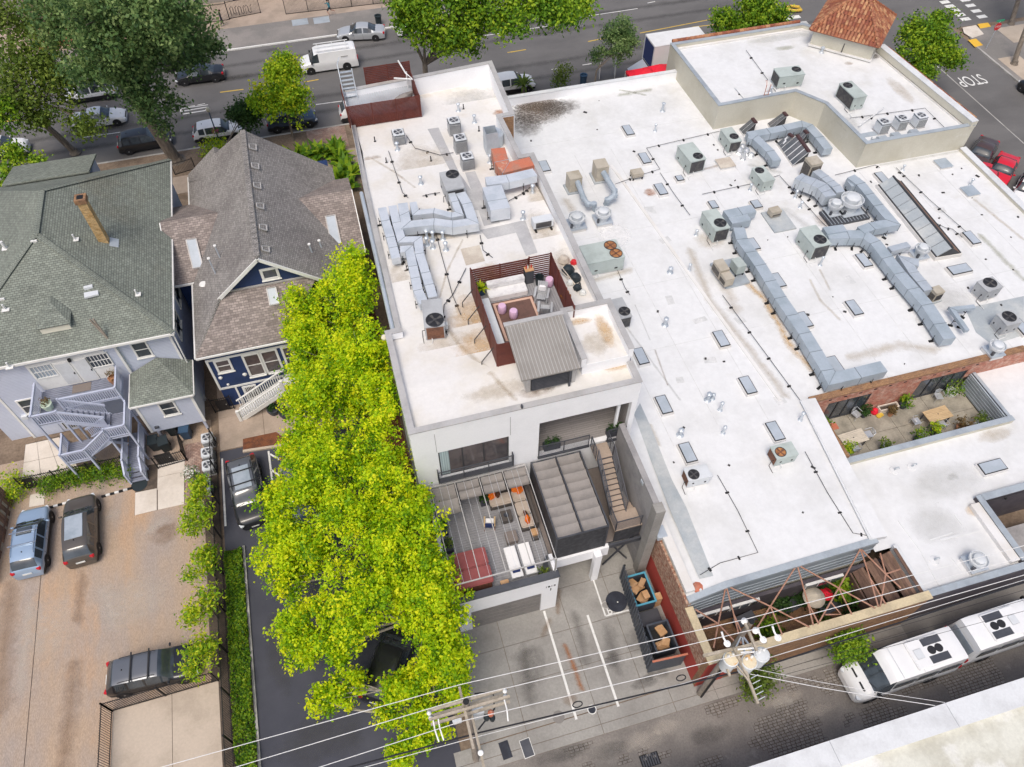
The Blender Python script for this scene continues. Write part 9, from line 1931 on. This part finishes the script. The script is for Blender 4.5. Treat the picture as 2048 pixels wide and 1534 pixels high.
q=P(1325,1062,4.9);t=thing('scupper_box','pale grey metal scupper box at the roof edge by the pier','scupper',(q.x,q.y,4.6));M().obox(q.x-.1,q.y,4.55,.55,.7,.35).build('box','galv',t,bevel=.02);q=PY(1297,985,16.5);t=thing('wall_flood_lamp','grey flood lamp box on the concrete screen wall','lamp',(12.18,17.3,7.66));M().obox(12.1,17.3,7.2,.25,.3,.3).build('housing','galv',t,bevel=.02)
q=P(768 if 0 else 1041,808,11.3);t=thing('roof_camera','small grey security camera on the front coping','camera',(q.x,20.95,11.3));M().obox(q.x,20.95,11.3,.1,.16,.22).build('body','steel_dark',t,bevel=.02)
t=thing('coping_lamp','round white lamp globe at the roof jog beside the trees','lamp',(xl-.1,j0.y-.3,11.0));M().lathe(xl-.12,j0.y-.3,10.95,[(.04,0),(.14,.08),(.16,.18),(.1,.3),(.01,.33)],12).build('globe','lamp_globe',t,smooth=True)
# ------------------------------------------------------------------ utility poles and overhead wires
def pole(label,x,y,h,name='utility_pole'):
 t=thing(name,label,'utility pole',(x,y,0));M().cyl((x,y,0),(x,y,h),.17,.11,12).build('pole','wood_pole',t,smooth=True);M().lathe(x,y,h,[(.13,0),(.11,.04)],12).build('pole_cap','iron',t);return t
def insul(t,p,r=.09):M().lathe(p[0],p[1],p[2],[(r*.4,0),(r,.04),(r*.7,.08),(r,.12),(r*.5,.2),(r*.2,.24)],10).build('insulator','insulator',t,smooth=True)
Z1=11.;p1=P(932,1403,Z1);T1=pole('weathered utility pole at the bottom centre with crossed arms',p1.x,p1.y,Z1)
def arm(t,c,dx,dy,L_,z,m='wood_arm'):M().bar((c.x-dx*L_/2,c.y-dy*L_/2,z),(c.x+dx*L_/2,c.y+dy*L_/2,z),.1,.12).build('crossarm',m,t)
c1=V(p1.x,p1.y,0)
for dy,z in ((.16,10.55),(-.16,10.55),(.16,9.75),(-.16,9.75)):arm(T1,c1+V(.1,dy,0),1,0,3.3,z)
arm(T1,c1+V(-.12,-.4,0),0,1,2.4,10.3);arm(T1,c1+V(.14,-1.0,0),0,1,3.6,8.6)
for x in (-1.5,1.6):insul(T1,(p1.x+x,p1.y+.05,10.62));insul(T1,(p1.x+x,p1.y+.05,9.82))
for i,x in enumerate((-1.4,-1.2,1.5)):M().tube([(p1.x+x,p1.y-.1,10.5),(p1.x+x*1.02,p1.y-.5,10.1),(p1.x+x*.98,p1.y-.9,9.9)],.03).build('drop_line','insulator',T1)
for y,z in ((-1.5,8.68),(-2.2,8.68),(-2.8,8.68)):M().lathe(p1.x+.14,p1.y+y,z,[(.09,0),(.12,.03),(.09,.06)],12).build('insulator','insulator',T1)
M().obox(p1.x+.45,p1.y+.25,7.2,.5,.28,.9).build('equipment_cabinet','hvac_light',T1,bevel=.03);M().obox(p1.x-.5,p1.y+.2,7.6,.4,.25,.4).build('equipment_cabinet','hvac_light',T1,bevel=.03)
for x,z in ((.75,7.4),(.95,7.9),(1.0,7.0)):M().lathe(p1.x+x,p1.y,z,[(.12,0),(.14,.3),(.06,.42)],10).build('splice_canister',['rust_duct','plastic_dark','rust_duct'][int(x*10) % 3],T1,smooth=True)
M().tube([(p1.x+.3,p1.y-.2,6.8),(p1.x+1.2,p1.y+.4,7.0),(p1.x+1.3,p1.y+1.0,7.4),(p1.x+.5,p1.y+1.2,7.2)],.04).build('cable_loop','wire_black',T1)
Z2=11.;p2=V(12.75,8.05,0);T2=pole('weathered utility pole with three grey transformers beside the red wall',p2.x,p2.y,Z2)
q=P(1488,1240,Z2);
def W2(x,y,z):return P(1400+x/6.39,1180+y/6.39,z)
for z,y0,y1 in ((10.9,W2(575,390,11).y,W2(720,770,11).y),):M().bar(W2(560,390,10.9),W2(725,775,10.9),.1,.12).build('crossarm','wood_arm',T2)
M().bar(W2(40,840,10.2),W2(850,660,10.2),.12,.12).build('crossarm','wood_arm',T2);M().bar(W2(430,740,10.35),W2(610,1110,9.2),.11,.13).build('crossarm','wood_arm',T2);M().bar(W2(600,1100,9.2),W2(740,1450,9.2),.1,.12).build('crossarm','wood_arm',T2);M().bar(W2(440,930,9.6),W2(620,1160,9.3),.05,.07).build('arm_brace','wood_arm',T2);M().bar(W2(330,950,9.3),W2(380,1100,9.3),.1,.1).build('crossarm','wood_arm',T2)
for x,y in ((575,385),(718,505)):q=W2(x,y,11.0);insul(T2,q-V(0,0,.2),.14)
for x,y in ((345,690),(805,640),(992,615)):q=W2(x,y,10.3);M().lathe(q.x,q.y,q.z,[(.13,0),(.15,.05),(.07,.08),(.07,.03)],14).build('cutout','insulator',T2);M().tube([q,q+V(-.1,.25,.2),q+V(-.12,.45,.35)],.045).build('fuse_arm','insulator',T2)
for i,(x,y,lid) in enumerate(((405,870,'tank_lid'),(640,905,'tank_lid'),(800,815,'tank_grey'))):
 q=W2(x,y,9.9);M().lathe(q.x,q.y,8.75,[(.2,0),(.3,.05),(.32,.95),(.34,.97),(.34,1.05),(.3,1.08)],20).build('transformer','tank_grey',T2,smooth=True);o=M().lathe(q.x,q.y,9.835,[(.3,0),(.28,.04),(.05,.07)],18).build('transformer_lid',lid,T2,smooth=True);insul(T2,(q.x+.12,q.y+.12,9.88),.06);insul(T2,(q.x-.12,q.y+.1,9.88),.06);M().bar((q.x,q.y,9.3),(p2.x,p2.y,9.3),.06,.1).build('bracket','galv',T2)
for x0,y0,x1,y1 in ((480,760,700,740),(520,800,690,790)):M().tube([W2(x0,y0,10.3),W2(x1,y1,10.35)],.04).build('bus_bar','insulator',T2)
for i in range(5):q=W2(650+i*22,1130+i*70,9.2);M().bar(q,q+V(.35,.05,.05),.03,.03).build('step_bolt','galv',T2)
M().tube([V(p2.x,p2.y-.2,0),V(p2.x,p2.y-.22,6.5)],.06).build('riser_pipe','iron',T2)
def wire(label,pts,r,m,sag=.0,name='overhead_wire',n=10,cat='wire',par=None):
 q=[P(*p) for p in pts];out_=[]
 for i in range(len(q)-1):
  for j in range(n):
   t=j/n;out_.append(lerp(q[i],q[i+1],t)-V(0,0,sag*4*t*(1-t)))
 out_.append(q[-1]);o=M().tube(out_,r,6).build(name,m);return tag(o,label,cat,'overhead wires along the alley')
def ext(a,b,t):return (a[0]+(b[0]-a[0])*t,a[1]+(b[1]-a[1])*t,a[2]+(b[2]-a[2])*t)
wire('topmost white overhead wire crossing the bottom of the picture',[ext((921,1369,11.1),(512,1482,11.1),2.2),(921,1369,11.1),(1489,1239,11.1),(1818,1152,11.1),ext((1489,1239,11.1),(1818,1152,11.1),2)],.016,'wire_white')
wire('second white overhead wire from the top',[ext((932,1395,11.2),(512,1522,11.2),2.2),(932,1395,11.2),(1511,1258,11.1),(1835,1171,11.1),ext((1511,1258,11.1),(1835,1171,11.1),2)],.016,'wire_white')
wire('third white overhead wire over the transformers',[ext((929,1441,10.4),(640,1534,10.4),2.2),(929,1441,10.4),(1536,1296,10.4),(2048,1150,10.4),ext((1536,1296,10.4),(2048,1150,10.4),1.3)],.016,'wire_white')
wire('thick black communication cable low over the parking slabs',[(560,1560,7.2),(690,1537,7.2),(960,1465,7.2),(1440,1352,7.2),(1536,1330,7.2),(2048,1165,7.2),(2100,1150,7.2)],.04,'wire_black');wire('thin white wire just under the black cable',[(690,1545,6.9),(960,1472,6.9),(1370,1366,6.9),(1536,1316,7.0),(2048,1160,7.0)],.016,'wire_white')
wire('slack service wire dropping right across the van, upper',[(1490,1334,9.2),(1640,1364,8.2),(1760,1385,7.2),(1890,1405,6.2)],.011,'wire_white');wire('slack service wire dropping right across the van, lower',[(1500,1348,9.2),(1640,1375,8.2),(1750,1393,7.2),(1870,1411,6.2)],.016,'wire_white')
for i,(a,b) in enumerate((((1536,1330),(2048,1180)),((1540,1345),(2048,1200)),((1536,1358),(2048,1222)))):wire('thin dark wire over the vans, %s' % ['upper','middle','lower'][i],[(*a,6.8),(*b,6.8)],.01,'wire_black')
for x,y,lb in ((1155,1409,'coil of black cable hung left over the parking slabs'),(1362,1356,'coil of black cable hung beside the transformer pole')):q=P(x,y,7.15);o=M().tube([q+V(.22*math.cos(a*.5),.12*math.sin(a*.5),.02*(a % 3)) for a in range(0,38)],.025,5).build('cable_coil','wire_black');tag(o,lb,'cable coil')
# planting pocket and debris by the first pole
q=P(952,1405,.05)
